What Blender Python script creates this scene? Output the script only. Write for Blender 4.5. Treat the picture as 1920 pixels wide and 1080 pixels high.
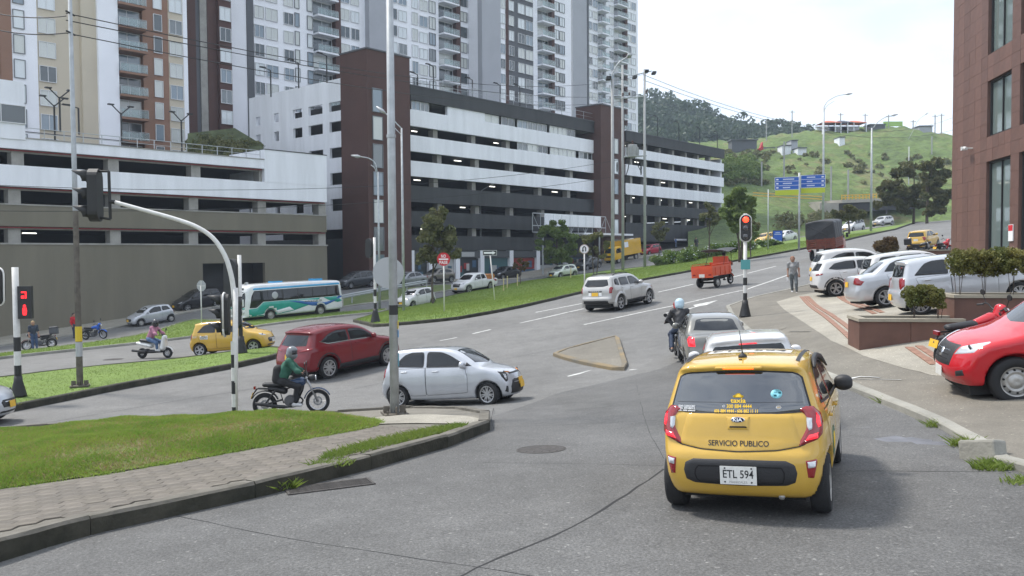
import bpy, bmesh, math, random
import numpy as np
from mathutils import Vector, Matrix
from mathutils.bvhtree import BVHTree
from mathutils.geometry import delaunay_2d_cdt

# ------------------------------------------------------------------ camera, sky, sun, exposure
scn = bpy.context.scene
for o in list(bpy.data.objects): bpy.data.objects.remove(o)
COL = scn.collection
FPX, PITCH, ROLL, CZ = 1600.0, math.radians(-2.15), math.radians(0.4), 2.5
cam_d = bpy.data.cameras.new('camera'); cam = bpy.data.objects.new('camera', cam_d); COL.objects.link(cam)
cam_d.sensor_width = 36.0; cam_d.lens = 36.0*FPX/1920.0; cam_d.clip_end = 6000; cam_d.clip_start = 0.1
_fw = Vector((0, math.cos(PITCH), math.sin(PITCH))); _up0 = Vector((1,0,0)).cross(_fw)
_rt = Vector((1,0,0))*math.cos(ROLL) - _up0*math.sin(ROLL); _up = _rt.cross(_fw)
mw = Matrix((_rt, _up, -_fw)).transposed().to_4x4(); mw.translation = (0,0,CZ); cam.matrix_world = mw
scn.camera = cam
scn.render.resolution_x, scn.render.resolution_y = 1024, 576

SUN_EL, SUN_AZ = math.radians(58), math.radians(-62)      # azimuth from +Y towards +X
world = bpy.data.worlds.new('World'); scn.world = world; world.use_nodes = True
wn, wl = world.node_tree.nodes, world.node_tree.links
wn.clear()
wo = wn.new('ShaderNodeOutputWorld'); bg = wn.new('ShaderNodeBackground'); wl.new(bg.outputs[0], wo.inputs[0])
sky = wn.new('ShaderNodeTexSky'); sky.sky_type = 'NISHITA'; sky.sun_disc = False
sky.sun_elevation = SUN_EL; sky.sun_rotation = SUN_AZ; sky.altitude = 2000; sky.dust_density = 2.0; sky.ozone_density = 2.0
tcw = wn.new('ShaderNodeTexCoord'); mp = wn.new('ShaderNodeMapping'); mp.inputs['Scale'].default_value = (1.0,1.0,2.6)
nz = wn.new('ShaderNodeTexNoise'); nz.inputs['Scale'].default_value = 2.1; nz.inputs['Detail'].default_value = 7; nz.inputs['Roughness'].default_value = .55
rp = wn.new('ShaderNodeValToRGB'); rp.color_ramp.elements[0].position = .34; rp.color_ramp.elements[0].color=(.45,.45,.45,1)
rp.color_ramp.elements[1].position = .60; rp.color_ramp.elements[1].color=(1,1,1,1)
mx = wn.new('ShaderNodeMix'); mx.data_type = 'RGBA'; mx.inputs['B'].default_value = (7.0,7.6,8.5,1)
wl.new(tcw.outputs['Generated'], mp.inputs['Vector']); wl.new(mp.outputs[0], nz.inputs['Vector']); wl.new(nz.outputs[0], rp.inputs[0])
wl.new(rp.outputs[0], mx.inputs['Factor']); wl.new(sky.outputs[0], mx.inputs['A']); wl.new(mx.outputs['Result'], bg.inputs[0])
bg.inputs[1].default_value = 0.125

sun_d = bpy.data.lights.new('sun', 'SUN'); sun = bpy.data.objects.new('sun', sun_d); COL.objects.link(sun)
sun_d.energy = 2.9; sun_d.angle = math.radians(9); sun_d.color = (1.0,.95,.88)
_sd = Vector((math.sin(SUN_AZ)*math.cos(SUN_EL), math.cos(SUN_AZ)*math.cos(SUN_EL), math.sin(SUN_EL)))
sun.rotation_euler = _sd.to_track_quat('Z','Y').to_euler()
vs = scn.view_settings; vs.view_transform = 'Standard'; vs.look = 'None'; vs.gamma = 1.0; vs.exposure = 0.66; vs.use_curve_mapping = False
scn.render.engine = 'CYCLES'

# ------------------------------------------------------------------ helpers
RND = random.Random(7); NR = np.random.default_rng(7)
R = math.radians
def lin(c):
    return tuple(((x/255)/12.92 if x/255 <= .04045 else ((x/255+.055)/1.055)**2.4) for x in c)
MATS = {}
def mat(name, col=(.5,.5,.5), rough=.6, metal=0.0, coat=0.0, emit=None, estr=0.0, var=0.0, vscale=8.0, bump=0.0, bscale=60.0, col2=None, spec=.5, trans=0.0, coords='Object', dirt=None, stretch=None, trl=0.0):
    if name in MATS: return MATS[name]
    m = bpy.data.materials.new(name); m.use_nodes = True; MATS[name] = m
    nt = m.node_tree; b = nt.nodes['Principled BSDF']
    b.inputs['Base Color'].default_value = (*col,1); b.inputs['Roughness'].default_value = rough; b.inputs['Metallic'].default_value = metal
    b.inputs['Coat Weight'].default_value = coat; b.inputs['Coat Roughness'].default_value = .04; b.inputs['Specular IOR Level'].default_value = spec
    b.inputs['Transmission Weight'].default_value = trans
    if emit: b.inputs['Emission Color'].default_value = (*emit,1); b.inputs['Emission Strength'].default_value = estr
    N = nt.nodes.new; Lk = nt.links.new
    if trl:
        t_=N('ShaderNodeBsdfTranslucent'); ms_=N('ShaderNodeMixShader'); ms_.inputs[0].default_value=trl; Lk(b.outputs[0],ms_.inputs[1]); Lk(t_.outputs[0],ms_.inputs[2]); Lk(ms_.outputs[0],nt.nodes['Material Output'].inputs[0])
    if var or bump or col2:
        tc = N('ShaderNodeTexCoord')
        if var or col2:
            n1 = N('ShaderNodeTexNoise'); n1.inputs['Scale'].default_value = vscale; n1.inputs['Detail'].default_value = 6; n1.inputs['Roughness'].default_value = .62
            mpn = N('ShaderNodeMapping'); mpn.inputs['Scale'].default_value = stretch or (1,1,1); Lk(tc.outputs[coords], mpn.inputs['Vector']); Lk(mpn.outputs[0], n1.inputs['Vector'])
            r = N('ShaderNodeValToRGB'); r.color_ramp.elements[0].position = .32; r.color_ramp.elements[1].position = .70
            c2 = col2 if col2 else tuple(min(1,x*(1+var)) for x in col)
            c1 = col if col2 else tuple(x*(1-var) for x in col)
            r.color_ramp.elements[0].color = (*c1,1); r.color_ramp.elements[1].color = (*c2,1)
            Lk(n1.outputs[0], r.inputs[0]); Lk(r.outputs[0], b.inputs['Base Color'])
            if trl: Lk(r.outputs[0], t_.inputs[0])
        if bump:
            n2 = N('ShaderNodeTexNoise'); n2.inputs['Scale'].default_value = bscale; n2.inputs['Detail'].default_value = 4
            Lk(tc.outputs[coords], n2.inputs['Vector'])
            bm_ = N('ShaderNodeBump'); bm_.inputs['Strength'].default_value = bump; bm_.inputs['Distance'].default_value = .02
            Lk(n2.outputs[0], bm_.inputs['Height']); Lk(bm_.outputs[0], b.inputs['Normal'])
    return m
def paint(name, col, metal=0.0, rough=.5):
    return mat('paint_'+name, col, rough, metal, coat=1.0, var=.07, vscale=2.0, bump=0, spec=.2)

def link(o, parent=None, name=None):
    COL.objects.link(o)
    if parent is not None: o.parent = parent
    return o
def tag(o, label=None, cat=None, group=None, kind=None):
    if label: o['label'] = label
    if cat: o['category'] = cat
    if group: o['group'] = group
    if kind: o['kind'] = kind
    return o
def empty(name, loc=(0,0,0), label=None, cat=None, group=None, rz=0, M=None):
    o = bpy.data.objects.new(name, None); COL.objects.link(o); o.empty_display_size = .2
    if M is not None: o.matrix_world = M
    else: o.location = loc; o.rotation_euler = (0,0,rz)
    return tag(o, label, cat, group)
def meshobj(name, verts, faces, m, parent=None, smooth=False, midx=None):
    me = bpy.data.meshes.new(name); me.from_pydata([tuple(v) for v in verts], [], [tuple(f) for f in faces])
    for mm in (m if isinstance(m,(list,tuple)) else [m]): me.materials.append(mm)
    if midx is not None: me.polygons.foreach_set('material_index', midx)
    if smooth: me.polygons.foreach_set('use_smooth', [True]*len(me.polygons))
    me.update()
    return link(bpy.data.objects.new(name, me), parent)
def inst(name, src, parent=None, loc=(0,0,0), rot=(0,0,0), scale=(1,1,1)):
    o = bpy.data.objects.new(name, src.data if isinstance(src, bpy.types.Object) else src); COL.objects.link(o)
    o.parent = parent; o.location = loc; o.rotation_euler = rot; o.scale = scale
    return o
def children(o): return [c for c in bpy.data.objects if c.parent == o]
def copy_tree(o, kids=None, parent=None):
    c = o.copy(); COL.objects.link(c); c.parent = parent
    for k in o.children: copy_tree(k, None, c)
    return c

class G:
    """collects primitive shapes for ONE mesh"""
    def __init__(s): s.v=[]; s.f=[]; s.mi=[]
    def add(s, vs, fs, mi=0):
        n=len(s.v); s.v += [tuple(v) for v in vs]; s.f += [tuple(i+n for i in f) for f in fs]; s.mi += [mi]*len(fs); return s
    def box(s, c, d, rz=0, mi=0, M=None):
        hx,hy,hz = d[0]/2,d[1]/2,d[2]/2
        vs=[Vector((x,y,z)) for z in(-hz,hz) for y in(-hy,hy) for x in(-hx,hx)]
        if M is not None: vs=[M@v for v in vs]
        elif rz: q=Matrix.Rotation(rz,3,'Z'); vs=[q@v for v in vs]
        vs=[v+Vector(c) for v in vs]
        return s.add(vs,[(0,2,3,1),(4,5,7,6),(0,1,5,4),(2,6,7,3),(0,4,6,2),(1,3,7,5)],mi)
    def bx(s, x0,x1,y0,y1,z0,z1,mi=0): return s.box(((x0+x1)/2,(y0+y1)/2,(z0+z1)/2),(abs(x1-x0),abs(y1-y0),abs(z1-z0)),mi=mi)
    def tube(s, pts, rad, n=8, cap=True, mi=0):
        pts=[Vector(p) for p in pts]; k=len(pts)
        if not hasattr(rad,'__len__'): rad=[rad]*k
        vs=[]; prev=None
        for i,p in enumerate(pts):
            t=(pts[min(i+1,k-1)]-pts[max(i-1,0)]).normalized()
            if prev is None:
                a=Vector((0,0,1)) if abs(t.z)<.9 else Vector((1,0,0)); u=t.cross(a).normalized()
            else:
                u=(prev-t*prev.dot(t)).normalized()
            prev=u; w=t.cross(u)
            for j in range(n):
                an=2*math.pi*j/n; vs.append(p+(u*math.cos(an)+w*math.sin(an))*rad[i])
        fs=[(i*n+j,i*n+(j+1)%n,(i+1)*n+(j+1)%n,(i+1)*n+j) for i in range(k-1) for j in range(n)]
        if cap: fs+=[tuple(range(n-1,-1,-1)),tuple((k-1)*n+j for j in range(n))]
        return s.add(vs,fs,mi)
    def lathe(s, prof, n=24, M=None, mi=0, close=False, caps=True):
        """prof: (r,h) pairs, axis = local z"""
        vs=[];k=len(prof)
        for (r,h) in prof:
            for j in range(n):
                a=2*math.pi*j/n; v=Vector((r*math.cos(a),r*math.sin(a),h)); vs.append(M@v if M is not None else v)
        m=k if close else k-1
        fs=[(i*n+j,i*n+(j+1)%n,((i+1)%k)*n+(j+1)%n,((i+1)%k)*n+j) for i in range(m) for j in range(n)]
        if not close and caps: fs+=[tuple(range(n-1,-1,-1)),tuple((k-1)*n+j for j in range(n))]
        return s.add(vs,fs,mi)
    def prism(s, poly, h, M=None, mi=0):
        """poly (x,y) ccw, extruded 0..h along z, then M"""
        n=len(poly); vs=[Vector((x,y,z)) for z in(0,h) for x,y in poly]
        if M is not None: vs=[M@v for v in vs]
        return s.add(vs,[tuple(range(n-1,-1,-1)),tuple(range(n,2*n))]+[(i,(i+1)%n,n+(i+1)%n,n+i) for i in range(n)],mi)
    def obj(s, name, m, parent=None, smooth=False): return meshobj(name,s.v,s.f,m,parent,smooth,s.mi if isinstance(m,(list,tuple)) else None)
    def mesh(s, name, m, smooth=False):
        o=s.obj(name,m,None,smooth); me=o.data; bpy.data.objects.remove(o); return me
def auto_smooth(o, ang=35):
    me=o.data; bm=bmesh.new(); bm.from_mesh(me)
    for f in bm.faces: f.smooth=True
    for e in bm.edges:
        e.smooth = len(e.link_faces)==2 and e.calc_face_angle(0) < math.radians(ang)
    bm.to_mesh(me); bm.free(); return o

def cr(pts, n=8, closed=False):
    """Catmull-Rom through points, any dimension"""
    P=np.array(pts,float); k=len(P); out=[]
    rng=range(k) if closed else range(k-1)
    for i in rng:
        p1,p2=P[i],P[(i+1)%k]
        p0=P[i-1] if (closed or i>0) else 2*p1-p2
        p3=P[(i+2)%k] if (closed or i+2<k) else 2*p2-p1
        for j in range(n):
            t=j/n; out.append(.5*((2*p1)+(p2-p0)*t+(2*p0-5*p1+4*p2-p3)*t*t+(3*p1-p0-3*p2+p3)*t**3))
    if not closed: out.append(P[-1])
    return np.array(out)
def resample(P, step, closed=True):
    P=np.array(P,float); Q=np.vstack([P,P[:1]]) if closed else P
    d=np.r_[0,np.cumsum(np.linalg.norm(np.diff(Q,axis=0),axis=1))]
    n=max(3,int(round(d[-1]/step))); t=np.linspace(0,d[-1],n+1)
    out=np.stack([np.interp(t,d,Q[:,i]) for i in range(Q.shape[1])],1)
    return out[:-1] if closed else out
def inside(P, X, Y):
    P=np.asarray(P); r=np.zeros(np.shape(X),bool); j=len(P)-1
    for i in range(len(P)):
        xi,yi=P[i];xj,yj=P[j]
        c=((yi>Y)!=(yj>Y)) & (X < (xj-xi)*(Y-yi)/((yj-yi) if yj!=yi else 1e-12)+xi)
        r^=c; j=i
    return r
def segdist(P, X, Y, closed=True):
    P=np.asarray(P,float); D=np.full(np.shape(X),1e9); n=len(P)
    for i in range(n if closed else n-1):
        a=P[i];b=P[(i+1)%n];ab=b-a;L=ab@ab+1e-12
        t=np.clip(((X-a[0])*ab[0]+(Y-a[1])*ab[1])/L,0,1)
        D=np.minimum(D,(X-a[0]-t*ab[0])**2+(Y-a[1]-t*ab[1])**2)
    return np.sqrt(D)
def fill(P, step, jitter=0):
    """CDT mesh of polygon P with interior grid -> pts, faces, nb (first nb points are the boundary)"""
    P=np.asarray(P,float); lo,hi=P.min(0),P.max(0)
    gx=np.arange(lo[0]+step/2,hi[0],step); gy=np.arange(lo[1]+step/2,hi[1],step)
    if len(gx)*len(gy):
        X,Y=np.meshgrid(gx,gy); X=X.ravel();Y=Y.ravel()
        if jitter: X=X+NR.uniform(-jitter,jitter,X.shape)*step; Y=Y+NR.uniform(-jitter,jitter,Y.shape)*step
        k=inside(P,X,Y)&(segdist(P,X,Y)>.45*step); I=np.stack([X[k],Y[k]],1)
    else: I=np.zeros((0,2))
    A=np.vstack([P,I]); n=len(P)
    vo,eo,fo,ov,oe,of=delaunay_2d_cdt([Vector(p) for p in A],[(i,(i+1)%n) for i in range(n)],[],1,1e-6)
    return np.array([tuple(v) for v in vo]), [tuple(f) for f in fo], n

# ------------------------------------------------------------------ terrain: heights through surveyed points
def ray(u,v): return _fw + _rt*((u-960)/FPX) + _up*((540-v)/FPX)
def at(u,v,d):
    r=ray(u,v); return Vector((0,0,CZ))+r*(d/r.y)
_cp=[(1275,945,8.5),(1560,957,8.1),(1277,699,23.5),(1400,794,14),(740,764,21.5),(925,754,22.3),(620,712,27),(595,776,21.5),(375,667,38),(290,677,36),
 (265,612,64),(480,603,62),(640,592,66),(0,640,60),(400,566,76),(905,549,78),(1060,521,100),(775,537,86),(1310,463,138),(1110,583,38),(1222,571,41),
 (1330,539,43),(1530,488,66),(1720,466,68),(1490,550,40),(1565,558,35.5),(1397,595,33),(1651,577,27),(1725,594,22),(1612,659,19),(1905,757,13.5),
 (1850,868,9.6),(960,1075,6.7),(0,1040,7.8),(925,808,14.2),(740,781,18),(1762,414,130),(1590,451,85),(1610,432,122),(1662,423,145),(1440,458,108),(440,786,21.5),(0,690,34),(1150,488,118),(613,546,84)]
_P=[at(*c) for c in _cp]+[Vector((0,-6,.0)),Vector((-8,-6,.0)),Vector((9,-6,.1)),Vector((-45,20,-4.2)),Vector((-75,45,-7.5)),Vector((30,20,1.6)),Vector((40,45,2.6)),Vector((80,200,9.0)),Vector((20,190,5.5)),Vector((-40,130,1.0)),Vector((-75,85,-4.5)),Vector((110,150,9.5)),Vector((30,-6,1.5))]
_A=np.array([[p.x,p.y] for p in _P]); _Z=np.array([p.z for p in _P])
def _tk(r): return np.where(r>1e-9, r*r*np.log(np.maximum(r,1e-9)),0.0)
_n=len(_A); _K=_tk(np.linalg.norm(_A[:,None]-_A[None],axis=2))+np.eye(_n)*18.0
_Q=np.c_[np.ones(_n),_A]; _S=np.zeros((_n+3,_n+3)); _S[:_n,:_n]=_K; _S[:_n,_n:]=_Q; _S[_n:,:_n]=_Q.T
_w=np.linalg.solve(_S,np.r_[_Z,0,0,0])
def H(x,y):
    x=np.asarray(x,float); y=np.asarray(y,float); sh=x.shape; x=x.ravel();y=y.ravel(); out=np.empty(len(x))
    for i in range(0,len(x),20000):
        q=np.stack([x[i:i+20000],y[i:i+20000]],1)
        out[i:i+20000]=_tk(np.linalg.norm(q[:,None]-_A[None],axis=2))@_w[:_n]+_w[_n]+q@_w[_n+1:]
    return out.reshape(sh)
def Hf(x,y): return float(H(np.array([x]),np.array([y]))[0])
_ts=np.geomspace(3.5,420,700)
def ground(u,v,dz=0.0):
    r=ray(u,v); r=r/r.y; X=r.x*_ts; Y=_ts; Z=CZ+r.z*_ts
    d=Z-H(X,Y)-dz; k=np.where(d<0)[0]
    if len(k)==0: i=len(_ts)-1; return Vector((X[i],Y[i],Z[i]))
    i=k[0]
    if i==0: t=_ts[0]
    else: a,b=d[i-1],d[i]; t=_ts[i-1]+(_ts[i]-_ts[i-1])*a/(a-b)
    return Vector((r.x*t,t,CZ+r.z*t))
def gxy(pts,dz=0.0): return np.array([tuple(ground(u,v,dz))[:2] for u,v in pts])
def frame(x,y,head,dz=0.0,flat=False):
    """matrix: local +x = heading (deg clockwise from +Y), sitting on the slope"""
    h=R(head); fx,fy=math.sin(h),math.cos(h); e=.8
    if flat: F=Vector((fx,fy,0)); Lf=Vector((-fy,fx,0))
    else:
        F=Vector((2*e*fx,2*e*fy,Hf(x+e*fx,y+e*fy)-Hf(x-e*fx,y-e*fy))).normalized()
        Lf=Vector((-fy*2*e,fx*2*e,Hf(x-fy*e,y+fx*e)-Hf(x+fy*e,y-fx*e))).normalized()
    U=F.cross(Lf).normalized(); Lf=U.cross(F)
    m=Matrix((F,Lf,U)).transposed().to_4x4(); m.translation=(x,y,Hf(x,y)+dz); return m
def place(u,v,head,lx=0,ly=0,dz=0.0,flat=False):
    """frame whose local ground point (lx,ly) stands on the ground at photo position (u,v)"""
    p=ground(u,v,dz); h=R(head); fx,fy=math.sin(h),math.cos(h)
    return frame(p.x-lx*fx+ly*fy, p.y-lx*fy-ly*fx, head, dz, flat)
# ------------------------------------------------------------------ setting materials
def asphalt(name, base, speck=.62, patch=.20):
    m=bpy.data.materials.new(name); m.use_nodes=True; nt=m.node_tree; b=nt.nodes['Principled BSDF']; N=nt.nodes.new; L=nt.links.new
    tc=N('ShaderNodeTexCoord'); 
    def noise(sc,det=5,ro=.6):
        n=N('ShaderNodeTexNoise'); n.inputs['Scale'].default_value=sc; n.inputs['Detail'].default_value=det; n.inputs['Roughness'].default_value=ro; L(tc.outputs['Object'],n.inputs['Vector']); return n
    def ramp(src,a,b_,ca,cb):
        r=N('ShaderNodeValToRGB'); r.color_ramp.elements[0].position=a; r.color_ramp.elements[1].position=b_; r.color_ramp.elements[0].color=(*ca,1); r.color_ramp.elements[1].color=(*cb,1); L(src,r.inputs[0]); return r
    def mul(a,b_):
        x=N('ShaderNodeMix'); x.data_type='RGBA'; x.blend_type='MULTIPLY'; x.inputs['Factor'].default_value=1; L(a,x.inputs['A']); L(b_,x.inputs['B']); return x.outputs['Result']
    big=ramp(noise(.22,6).outputs[0],.3,.7,tuple(c*(1-patch) for c in base),tuple(c*(1+patch) for c in base))
    med=ramp(noise(1.6,7,.75).outputs[0],.3,.72,(.80,.80,.80),(1.14,1.14,1.14))
    fine=ramp(noise(42,3,.85).outputs[0],.36,.66,(1-speck*.62,)*3,(1+speck*.8,)*3)
    vo=N('ShaderNodeTexVoronoi'); vo.inputs['Scale'].default_value=42; L(tc.outputs['Object'],vo.inputs['Vector'])
    st=ramp(vo.outputs['Color'],.86,.96,(1,1,1),(1.9,1.9,1.86))
    c=mul(mul(mul(big.outputs[0],med.outputs[0]),fine.outputs[0]),st.outputs[0])
    L(c,b.inputs['Base Color']); b.inputs['Roughness'].default_value=.78; b.inputs['Specular IOR Level'].default_value=.35
    bp=N('ShaderNodeBump'); bp.inputs['Strength'].default_value=.35; bp.inputs['Distance'].default_value=.012; L(noise(70,3).outputs[0],bp.inputs['Height']); L(bp.outputs[0],b.inputs['Normal'])
    return m
M_ASPH=asphalt('asphalt',(.108,.107,.104)); M_ROAD2=asphalt('worn_concrete_road',(.152,.150,.144),.45,.16)
M_CONC=asphalt('concrete_paving',(.165,.152,.126),.25,.20); M_CONC2=asphalt('pale_concrete',(.29,.27,.225),.25,.22)
M_KERB=mat('kerb_face_moss_shade',(.016,.017,.010),.9,var=.5,vscale=2.5,bump=.6,bscale=25,col2=(.062,.057,.042)); M_KTOP=mat('kerb_top_worn',(.09,.083,.066),.9,vscale=3,bump=.5,bscale=25,col2=(.17,.155,.13))  # dark kerb face colour mixes moss with painted-in shade
M_KERB2=mat('kerb_pale',(.20,.195,.17),.9,var=.4,vscale=1.2,bump=.5,bscale=20,col2=(.33,.32,.28))
M_GRASS=mat('lawn',(.11,.165,.03),.9,vscale=1.1,bump=1.0,bscale=45,col2=(.155,.235,.045))
M_GRASSD=mat('rough_grass',(.075,.115,.03),.9,vscale=.6,bump=1.0,bscale=30,col2=(.135,.155,.05))
M_BLADE=mat('grass_blade',(.115,.195,.028),.6,vscale=.9,col2=(.225,.28,.055),trl=.4); M_BLADEM=mat('mound_blade',(.15,.265,.032),.6,vscale=1.3,col2=(.29,.37,.065),trl=.4); M_BLADE2=mat('dry_grass_blade',(.26,.22,.08),.7,vscale=2,col2=(.36,.29,.12),trl=.3)
M_SOIL=mat('soil',(.075,.055,.035),.95,var=.4,vscale=8,bump=.8,bscale=30)
M_WHITE_P=mat('road_paint_white',(.50,.50,.48),.7,var=.35,vscale=5,bump=.2)
M_YEL_P=mat('road_paint_yellow',(.13,.125,.11),.85,vscale=1.3,col2=(.24,.175,.085))
M_TERRA=mat('terracotta_tile',(.27,.15,.105),.8,var=.25,vscale=6,bump=.3)
M_JOINT=mat('joint_seal',(.02,.02,.021),.9)
M_PATCH=asphalt('patched_asphalt',(.105,.104,.10),.5,.2); M_STAIN=mat('oil_stain',(.115,.115,.125),.45,var=.35,vscale=3)
M_IRON=mat('cast_iron',(.07,.064,.060),.7,metal=.3,var=.35,vscale=14,bump=.6,bscale=40)
def struct(o): o['kind']='structure'; return o

# ------------------------------------------------------------------ ground, road sheets
def sheet(name,x0,x1,y0,y1,st,m,off=0):
    xs=np.arange(x0,x1+.01,st); ys=np.arange(y0,y1+.01,st); X,Y=np.meshgrid(xs,ys); Z=H(X,Y)+off
    nx=len(xs); f=[(j*nx+i,j*nx+i+1,(j+1)*nx+i+1,(j+1)*nx+i) for j in range(len(ys)-1) for i in range(nx-1)]
    return struct(meshobj(name,np.stack([X.ravel(),Y.ravel(),Z.ravel()],1),f,m,None,True))
_rd=sheet('road',-85,125,-14,205,1.5,M_ROAD2); _ST=resample(gxy([(-300,1180),(960,1300),(2300,1300),(1990,905),(1862,872),(1762,803),(1597,733),(1450,662),(1400,640),(1330,655),(1200,700),(1040,738),(940,775),(800,830),(300,960)]),.8)
_co=np.empty(len(_rd.data.vertices)*3); _rd.data.vertices.foreach_get('co',_co); _co=_co.reshape(-1,3); _k=inside(_ST,_co[:,0],_co[:,1])&(segdist(_ST,_co[:,0],_co[:,1])>.3); _co[_k,2]-=.12; _rd.data.vertices.foreach_set('co',_co.ravel()); _rd.data.update()
gb=G(); gb.add([(-3000,-600,-14),(3000,-600,-14),(3000,4500,-14),(-3000,4500,-14)],[(0,1,2,3)]); struct(gb.obj('ground',M_GRASSD))

def inset(P,w):
    P=np.asarray(P); n=len(P); a=np.sum(P[:,0]*np.roll(P[:,1],-1)-np.roll(P[:,0],-1)*P[:,1])
    d=np.roll(P,-1,0)-np.roll(P,1,0); d/=np.linalg.norm(d,axis=1)[:,None]+1e-9
    nrm=np.stack([-d[:,1],d[:,0]],1)*(1 if a>0 else -1)
    return P+nrm*w
def drape(name,P,off,m,step=1.0,bump=None,parent=None,st=True):
    V,F,nb=fill(P,step,.2); Z=H(V[:,0],V[:,1])+off
    if bump is not None: Z=Z+bump(V[:,0],V[:,1])
    F=[f if np.cross(V[f[1]]-V[f[0]],V[f[2]]-V[f[0]])>0 else f[::-1] for f in F]
    o=meshobj(name,np.c_[V,Z],F,m,parent,True)
    return struct(o) if st and parent is None else o
def kerb_ring(P,w,h,parent,m,name='kerb',drop=.06,wig=.0):
    P=np.asarray(P); Q=inset(P,w); P1=inset(P,.025); n=len(P)
    z0=H(P[:,0],P[:,1]); zq=H(Q[:,0],Q[:,1]); jt=NR.uniform(-wig,wig,n)
    vs=list(np.c_[P,z0-drop])+list(np.c_[P,z0+h-.025+jt])+list(np.c_[P1,z0+h+jt])+list(np.c_[Q,zq+h+jt])+list(np.c_[Q,zq-drop])
    fs=[]
    for k in range(4):
        for i in range(n): j=(i+1)%n; fs.append((k*n+i,k*n+j,(k+1)*n+j,(k+1)*n+i))
    return meshobj(name,vs,fs,m,parent)
def median(name,px,h=.15,w=.16,m=M_GRASS,km=M_KERB2,step=1.0,seg=.8,bump=None,xy=None,smooth=4):
    P=xy if xy is not None else gxy(px); P=cr(P,smooth,True) if smooth else P; P=resample(P,seg)
    o=drape(name,inset(P,w*.8),h-.02,m,step,bump); kerb_ring(P,w,h,o,km,wig=.006); return o,P

drape('street_asphalt',_ST,.004,M_ASPH,.7)
for px in ([(1040,742),(1130,735),(1150,762),(1060,772)],[(560,700),(640,690),(660,705),(585,718)]): drape('repair_patch',resample(gxy(px),.3),.007,M_PATCH,.6)
# median strips, named after what grows on them
M3=[(662,604),(700,614),(780,608),(857,600),(920,589),(980,577),(1040,563),(1093,550),(1160,536),(1211,525),(1294,510),(1376,491),(1450,478),(1511,467),(1550,459),(1590,451),(1680,431),(1762,414),
    (1764,408),(1680,424),(1590,437),(1511,446),(1462,453),(1410,462),(1330,480),(1240,498),(1147,508),(1033,521),(950,536),(873,551),(800,567),(743,579),(700,592)]
def md_bump(P):
    def f(x,y):
        d=segdist(P,x,y); return .10*np.clip(d/2.5,0,1)
    return f
P3=resample(gxy(M3),.9)
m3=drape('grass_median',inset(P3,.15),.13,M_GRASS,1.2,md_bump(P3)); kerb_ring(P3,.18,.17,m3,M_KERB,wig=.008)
M1=[(-60,789),(0,777),(100,757),(200,736),(320,713),(440,691),(500,678),(535,668),(535,659),(500,656),(440,665),(320,681),(200,692),(100,703),(0,716),(-60,722)]
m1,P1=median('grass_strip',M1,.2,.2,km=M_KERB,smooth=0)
M2=[(-60,683),(0,674),(120,661),(250,647),(362,634),(430,622),(500,611),(570,602),(640,594),(725,585),(725,581),(640,587),(560,594),(480,604),(430,604),(362,601),(333,609),(247,634),(153,648),(0,667),(-60,674)]
m2,P2=median('narrow_grass_strip',M2,.15,.18,smooth=0)
M4=[(640,577),(720,566),(800,553),(873,541),(873,537),(833,535),(740,544),(640,556)]
m4,P4=median('roadside_verge',M4,.12,.18,m=M_GRASSD,smooth=0)
# pavement in front of the two car parks (far side)
PV=[(-60,660),(0,650),(150,628),(300,598),(420,574),(620,546),(760,531),(930,527),(1100,503),(1200,486),(1310,464),(1360,452),(1345,446),(1250,448),(1120,478),(950,500),(780,520),(620,528),(420,560),(250,590),(0,628),(-60,640)]
pv=drape('far_pavement',resample(gxy(PV),1.2),.10,M_CONC2,1.6); kerb_ring(resample(gxy(PV),1.2),.15,.12,pv,M_KERB2)

# near corner island: paved walk, kerb stones, grass mound, pale concrete nose
ISL=[(-420,1150),(-150,1078),(0,1040),(260,984),(520,925),(650,893),(780,858),(870,829),(915,810),(928,798),(915,786),(880,779),(810,776),(740,777),(640,784),(440,787),(200,802),(0,816),(-200,836),(-500,870)]
PI_=resample(cr(gxy(ISL),4,True),.35)
isl=drape('corner_pavement',inset(PI_,.12),.15,M_CONC,.5)
# individual kerb stones along the whole edge
Pk=resample(PI_,1.8); Qk=inset(Pk,.2)
for i in range(len(Pk)):
    a,b,c,d=Pk[i],Pk[(i+1)%len(Pk)],Qk[(i+1)%len(Pk)],Qk[i]
    g=.005; t=(b-a)/np.linalg.norm(b-a); a=a+t*g; b=b-t*g; c=c-t*g; d=d+t*g
    hh=.195+NR.uniform(-.012,.012); vs=[]; sub=6
    for s in range(sub+1):
        k=s/sub; p=a*(1-k)+b*k; q=d*(1-k)+c*k; zp=Hf(*p); zq=Hf(*q); p1=p*.88+q*.12
        w=NR.uniform(-.006,.006,3)
        vs+=[(*p,zp-.05),(p[0],p[1],zp+hh-.03+w[0]),(*p1,zp+hh+w[1]),(*q,zq+hh+w[2]),(*q,zq-.05)]
    fs=[(s*5+e,(s+1)*5+e,(s+1)*5+e+1,s*5+e+1) for s in range(sub) for e in range(4)]+[(0,1,2,3,4),tuple(sub*5+e for e in (4,3,2,1,0))]
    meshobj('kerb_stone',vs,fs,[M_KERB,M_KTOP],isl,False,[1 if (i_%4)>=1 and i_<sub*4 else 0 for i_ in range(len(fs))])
MOUND=[(-420,960),(-150,938),(0,917),(200,889),(400,855),(560,826),(660,808),(712,797),(690,789),(640,787),(440,791),(200,806),(0,820),(-200,842),(-420,866)]
PM=resample(cr(gxy(MOUND,.15),4,True),.4)
def mound_h(x,y):
    d=segdist(PM,x,y); n=.03*np.sin(x*2.1+y*.7)+.025*np.sin(y*2.9-x*1.3)+.015*np.sin(x*5.1+y*4.3)
    return .32*(1-np.exp(-d/.9))+n*np.clip(d/.5,0,1)
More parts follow.
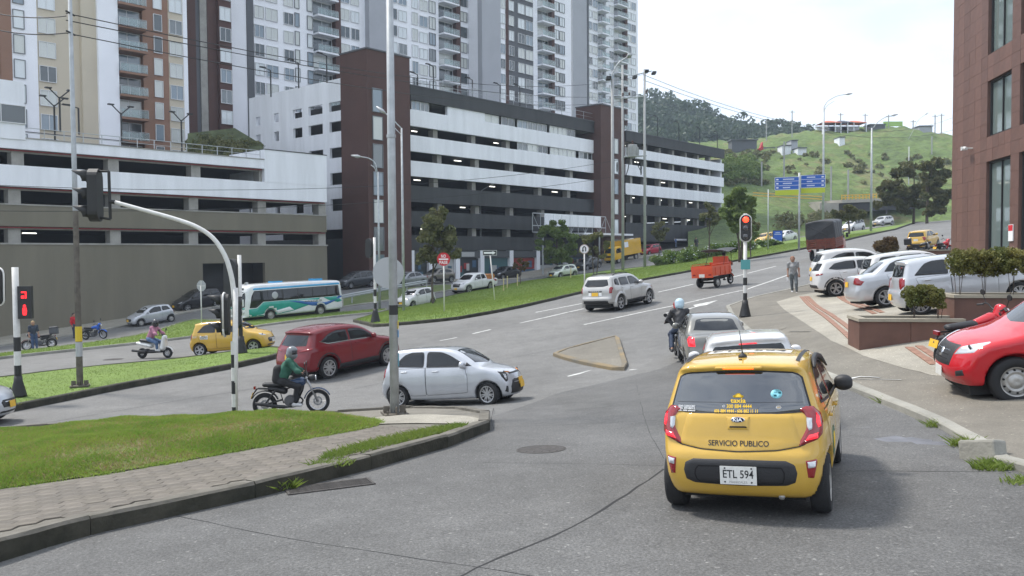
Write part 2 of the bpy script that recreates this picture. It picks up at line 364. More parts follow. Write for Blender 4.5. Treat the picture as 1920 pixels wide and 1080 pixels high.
mo=drape('grass_mound',PM,.165,mat('mound_turf',(.10,.15,.03),.95,vscale=2.2,bump=1.0,bscale=35,col2=(.17,.12,.065)),.3,mound_h)
NOSE=[(700,797),(760,795),(860,796),(905,797),(915,790),(880,782),(810,778),(740,779),(690,786)]
drape('concrete_corner_slab',resample(gxy(NOSE,.15),.4),.168,M_CONC2,.5)

def blades(name,P,hfun,dens,hgt,m,seed,spread=.5,w=.004,keep=None,parent=None):
    r=np.random.default_rng(seed); V_,F_,_nb=fill(P[::2] if len(P)>40 else P,6.0); T=np.array([[V_[f[0]],V_[f[i]],V_[f[i+1]]] for f in F_ for i in range(1,len(f)-1)])
    ar=np.abs(np.cross(T[:,1]-T[:,0],T[:,2]-T[:,0]))/2; n=int(ar.sum()*dens); ti_=r.choice(len(T),n,p=ar/ar.sum()); q1=np.sqrt(r.uniform(0,1,n)); q2=r.uniform(0,1,n)
    xy=T[ti_,0]*(1-q1)[:,None]+T[ti_,1]*(q1*(1-q2))[:,None]+T[ti_,2]*(q1*q2)[:,None]; x,y=xy[:,0],xy[:,1]; k=np.ones(n,bool)
    if keep is not None: k&=keep(x,y,r)
    x=x[k];y=y[k]; n=len(x); z=hfun(x,y); a=r.uniform(0,2*math.pi,n); h=hgt*r.uniform(.45,1.15,n); tl=r.normal(0,spread,(n,2))*h[:,None]
    dx=np.cos(a)*w; dy=np.sin(a)*w
    V=np.empty((n,4,3)); V[:,0]=np.stack([x-dx,y-dy,z-.005],1); V[:,1]=np.stack([x+dx,y+dy,z-.005],1)
    V[:,2]=np.stack([x+dx*.7+tl[:,0]*.45,y+dy*.7+tl[:,1]*.45,z+h*.6],1); V[:,3]=np.stack([x+tl[:,0],y+tl[:,1],z+h],1)
    me=bpy.data.meshes.new(name); me.vertices.add(n*4); me.vertices.foreach_set('co',V.ravel())
    me.loops.add(n*6); idx=np.arange(n)[:,None]*4+np.array([0,1,2,0,2,3]); me.loops.foreach_set('vertex_index',idx.ravel().astype(np.int32))
    me.polygons.add(n*2); me.polygons.foreach_set('loop_start',np.arange(n*2,dtype=np.int32)*3); me.polygons.foreach_set('loop_total',np.full(n*2,3,np.int32))
    me.materials.append(m); me.update(); me.validate()
    o=link(bpy.data.objects.new(name,me),parent); o['kind']='stuff'; return o
def vis(maxd):
    return lambda x,y,r: (np.abs(x/np.maximum(y,.1))<.66)&(y>2)
def patchy(x,y,r):
    n=np.sin(x*1.7+1.3*np.sin(y*1.1))+np.sin(y*2.3+x*.6)+.8*np.sin(x*4.1-y*3.3); return vis(0)(x,y,r)&(r.uniform(0,1,len(x))<np.clip(.62+.30*n,.08,1))
tag(blades('mound_grass',PM,lambda x,y:H(x,y)+.165+mound_h(x,y),4200,.06,M_BLADEM,1,keep=patchy),'short green grass growing over the near corner mound','grass')
tag(blades('dry_mound_grass',PM,lambda x,y:H(x,y)+.165+mound_h(x,y),800,.05,M_BLADE2,2,.9,keep=vis(0)),'dry straw coloured grass mixed into the near corner mound','grass')
_PX=resample(inset(PM,-.10),.4)
tag(blades('edge_grass',_PX,lambda x,y:H(x,y)+.155,3000,.06,M_BLADEM,6,.9,keep=lambda x,y,r:(segdist(PM[::2],x,y)<.11)&vis(0)(x,y,r)&(r.uniform(0,1,len(x))<.35+.5*np.sin(x*3.1+y*2.2)**2)),'ragged grass creeping over the paving edge of the near mound','grass')
tag(blades('median_grass',P3,lambda x,y:H(x,y)+.13+md_bump(P3)(x,y),170,.07,M_BLADE,3,.6,.010,keep=lambda x,y,r:y<95),'mown grass of the long central median','grass')
for P_,nm,ds,lb in ((P1,'strip_grass',300,'grass on the narrow strip with the striped signal post'),(P2,'far_strip_grass',150,'grass on the strip beside the parked small cars')):
    tag(blades(nm,P_,lambda x,y:H(x,y)+.15,ds,.065,M_BLADE,4,.6,.008,keep=vis(0)),lb,'grass')
tag(blades('kerb_weeds',resample(gxy([(600,868),(700,845),(800,822),(880,800),(872,797),(780,812),(690,832),(600,858)],.15),.3),lambda x,y:H(x,y)+.15,2600,.09,M_BLADE,9,.6),'tufts of weeds between paving and kerb of the near corner','weeds')
def weed(u,v,rad,n,hh,label,dz=0.0,seed=0):
    p=ground(u,v,dz); an=np.linspace(0,2*math.pi,12,endpoint=False); P=np.stack([p.x+rad*np.cos(an),p.y+rad*.7*np.sin(an)],1)
    o=blades('weed_tuft',P,lambda x,y:H(x,y)+dz,n/(rad*rad*2.8),hh,M_BLADE,seed,.8,.006); del o['kind']; tag(o,label,'weed','weeds along the kerbs')
weed(532,918,.16,260,.16,'tall weed tuft against the near kerb beside the drain grate',0,21)
weed(620,872,.3,300,.09,'low weed patch on the paving near the drain',.15,22)

# hexagonal paving stones between kerb and grass
hx=.145; stones=[]
pav=resample(gxy([(-150,1045),(0,1010),(260,955),(520,898),(650,868),(780,838),(868,806),(720,800),(560,830),(400,859),(200,893),(0,921),(-150,942)],.15),.4)
lo,hi=pav.min(0),pav.max(0); row=0; yy=lo[1]
cand=[]
while yy<hi[1]:
    xx=lo[0]+(hx*math.sqrt(3)/2 if row%2 else 0)
    while xx<hi[0]:
        cand.append((xx,yy)); xx+=hx*math.sqrt(3)
    yy+=hx*1.5; row+=1
cand=np.array(cand); kk=inside(pav,cand[:,0],cand[:,1])&inside(PI_[::2],cand[:,0],cand[:,1])&(segdist(PI_[::2],cand[:,0],cand[:,1])>.36)&(np.abs(cand[:,0]/cand[:,1])<.64); cand=cand[kk]; cand=cand[np.argsort(np.linalg.norm(cand,axis=1))]
MP=[mat('paver%d'%i,c,.9,var=.28,vscale=5,bump=.5,bscale=30) for i,c in enumerate([(.135,.119,.097),(.15,.132,.11),(.122,.108,.09)])]
hexm=[]
for m_ in MP:
    g=G(); n=6; pr=[(math.cos(math.pi/6+i*math.pi/3),math.sin(math.pi/6+i*math.pi/3)) for i in range(6)]
    vs=[(hx*.992*a,hx*.992*b,-.03) for a,b in pr]+[(hx*.992*a,hx*.992*b,.016) for a,b in pr]+[(hx*.95*a,hx*.95*b,.02) for a,b in pr]
    g.add(vs,[(i,(i+1)%6,6+(i+1)%6,6+i) for i in range(6)]+[(6+i,6+(i+1)%6,12+(i+1)%6,12+i) for i in range(6)]+[tuple(range(12,18))]); hexm.append(g.mesh('paving_stone',m_))
rest=G()
for i,(x,y) in enumerate(cand):
    z=Hf(x,y)+.145+NR.uniform(-.0025,.0025); gx=(Hf(x+.3,y)-Hf(x-.3,y))/.6; gy=(Hf(x,y+.3)-Hf(x,y-.3))/.6
    rot=(math.atan(gy)+NR.normal(0,.006),-math.atan(gx)+NR.normal(0,.006),NR.normal(0,.015))
    me=hexm[int(NR.integers(0,3))]
    if i<300: inst('paving_stone',me,isl,(x,y,z),rot)
    else:
        q=Matrix.Translation((x,y,z))@Matrix.Rotation(rot[0],4,'X')@Matrix.Rotation(rot[1],4,'Y'); rest.add([q@v.co for v in me.vertices],[tuple(p.vertices) for p in me.polygons])
if rest.v: rest.obj('paving_stones_beyond',MP[0],isl)['kind']='stuff'

# right-hand plaza in front of the clad building
PLZ=[(1361,577),(1369,594),(1400,625),(1450,662),(1520,700),(1597,733),(1700,774),(1762,803),(1830,842),(1862,872),(1990,905),(2400,930),(2600,700),(2200,520),(1900,475),(1760,468),(1690,476),(1600,500),(1560,521),(1511,537),(1478,545),(1410,560)]
PP=resample(gxy(PLZ),.6)
plz=drape('plaza',inset(PP,.1),.085,M_CONC,1.0); kerb_ring(PP,.16,.10,plz,M_KERB2,wig=.006)
def strip(name,px,off,m,step=.5,dz=.085,parent=None): return drape(name,resample(gxy(px,dz),.4),off,m,step,parent=parent)
strip('pale_tiled_paving',[(1456,566),(1500,553),(1560,545),(1640,562),(1700,575),(1790,610),(1770,655),(1760,705),(1700,692),(1620,668),(1560,640),(1500,600)],.089,M_CONC2)
strip('pale_tiled_paving_beyond',[(1640,668),(1700,665),(1800,655),(1800,690),(1760,708),(1700,690)],.090,M_CONC2)
def tilerow(a,b,wpx,n,name,label):
    A=ground(*a,.085); B=ground(*b,.085); D=(B-A); Ln=D.length; D.normalize(); S=D.cross(Vector((0,0,1))).normalized()
    root=struct(empty(name,A)); nr=int(Ln/.4)
    g=G(); g.box((0,0,0),(.388,.19,.02)); me=g.mesh('tile',M_TERRA)
    for i in range(nr):
        for j in range(2):
            p=A+D*(.2+i*.4)+S*((j-.5)*.2); z=Hf(p.x,p.y)+.089+NR.uniform(0,.003)
            o=inst('tile',me,root,(p.x-A.x,p.y-A.y,z-A.z),(0,-math.atan2(Hf(p.x+D.x*.2,p.y+D.y*.2)-Hf(p.x-D.x*.2,p.y-D.y*.2),.4),math.atan2(D.y,D.x)))
tilerow((1508,556),(1612,640),0,2,'terracotta_tile_row',None)
tilerow((1578,556),(1650,588),0,2,'terracotta_tile_row',None)
tilerow((1715,650),(1775,690),0,2,'terracotta_tile_row',None)
# traffic island with yellow kerb
TI=[(1037,668),(1060,676),(1110,688),(1168,698),(1178,690),(1170,665),(1160,633),(1140,637),(1100,648),(1060,658)]
ti,PT=median('traffic_island',TI,.12,.16,m=M_CONC,km=M_YEL_P,smooth=0,step=.6)
# leaning broken kerb block on the right
bk=ground(1842,862); g=G(); g.box((0,0,.10),(.24,.46,.26),M=Matrix.Rotation(R(-12),3,'X')@Matrix.Rotation(R(8),3,'Y')); o=g.obj('kerb_block',M_KERB2); o.location=bk; o.rotation_euler=(0,0,R(28))
tag(o,'broken grey kerb block with weeds at the end of the plaza kerb','kerb block')
bvm=o.modifiers.new('b','BEVEL'); bvm.width=.03; bvm.segments=2
weed(1806,836,.16,240,.12,'bushy weed growing on the far side of the broken kerb block',0,31); weed(1868,878,.26,520,.10,'leafy weed in front of the broken kerb block',0,32)
weed(1756,800,.15,160,.1,'small weed in the kerb joint left of the broken block',0,33); weed(1660,754,.12,110,.1,'little weed in the plaza kerb beside the taxi mirror',0,34); weed(1915,905,.2,160,.08,'flat weed at the right edge of the picture',0,35)

# pavement joints, markings, covers
def polyline_strip(name,px,w,off,m,parent=None,wig=0,dz=0.0,label=None,cat=None,n=6):
    P=cr(gxy(px,dz),n); P=resample(P,.35,False)
    if wig: P=P+NR.normal(0,wig,P.shape)
    d=np.gradient(P,axis=0); d/=np.linalg.norm(d,axis=1)[:,None]; nn=np.stack([-d[:,1],d[:,0]],1)
    ww=w*(1+ (NR.uniform(-.35,.35,len(P)) if wig else 0))
    A=P+nn*(np.ones(len(P))*ww/2)[:,None]; B=P-nn*(np.ones(len(P))*ww/2)[:,None]; z=H(P[:,0],P[:,1])+off
    vs=list(np.c_[A,z])+list(np.c_[B,z]); k=len(P)
    o=meshobj(name,vs,[(i,k+i,k+i+1,i+1) for i in range(k-1)],m,parent)
    return struct(o) if parent is None else o
for px,w in (([(800,1120),(900,1062),(1000,1022),(1080,985),(1160,938),(1245,880)],.028),([(320,965),(500,1003),(700,1035),(880,1062),(1000,1082)],.012),([(1586,884),(1700,884),(1850,885)],.015),
             ([(905,868),(1080,870),(1245,874)],.009),([(925,802),(1100,795),(1250,787)],.008),([(925,765),(922,790),(926,805)],.012),([(1225,690),(1280,684)],.012),([(690,655),(900,664),(1040,668)],.012),
             ([(640,735),(800,700),(1040,655),(1090,645)],.012),([(0,806),(300,757),(480,728)],.02),([(600,690),(1000,640),(1300,597)],.012),([(1190,700),(1210,790),(1245,860)],.008)):
    polyline_strip('pavement_joint',px,w,.005,M_JOINT,wig=.006)
def dash(u0,v0,u1,v1,w=.12,dz=.006): polyline_strip('lane_marking',[(u0,v0),((u0+u1)/2,(v0+v1)/2),(u1,v1)],w,dz,M_WHITE_P)
for q in ((975,606,1095,579),(1004,586,1092,569),(1095,609,1235,579),(1235,579,1400,543),(1234,548,1300,533),(1372,520,1455,499),(1400,543,1480,515),(886,626,920,618),(825,639,857,633),(1065,706,1112,694),(1180,694,1195,692),(1205,688,1225,685),(660,676,730,668)): dash(*q)
polyline_strip('arrow_marking',[(1246,588),(1275,582)],.13,.006,M_WHITE_P)
AR=[(1270,583.5),(1303,575.5),(1300,572),(1346,563),(1325,572),(1308,575),(1275,585)]
drape('arrow_marking',gxy(AR),.006,M_WHITE_P,2)
polyline_strip('painted_line',[(1592,711),(1615,707),(1650,709)],.09,.012+.085,M_WHITE_P,dz=.085); polyline_strip('painted_line',[(1588,712),(1640,712),(1690,713)],.04,.012+.085,M_WHITE_P,dz=.085); polyline_strip('painted_line',[(1480,622),(1520,622)],.08,.097,M_WHITE_P,dz=.085)
drape('oil_stain',resample(gxy([(1588,795),(1620,797),(1660,812),(1740,825),(1800,830),(1795,836),(1730,834),(1650,828),(1600,812)]),.4),.004,M_STAIN,.5)
def disc(name,u,v,r,label,cat,dz=0.0,m=M_IRON):
    root=empty(name,ground(u,v,dz),label,cat); M=place(u,v,0,dz=dz); root.matrix_world=M
    g=G(); g.lathe([(r,-.02),(r,.009),(r*.93,.013),(r*.92,.009)],28); g.obj('rim',m,root)
    g=G(); g.lathe([(r*.915,-.01),(r*.915,.011)],28)
    for k in range(5): g.box((0,(k-2)*r*.3,.0125),(1.4*r*math.sqrt(max(.05,1-((k-2)*.3)**2)),.02,.006))
    g.obj('lid',m,root)
disc('manhole_cover',1015,843,.36,'round rusty manhole cover in the street left of the nearest taxi','manhole cover')
disc('manhole_cover',1448,619,.42,'round cover in the plaza behind the red traffic light post','manhole cover',.085,M_CONC)
disc('manhole_cover',213,674,.42,'flat cover in the roadway left of the scooter','manhole cover')
# drain grate
rt=empty('drain_grate',(0,0,0),'rusty iron drain grate against the near kerb','drain grate'); rt.matrix_world=frame(*gxy([(618,913)])[0],68,.004)
g=G()
for s in(-1,1): g.box((0,s*.21,.004),(1.0,.03,.02)); g.box((s*.5,0,.004),(.03,.44,.02))
g.obj('frame',M_IRON,rt); g=G(); g.box((0,0,.0),(1.0,.4,.002)); g.obj('shaft',M_JOINT,rt)
gb=G(); gb.box((0,0,.006),(.97,.022,.016)); bm_=gb.mesh('bar',M_IRON)
for k in range(9): inst('bar',bm_,rt,(0,-.18+k*.045,0))
# ------------------------------------------------------------------ implicit surfaces -> meshes
def surface_nets(fn, lo, hi, h, it=3):
    lo=np.array(lo,float); n=np.ceil((np.array(hi)-lo)/h).astype(int)+1
    ax=[lo[i]+h*np.arange(n[i]) for i in range(3)]
    X,Y,Z=np.meshgrid(*ax,indexing='ij'); V=fn(X,Y,Z); S=V<0
    c=[S[i:n[0]-1+i,j:n[1]-1+j,k:n[2]-1+k] for i in(0,1) for j in(0,1) for k in(0,1)]
    cnt=sum(a.astype(np.int8) for a in c); act=(cnt>0)&(cnt<8); idx=-np.ones(act.shape,np.int64); ijk=np.argwhere(act); idx[act]=np.arange(len(ijk))
    P=np.zeros((len(ijk),3)); W=np.zeros(len(ijk))
    I,J,K=ijk.T; cv={}
    for a in(0,1):
        for b in(0,1):
            for d in(0,1): cv[a,b,d]=V[I+a,J+b,K+d]
    for a,b in [((0,0,0),(1,0,0)),((0,1,0),(1,1,0)),((0,0,1),(1,0,1)),((0,1,1),(1,1,1)),((0,0,0),(0,1,0)),((1,0,0),(1,1,0)),((0,0,1),(0,1,1)),((1,0,1),(1,1,1)),((0,0,0),(0,0,1)),((1,0,0),(1,0,1)),((0,1,0),(0,1,1)),((1,1,0),(1,1,1))]:
        va,vb=cv[a],cv[b]; m=(va<0)!=(vb<0); t=np.where(m,va/np.where(m,va-vb,1),0)
        P+=np.where(m[:,None],np.array(a)+t[:,None]*(np.array(b)-np.array(a)),0); W+=m
    P=lo+h*(ijk+P/W[:,None]); F=[]
    def quads(dx,dy,dz,order):
        sl=S; e=(sl[:n[0]-dx,:n[1]-dy,:n[2]-dz]!=sl[dx:,dy:,dz:]); e=np.argwhere(e)
        if dx: e=e[(e[:,1]>0)&(e[:,2]>0)&(e[:,1]<n[1]-1)&(e[:,2]<n[2]-1)]; o=[(0,-1,-1),(0,0,-1),(0,0,0),(0,-1,0)]
        elif dy: e=e[(e[:,0]>0)&(e[:,2]>0)&(e[:,0]<n[0]-1)&(e[:,2]<n[2]-1)]; o=[(-1,0,-1),(-1,0,0),(0,0,0),(0,0,-1)]
        else: e=e[(e[:,0]>0)&(e[:,1]>0)&(e[:,0]<n[0]-1)&(e[:,1]<n[1]-1)]; o=[(-1,-1,0),(0,-1,0),(0,0,0),(-1,0,0)]
        q=np.stack([idx[e[:,0]+a,e[:,1]+b,e[:,2]+c_] for a,b,c_ in o],1); fl=~S[e[:,0],e[:,1],e[:,2]]
        q[fl]=q[fl][:,::-1]; F.append(q)
    quads(1,0,0,0); quads(0,1,0,0); quads(0,0,1,0); F=np.vstack(F)
    e=h*.2
    for _ in range(it):
        f=fn(P[:,0],P[:,1],P[:,2]); g=np.stack([fn(P[:,0]+e,P[:,1],P[:,2])-fn(P[:,0]-e,P[:,1],P[:,2]),fn(P[:,0],P[:,1]+e,P[:,2])-fn(P[:,0],P[:,1]-e,P[:,2]),fn(P[:,0],P[:,1],P[:,2]+e)-fn(P[:,0],P[:,1],P[:,2]-e)],1)/(2*e)
        st=f[:,None]*g/(np.sum(g*g,1)[:,None]+1e-6); l=np.linalg.norm(st,axis=1)[:,None]; P=P-st*np.minimum(1,.6*h/(l+1e-9))
    return P,F[:, ::1]
def np_mesh(name,P,F,m,smooth=True):
    me=bpy.data.meshes.new(name); me.vertices.add(len(P)); me.vertices.foreach_set('co',np.ascontiguousarray(P,dtype=np.float32).ravel())
    k=F.shape[1]; me.loops.add(F.size); me.loops.foreach_set('vertex_index',F.ravel().astype(np.int32)); me.polygons.add(len(F))
    me.polygons.foreach_set('loop_start',np.arange(len(F),dtype=np.int32)*k); me.polygons.foreach_set('loop_total',np.full(len(F),k,np.int32))
    if smooth: me.polygons.foreach_set('use_smooth',np.ones(len(F),bool))
    for x in (m if isinstance(m,(list,tuple)) else [m]): me.materials.append(x)
    me.update(); me.validate(); return me
def smax(a,b,r): d=np.maximum(r-np.abs(a-b),0); return np.maximum(a,b)+d*d/(4*r)
def smin(a,b,r): d=np.maximum(r-np.abs(a-b),0); return np.minimum(a,b)-d*d/(4*r)

# ------------------------------------------------------------------ vehicle materials
M_TYRE=mat('tyre',(.018,.018,.019),.85,bump=.4,bscale=90); M_DARKPL=mat('black_plastic',(.022,.022,.024),.55,bump=.2,bscale=120)
M_GLASS=mat('tinted_glass',(.010,.012,.014),.03,spec=.62); M_GLASSR=mat('mirror_tint_glass',(.010,.013,.016),.03,spec=1.0,coat=1.0); M_GLASSR.node_tree.nodes['Principled BSDF'].inputs['IOR'].default_value=1.75; M_GLASS2=mat('clear_glass',(.05,.065,.07),.04,spec=.9,coat=1.0)
M_RIM=mat('alloy_rim',(.45,.45,.46),.35,metal=.85); M_STEEL=mat('steel_rim',(.40,.39,.37),.45,metal=.6,var=.2); M_DRIM=mat('dark_alloy',(.05,.05,.055),.4,metal=.6)
M_CHROME=mat('chrome',(.75,.75,.75),.12,metal=1.0)
M_TAIL=mat('tail_lens',(.24,.004,.008),.12,coat=1.0); M_TAILON=mat('tail_lens_lit',(.5,.01,.02),.15,coat=1.0,emit=(1,.02,.035),estr=.8)
M_BRAKE=mat('brake_lamp_lit',(.6,.05,.01),.2,emit=(1,.10,.01),estr=3.0); M_LENS=mat('clear_lens',(.55,.56,.58),.1,coat=1.0,metal=.3); M_AMBER=mat('amber_lens',(.75,.25,.02),.15,coat=1.0)
M_PLY=mat('plate_yellow',(.72,.42,.03),.5,var=.1,vscale=20); M_PLW=mat('plate_white',(.62,.61,.57),.5,var=.1,vscale=20); M_INK=mat('black_ink',(.015,.015,.016),.6)
M_WHITE=mat('white_print',(.78,.78,.78),.5); M_YPRINT=mat('yellow_print',(.80,.50,.02),.5); M_UNDER=mat('underbody',(.012,.012,.012),.9)
M_SEAM=mat('panel_gap',(.012,.012,.012),.8)

TXT={}
def text_mesh(body, size, width=None, bold=0.0):
    c=bpy.data.curves.new('t','FONT'); c.body=body; c.size=size; c.align_x='CENTER'; c.align_y='CENTER'; c.fill_mode='FRONT'; c.resolution_u=3; c.offset=bold*size
    o=bpy.data.objects.new('t',c); COL.objects.link(o); dg=bpy.context.evaluated_depsgraph_get(); me=bpy.data.meshes.new_from_object(o.evaluated_get(dg)); bpy.data.objects.remove(o); bpy.data.curves.remove(c)
    P=np.array([tuple(v.co) for v in me.vertices]); F=[tuple(p.vertices) for p in me.polygons]; bpy.data.meshes.remove(me)
    if len(P)==0: return P,F
    P[:,:2]-=(P[:,:2].max(0)+P[:,:2].min(0))/2
    if width: P[:,0]*=width/(P[:,0].max()-P[:,0].min())
    return P,F
def text_obj(name,body,size,m,parent,M,width=None,bold=0.0,h=None):
    """flat lettering; M maps text plane xy (z out) to the parent frame"""
    P,F=text_mesh(body,size,width,bold)
    if h and len(P): P[:,1]*=h/(P[:,1].max()-P[:,1].min())
    return meshobj(name,[M@Vector(p) for p in P],F,m,parent)
def axes(X,Y,o):
    X=Vector(X).normalized(); Y=Vector(Y).normalized(); Z=X.cross(Y); m=Matrix((X,Y,Z)).transposed().to_4x4(); m.translation=o; return m

class Shell:
    """a vehicle body mesh plus patches projected on it. local x forward, y left, z up"""
    def __init__(s,me): s.me=me; s.bvh=BVHTree.FromPolygons([v.co for v in me.vertices],[p.vertices for p in me.polygons])
    def hit(s,a,b,view,off):
        o={'L':((a,5,b),(0,-1,0)),'R':((a,-5,b),(0,1,0)),'B':((-9,a,b),(1,0,0)),'F':((9,a,b),(-1,0,0)),'T':((a,b,9),(0,0,-1))}[view]
        d=Vector(o[1]); p,n,_,_=s.bvh.ray_cast(Vector(o[0]),d)
        if p is None:
            q=Vector(o[0])-d*0; q={'L':Vector((a,.8,b)),'R':Vector((a,-.8,b)),'B':Vector((-1.8,a,b)),'F':Vector((1.8,a,b)),'T':Vector((a,b,1))}[view]
            p,n,_,_=s.bvh.find_nearest(q)
        if n.dot(d)>0: n=-n
        n=(n-d*.6).normalized()
        return p+n*off
    def patch(s,name,poly,view,m,parent,off=.005,edge=-.004,step=.06,smooth=True,rnd=0):
        P=np.array(poly,float)
        if rnd: P=cr(P,rnd,True)
        P=resample(P,step*.7) if True else P
        V,F,nb=fill(P,step); P3=[s.hit(x,y,view,edge if i<nb else off) for i,(x,y) in enumerate(V)]
        # ring just inside the edge so the panel is flat with a tight rolled border
        return meshobj(name,P3,s.orient(P3,F,view),m,parent,smooth)
    def panel(s,name,poly,view,m,parent,off=.005,rim=.012,step=.06,rnd=0,edge=-.004):
        P=np.array(poly,float)
        if rnd: P=cr(P,rnd,True)
        P=resample(P,step*.6); Q=inset(P,rim); V,F,nb=fill(Q,step); n=len(P)
        P3=[s.hit(x,y,view,off) for x,y in V]; k=len(P3); P3+=[s.hit(x,y,view,edge) for x,y in P]
        # boundary of Q keeps its order in V[:nb]
        F=list(F)+[(i,(i+1)%nb,k+(i+1)%n,k+i) for i in range(min(nb,n))]
        return meshobj(name,P3,s.orient(P3,F,view),m,parent,True)
    def orient(s,P3,F,view):
        d={'L':Vector((0,1,0)),'R':Vector((0,-1,0)),'B':Vector((-1,0,0)),'F':Vector((1,0,0)),'T':Vector((0,0,1))}[view]; out=[]
        for f in F:
            n=(P3[f[1]]-P3[f[0]]).cross(P3[f[2]]-P3[f[0]]); out.append(f if n.dot(d)>=0 else tuple(f)[::-1])
        return out
    def line(s,name,pts,view,w,m,parent,off=.003,closed=False):
        P=np.array(pts,float); P=resample(P,.05,closed)
        if closed: P=np.vstack([P,P[:1]])
        d=np.gradient(P,axis=0); d/=np.linalg.norm(d,axis=1)[:,None]+1e-9; nn=np.stack([-d[:,1],d[:,0]],1)*w/2
        A=[s.hit(*p,view,off) for p in P+nn]; B=[s.hit(*p,view,off) for p in P-nn]; k=len(P)
        vs=A+B; return meshobj(name,vs,s.orient(vs,[(i,k+i,k+i+1,i+1) for i in range(k-1)],view),m,parent)
    def text(s,name,body,size,view,c,m,parent,off=.007,width=None,bold=0.0,h=None):
        P,F=text_mesh(body,size,width,bold)
        if h: P[:,1]*=h/(P[:,1].max()-P[:,1].min())
        sg=-1 if view in('B','L') else 1
        # text right = viewer's right: rear view looks along +x, so right = -y ; right side view right = +x ; left side right = -x ; front right = +y
        sg={'B':-1,'F':1,'R':1,'L':-1}[view]
        P3=[s.hit(c[0]+sg*p[0],c[1]+p[1],view,off) for p in P]; return meshobj(name,P3,s.orient(P3,F,view),m,parent)

def body_mesh(sp, m, h):
    """sp: silhouette (x from rear bumper 0..L, z), W, belt/roof taper, wheel arches"""
    L,W=sp['L'],sp['W']/2; x0=sp['ro']+sp['wb']/2; S=cr(np.array(sp['sil']),7,True)-[x0,0]
    g=h*.6; gx=np.arange(-x0-.3,L-x0+.3,g); gz=np.arange(-.1,sp['H']+.3,g); GX,GZ=np.meshgrid(gx,gz,indexing='ij')
    D=segdist(S,GX,GZ); D=np.where(inside(S,GX,GZ),-D,D)
    def sil(x,z):
        a=np.clip((x-gx[0])/g,0,len(gx)-1.001); b=np.clip((z-gz[0])/g,0,len(gz)-1.001); i=a.astype(int); j=b.astype(int); a=a-i; b=b-j
        return D[i,j]*(1-a)*(1-b)+D[i+1,j]*a*(1-b)+D[i,j+1]*(1-a)*b+D[i+1,j+1]*a*b
    tz,tw=zip(*sp['tum']); px_,pw=zip(*[(a*L-x0,b) for a,b in sp['plan']])
    tzz=np.linspace(0,2.6,261); tww=np.interp(tzz,tz,tw); ker=np.ones(5)/5; tww=np.convolve(np.pad(tww,2,'edge'),ker,'valid')
    pxx=np.linspace(px_[0],px_[-1],400); pww=np.interp(pxx,px_,pw); kr=np.hanning(41); kr/=kr.sum(); pww=np.convolve(np.pad(pww,20,'edge'),kr,'valid')
    r=sp.get('r',.09); xr,xf=-sp['wb']/2,sp['wb']/2; ra=sp['ra']; bowF,bowR=sp.get('bow',(.30,.16)); wz=sp['wr']; cut=sp.get('cut')
    def fn(x,y,z):
        q=np.clip(np.abs(y)/W,0,1.15); xm=(x-(L/2-x0))/(L/2)
        xs=x+np.where(xm>0,bowF,-bowR)*np.clip(np.abs(xm),0,1.1)**2*q**2.4
        zs=z+sp.get('crown',.05)*q**2*np.clip((z-.5)/.5,0,1)
        a=sil(xs,zs); b=(np.abs(y)-W*np.interp(z,tzz,tww)*np.interp(x,pxx,pww))*.97
        f=smax(a,b,r)
        for xw in (xr,xf):
            d=np.hypot(x-xw,z-wz)
            if sp.get('flare'): f=smin(f,np.maximum(smax(np.abs(d-ra-.03)-.05,np.abs(y)-W*sp.get('flw',1.01),.03),np.maximum(W*.8-np.abs(y),.2-z)),.03)
            f=np.maximum(f,-np.maximum(d-ra,(W-.32)-np.abs(y)))
        if cut: f=np.maximum(f,-cut(x,y,z))
        return f
    P,F=surface_nets(fn,(-x0-.08,-W-.12,.05),(L-x0+.08,W+.12,sp['H']+.12),h)
    return np_mesh('body',P,F,m)

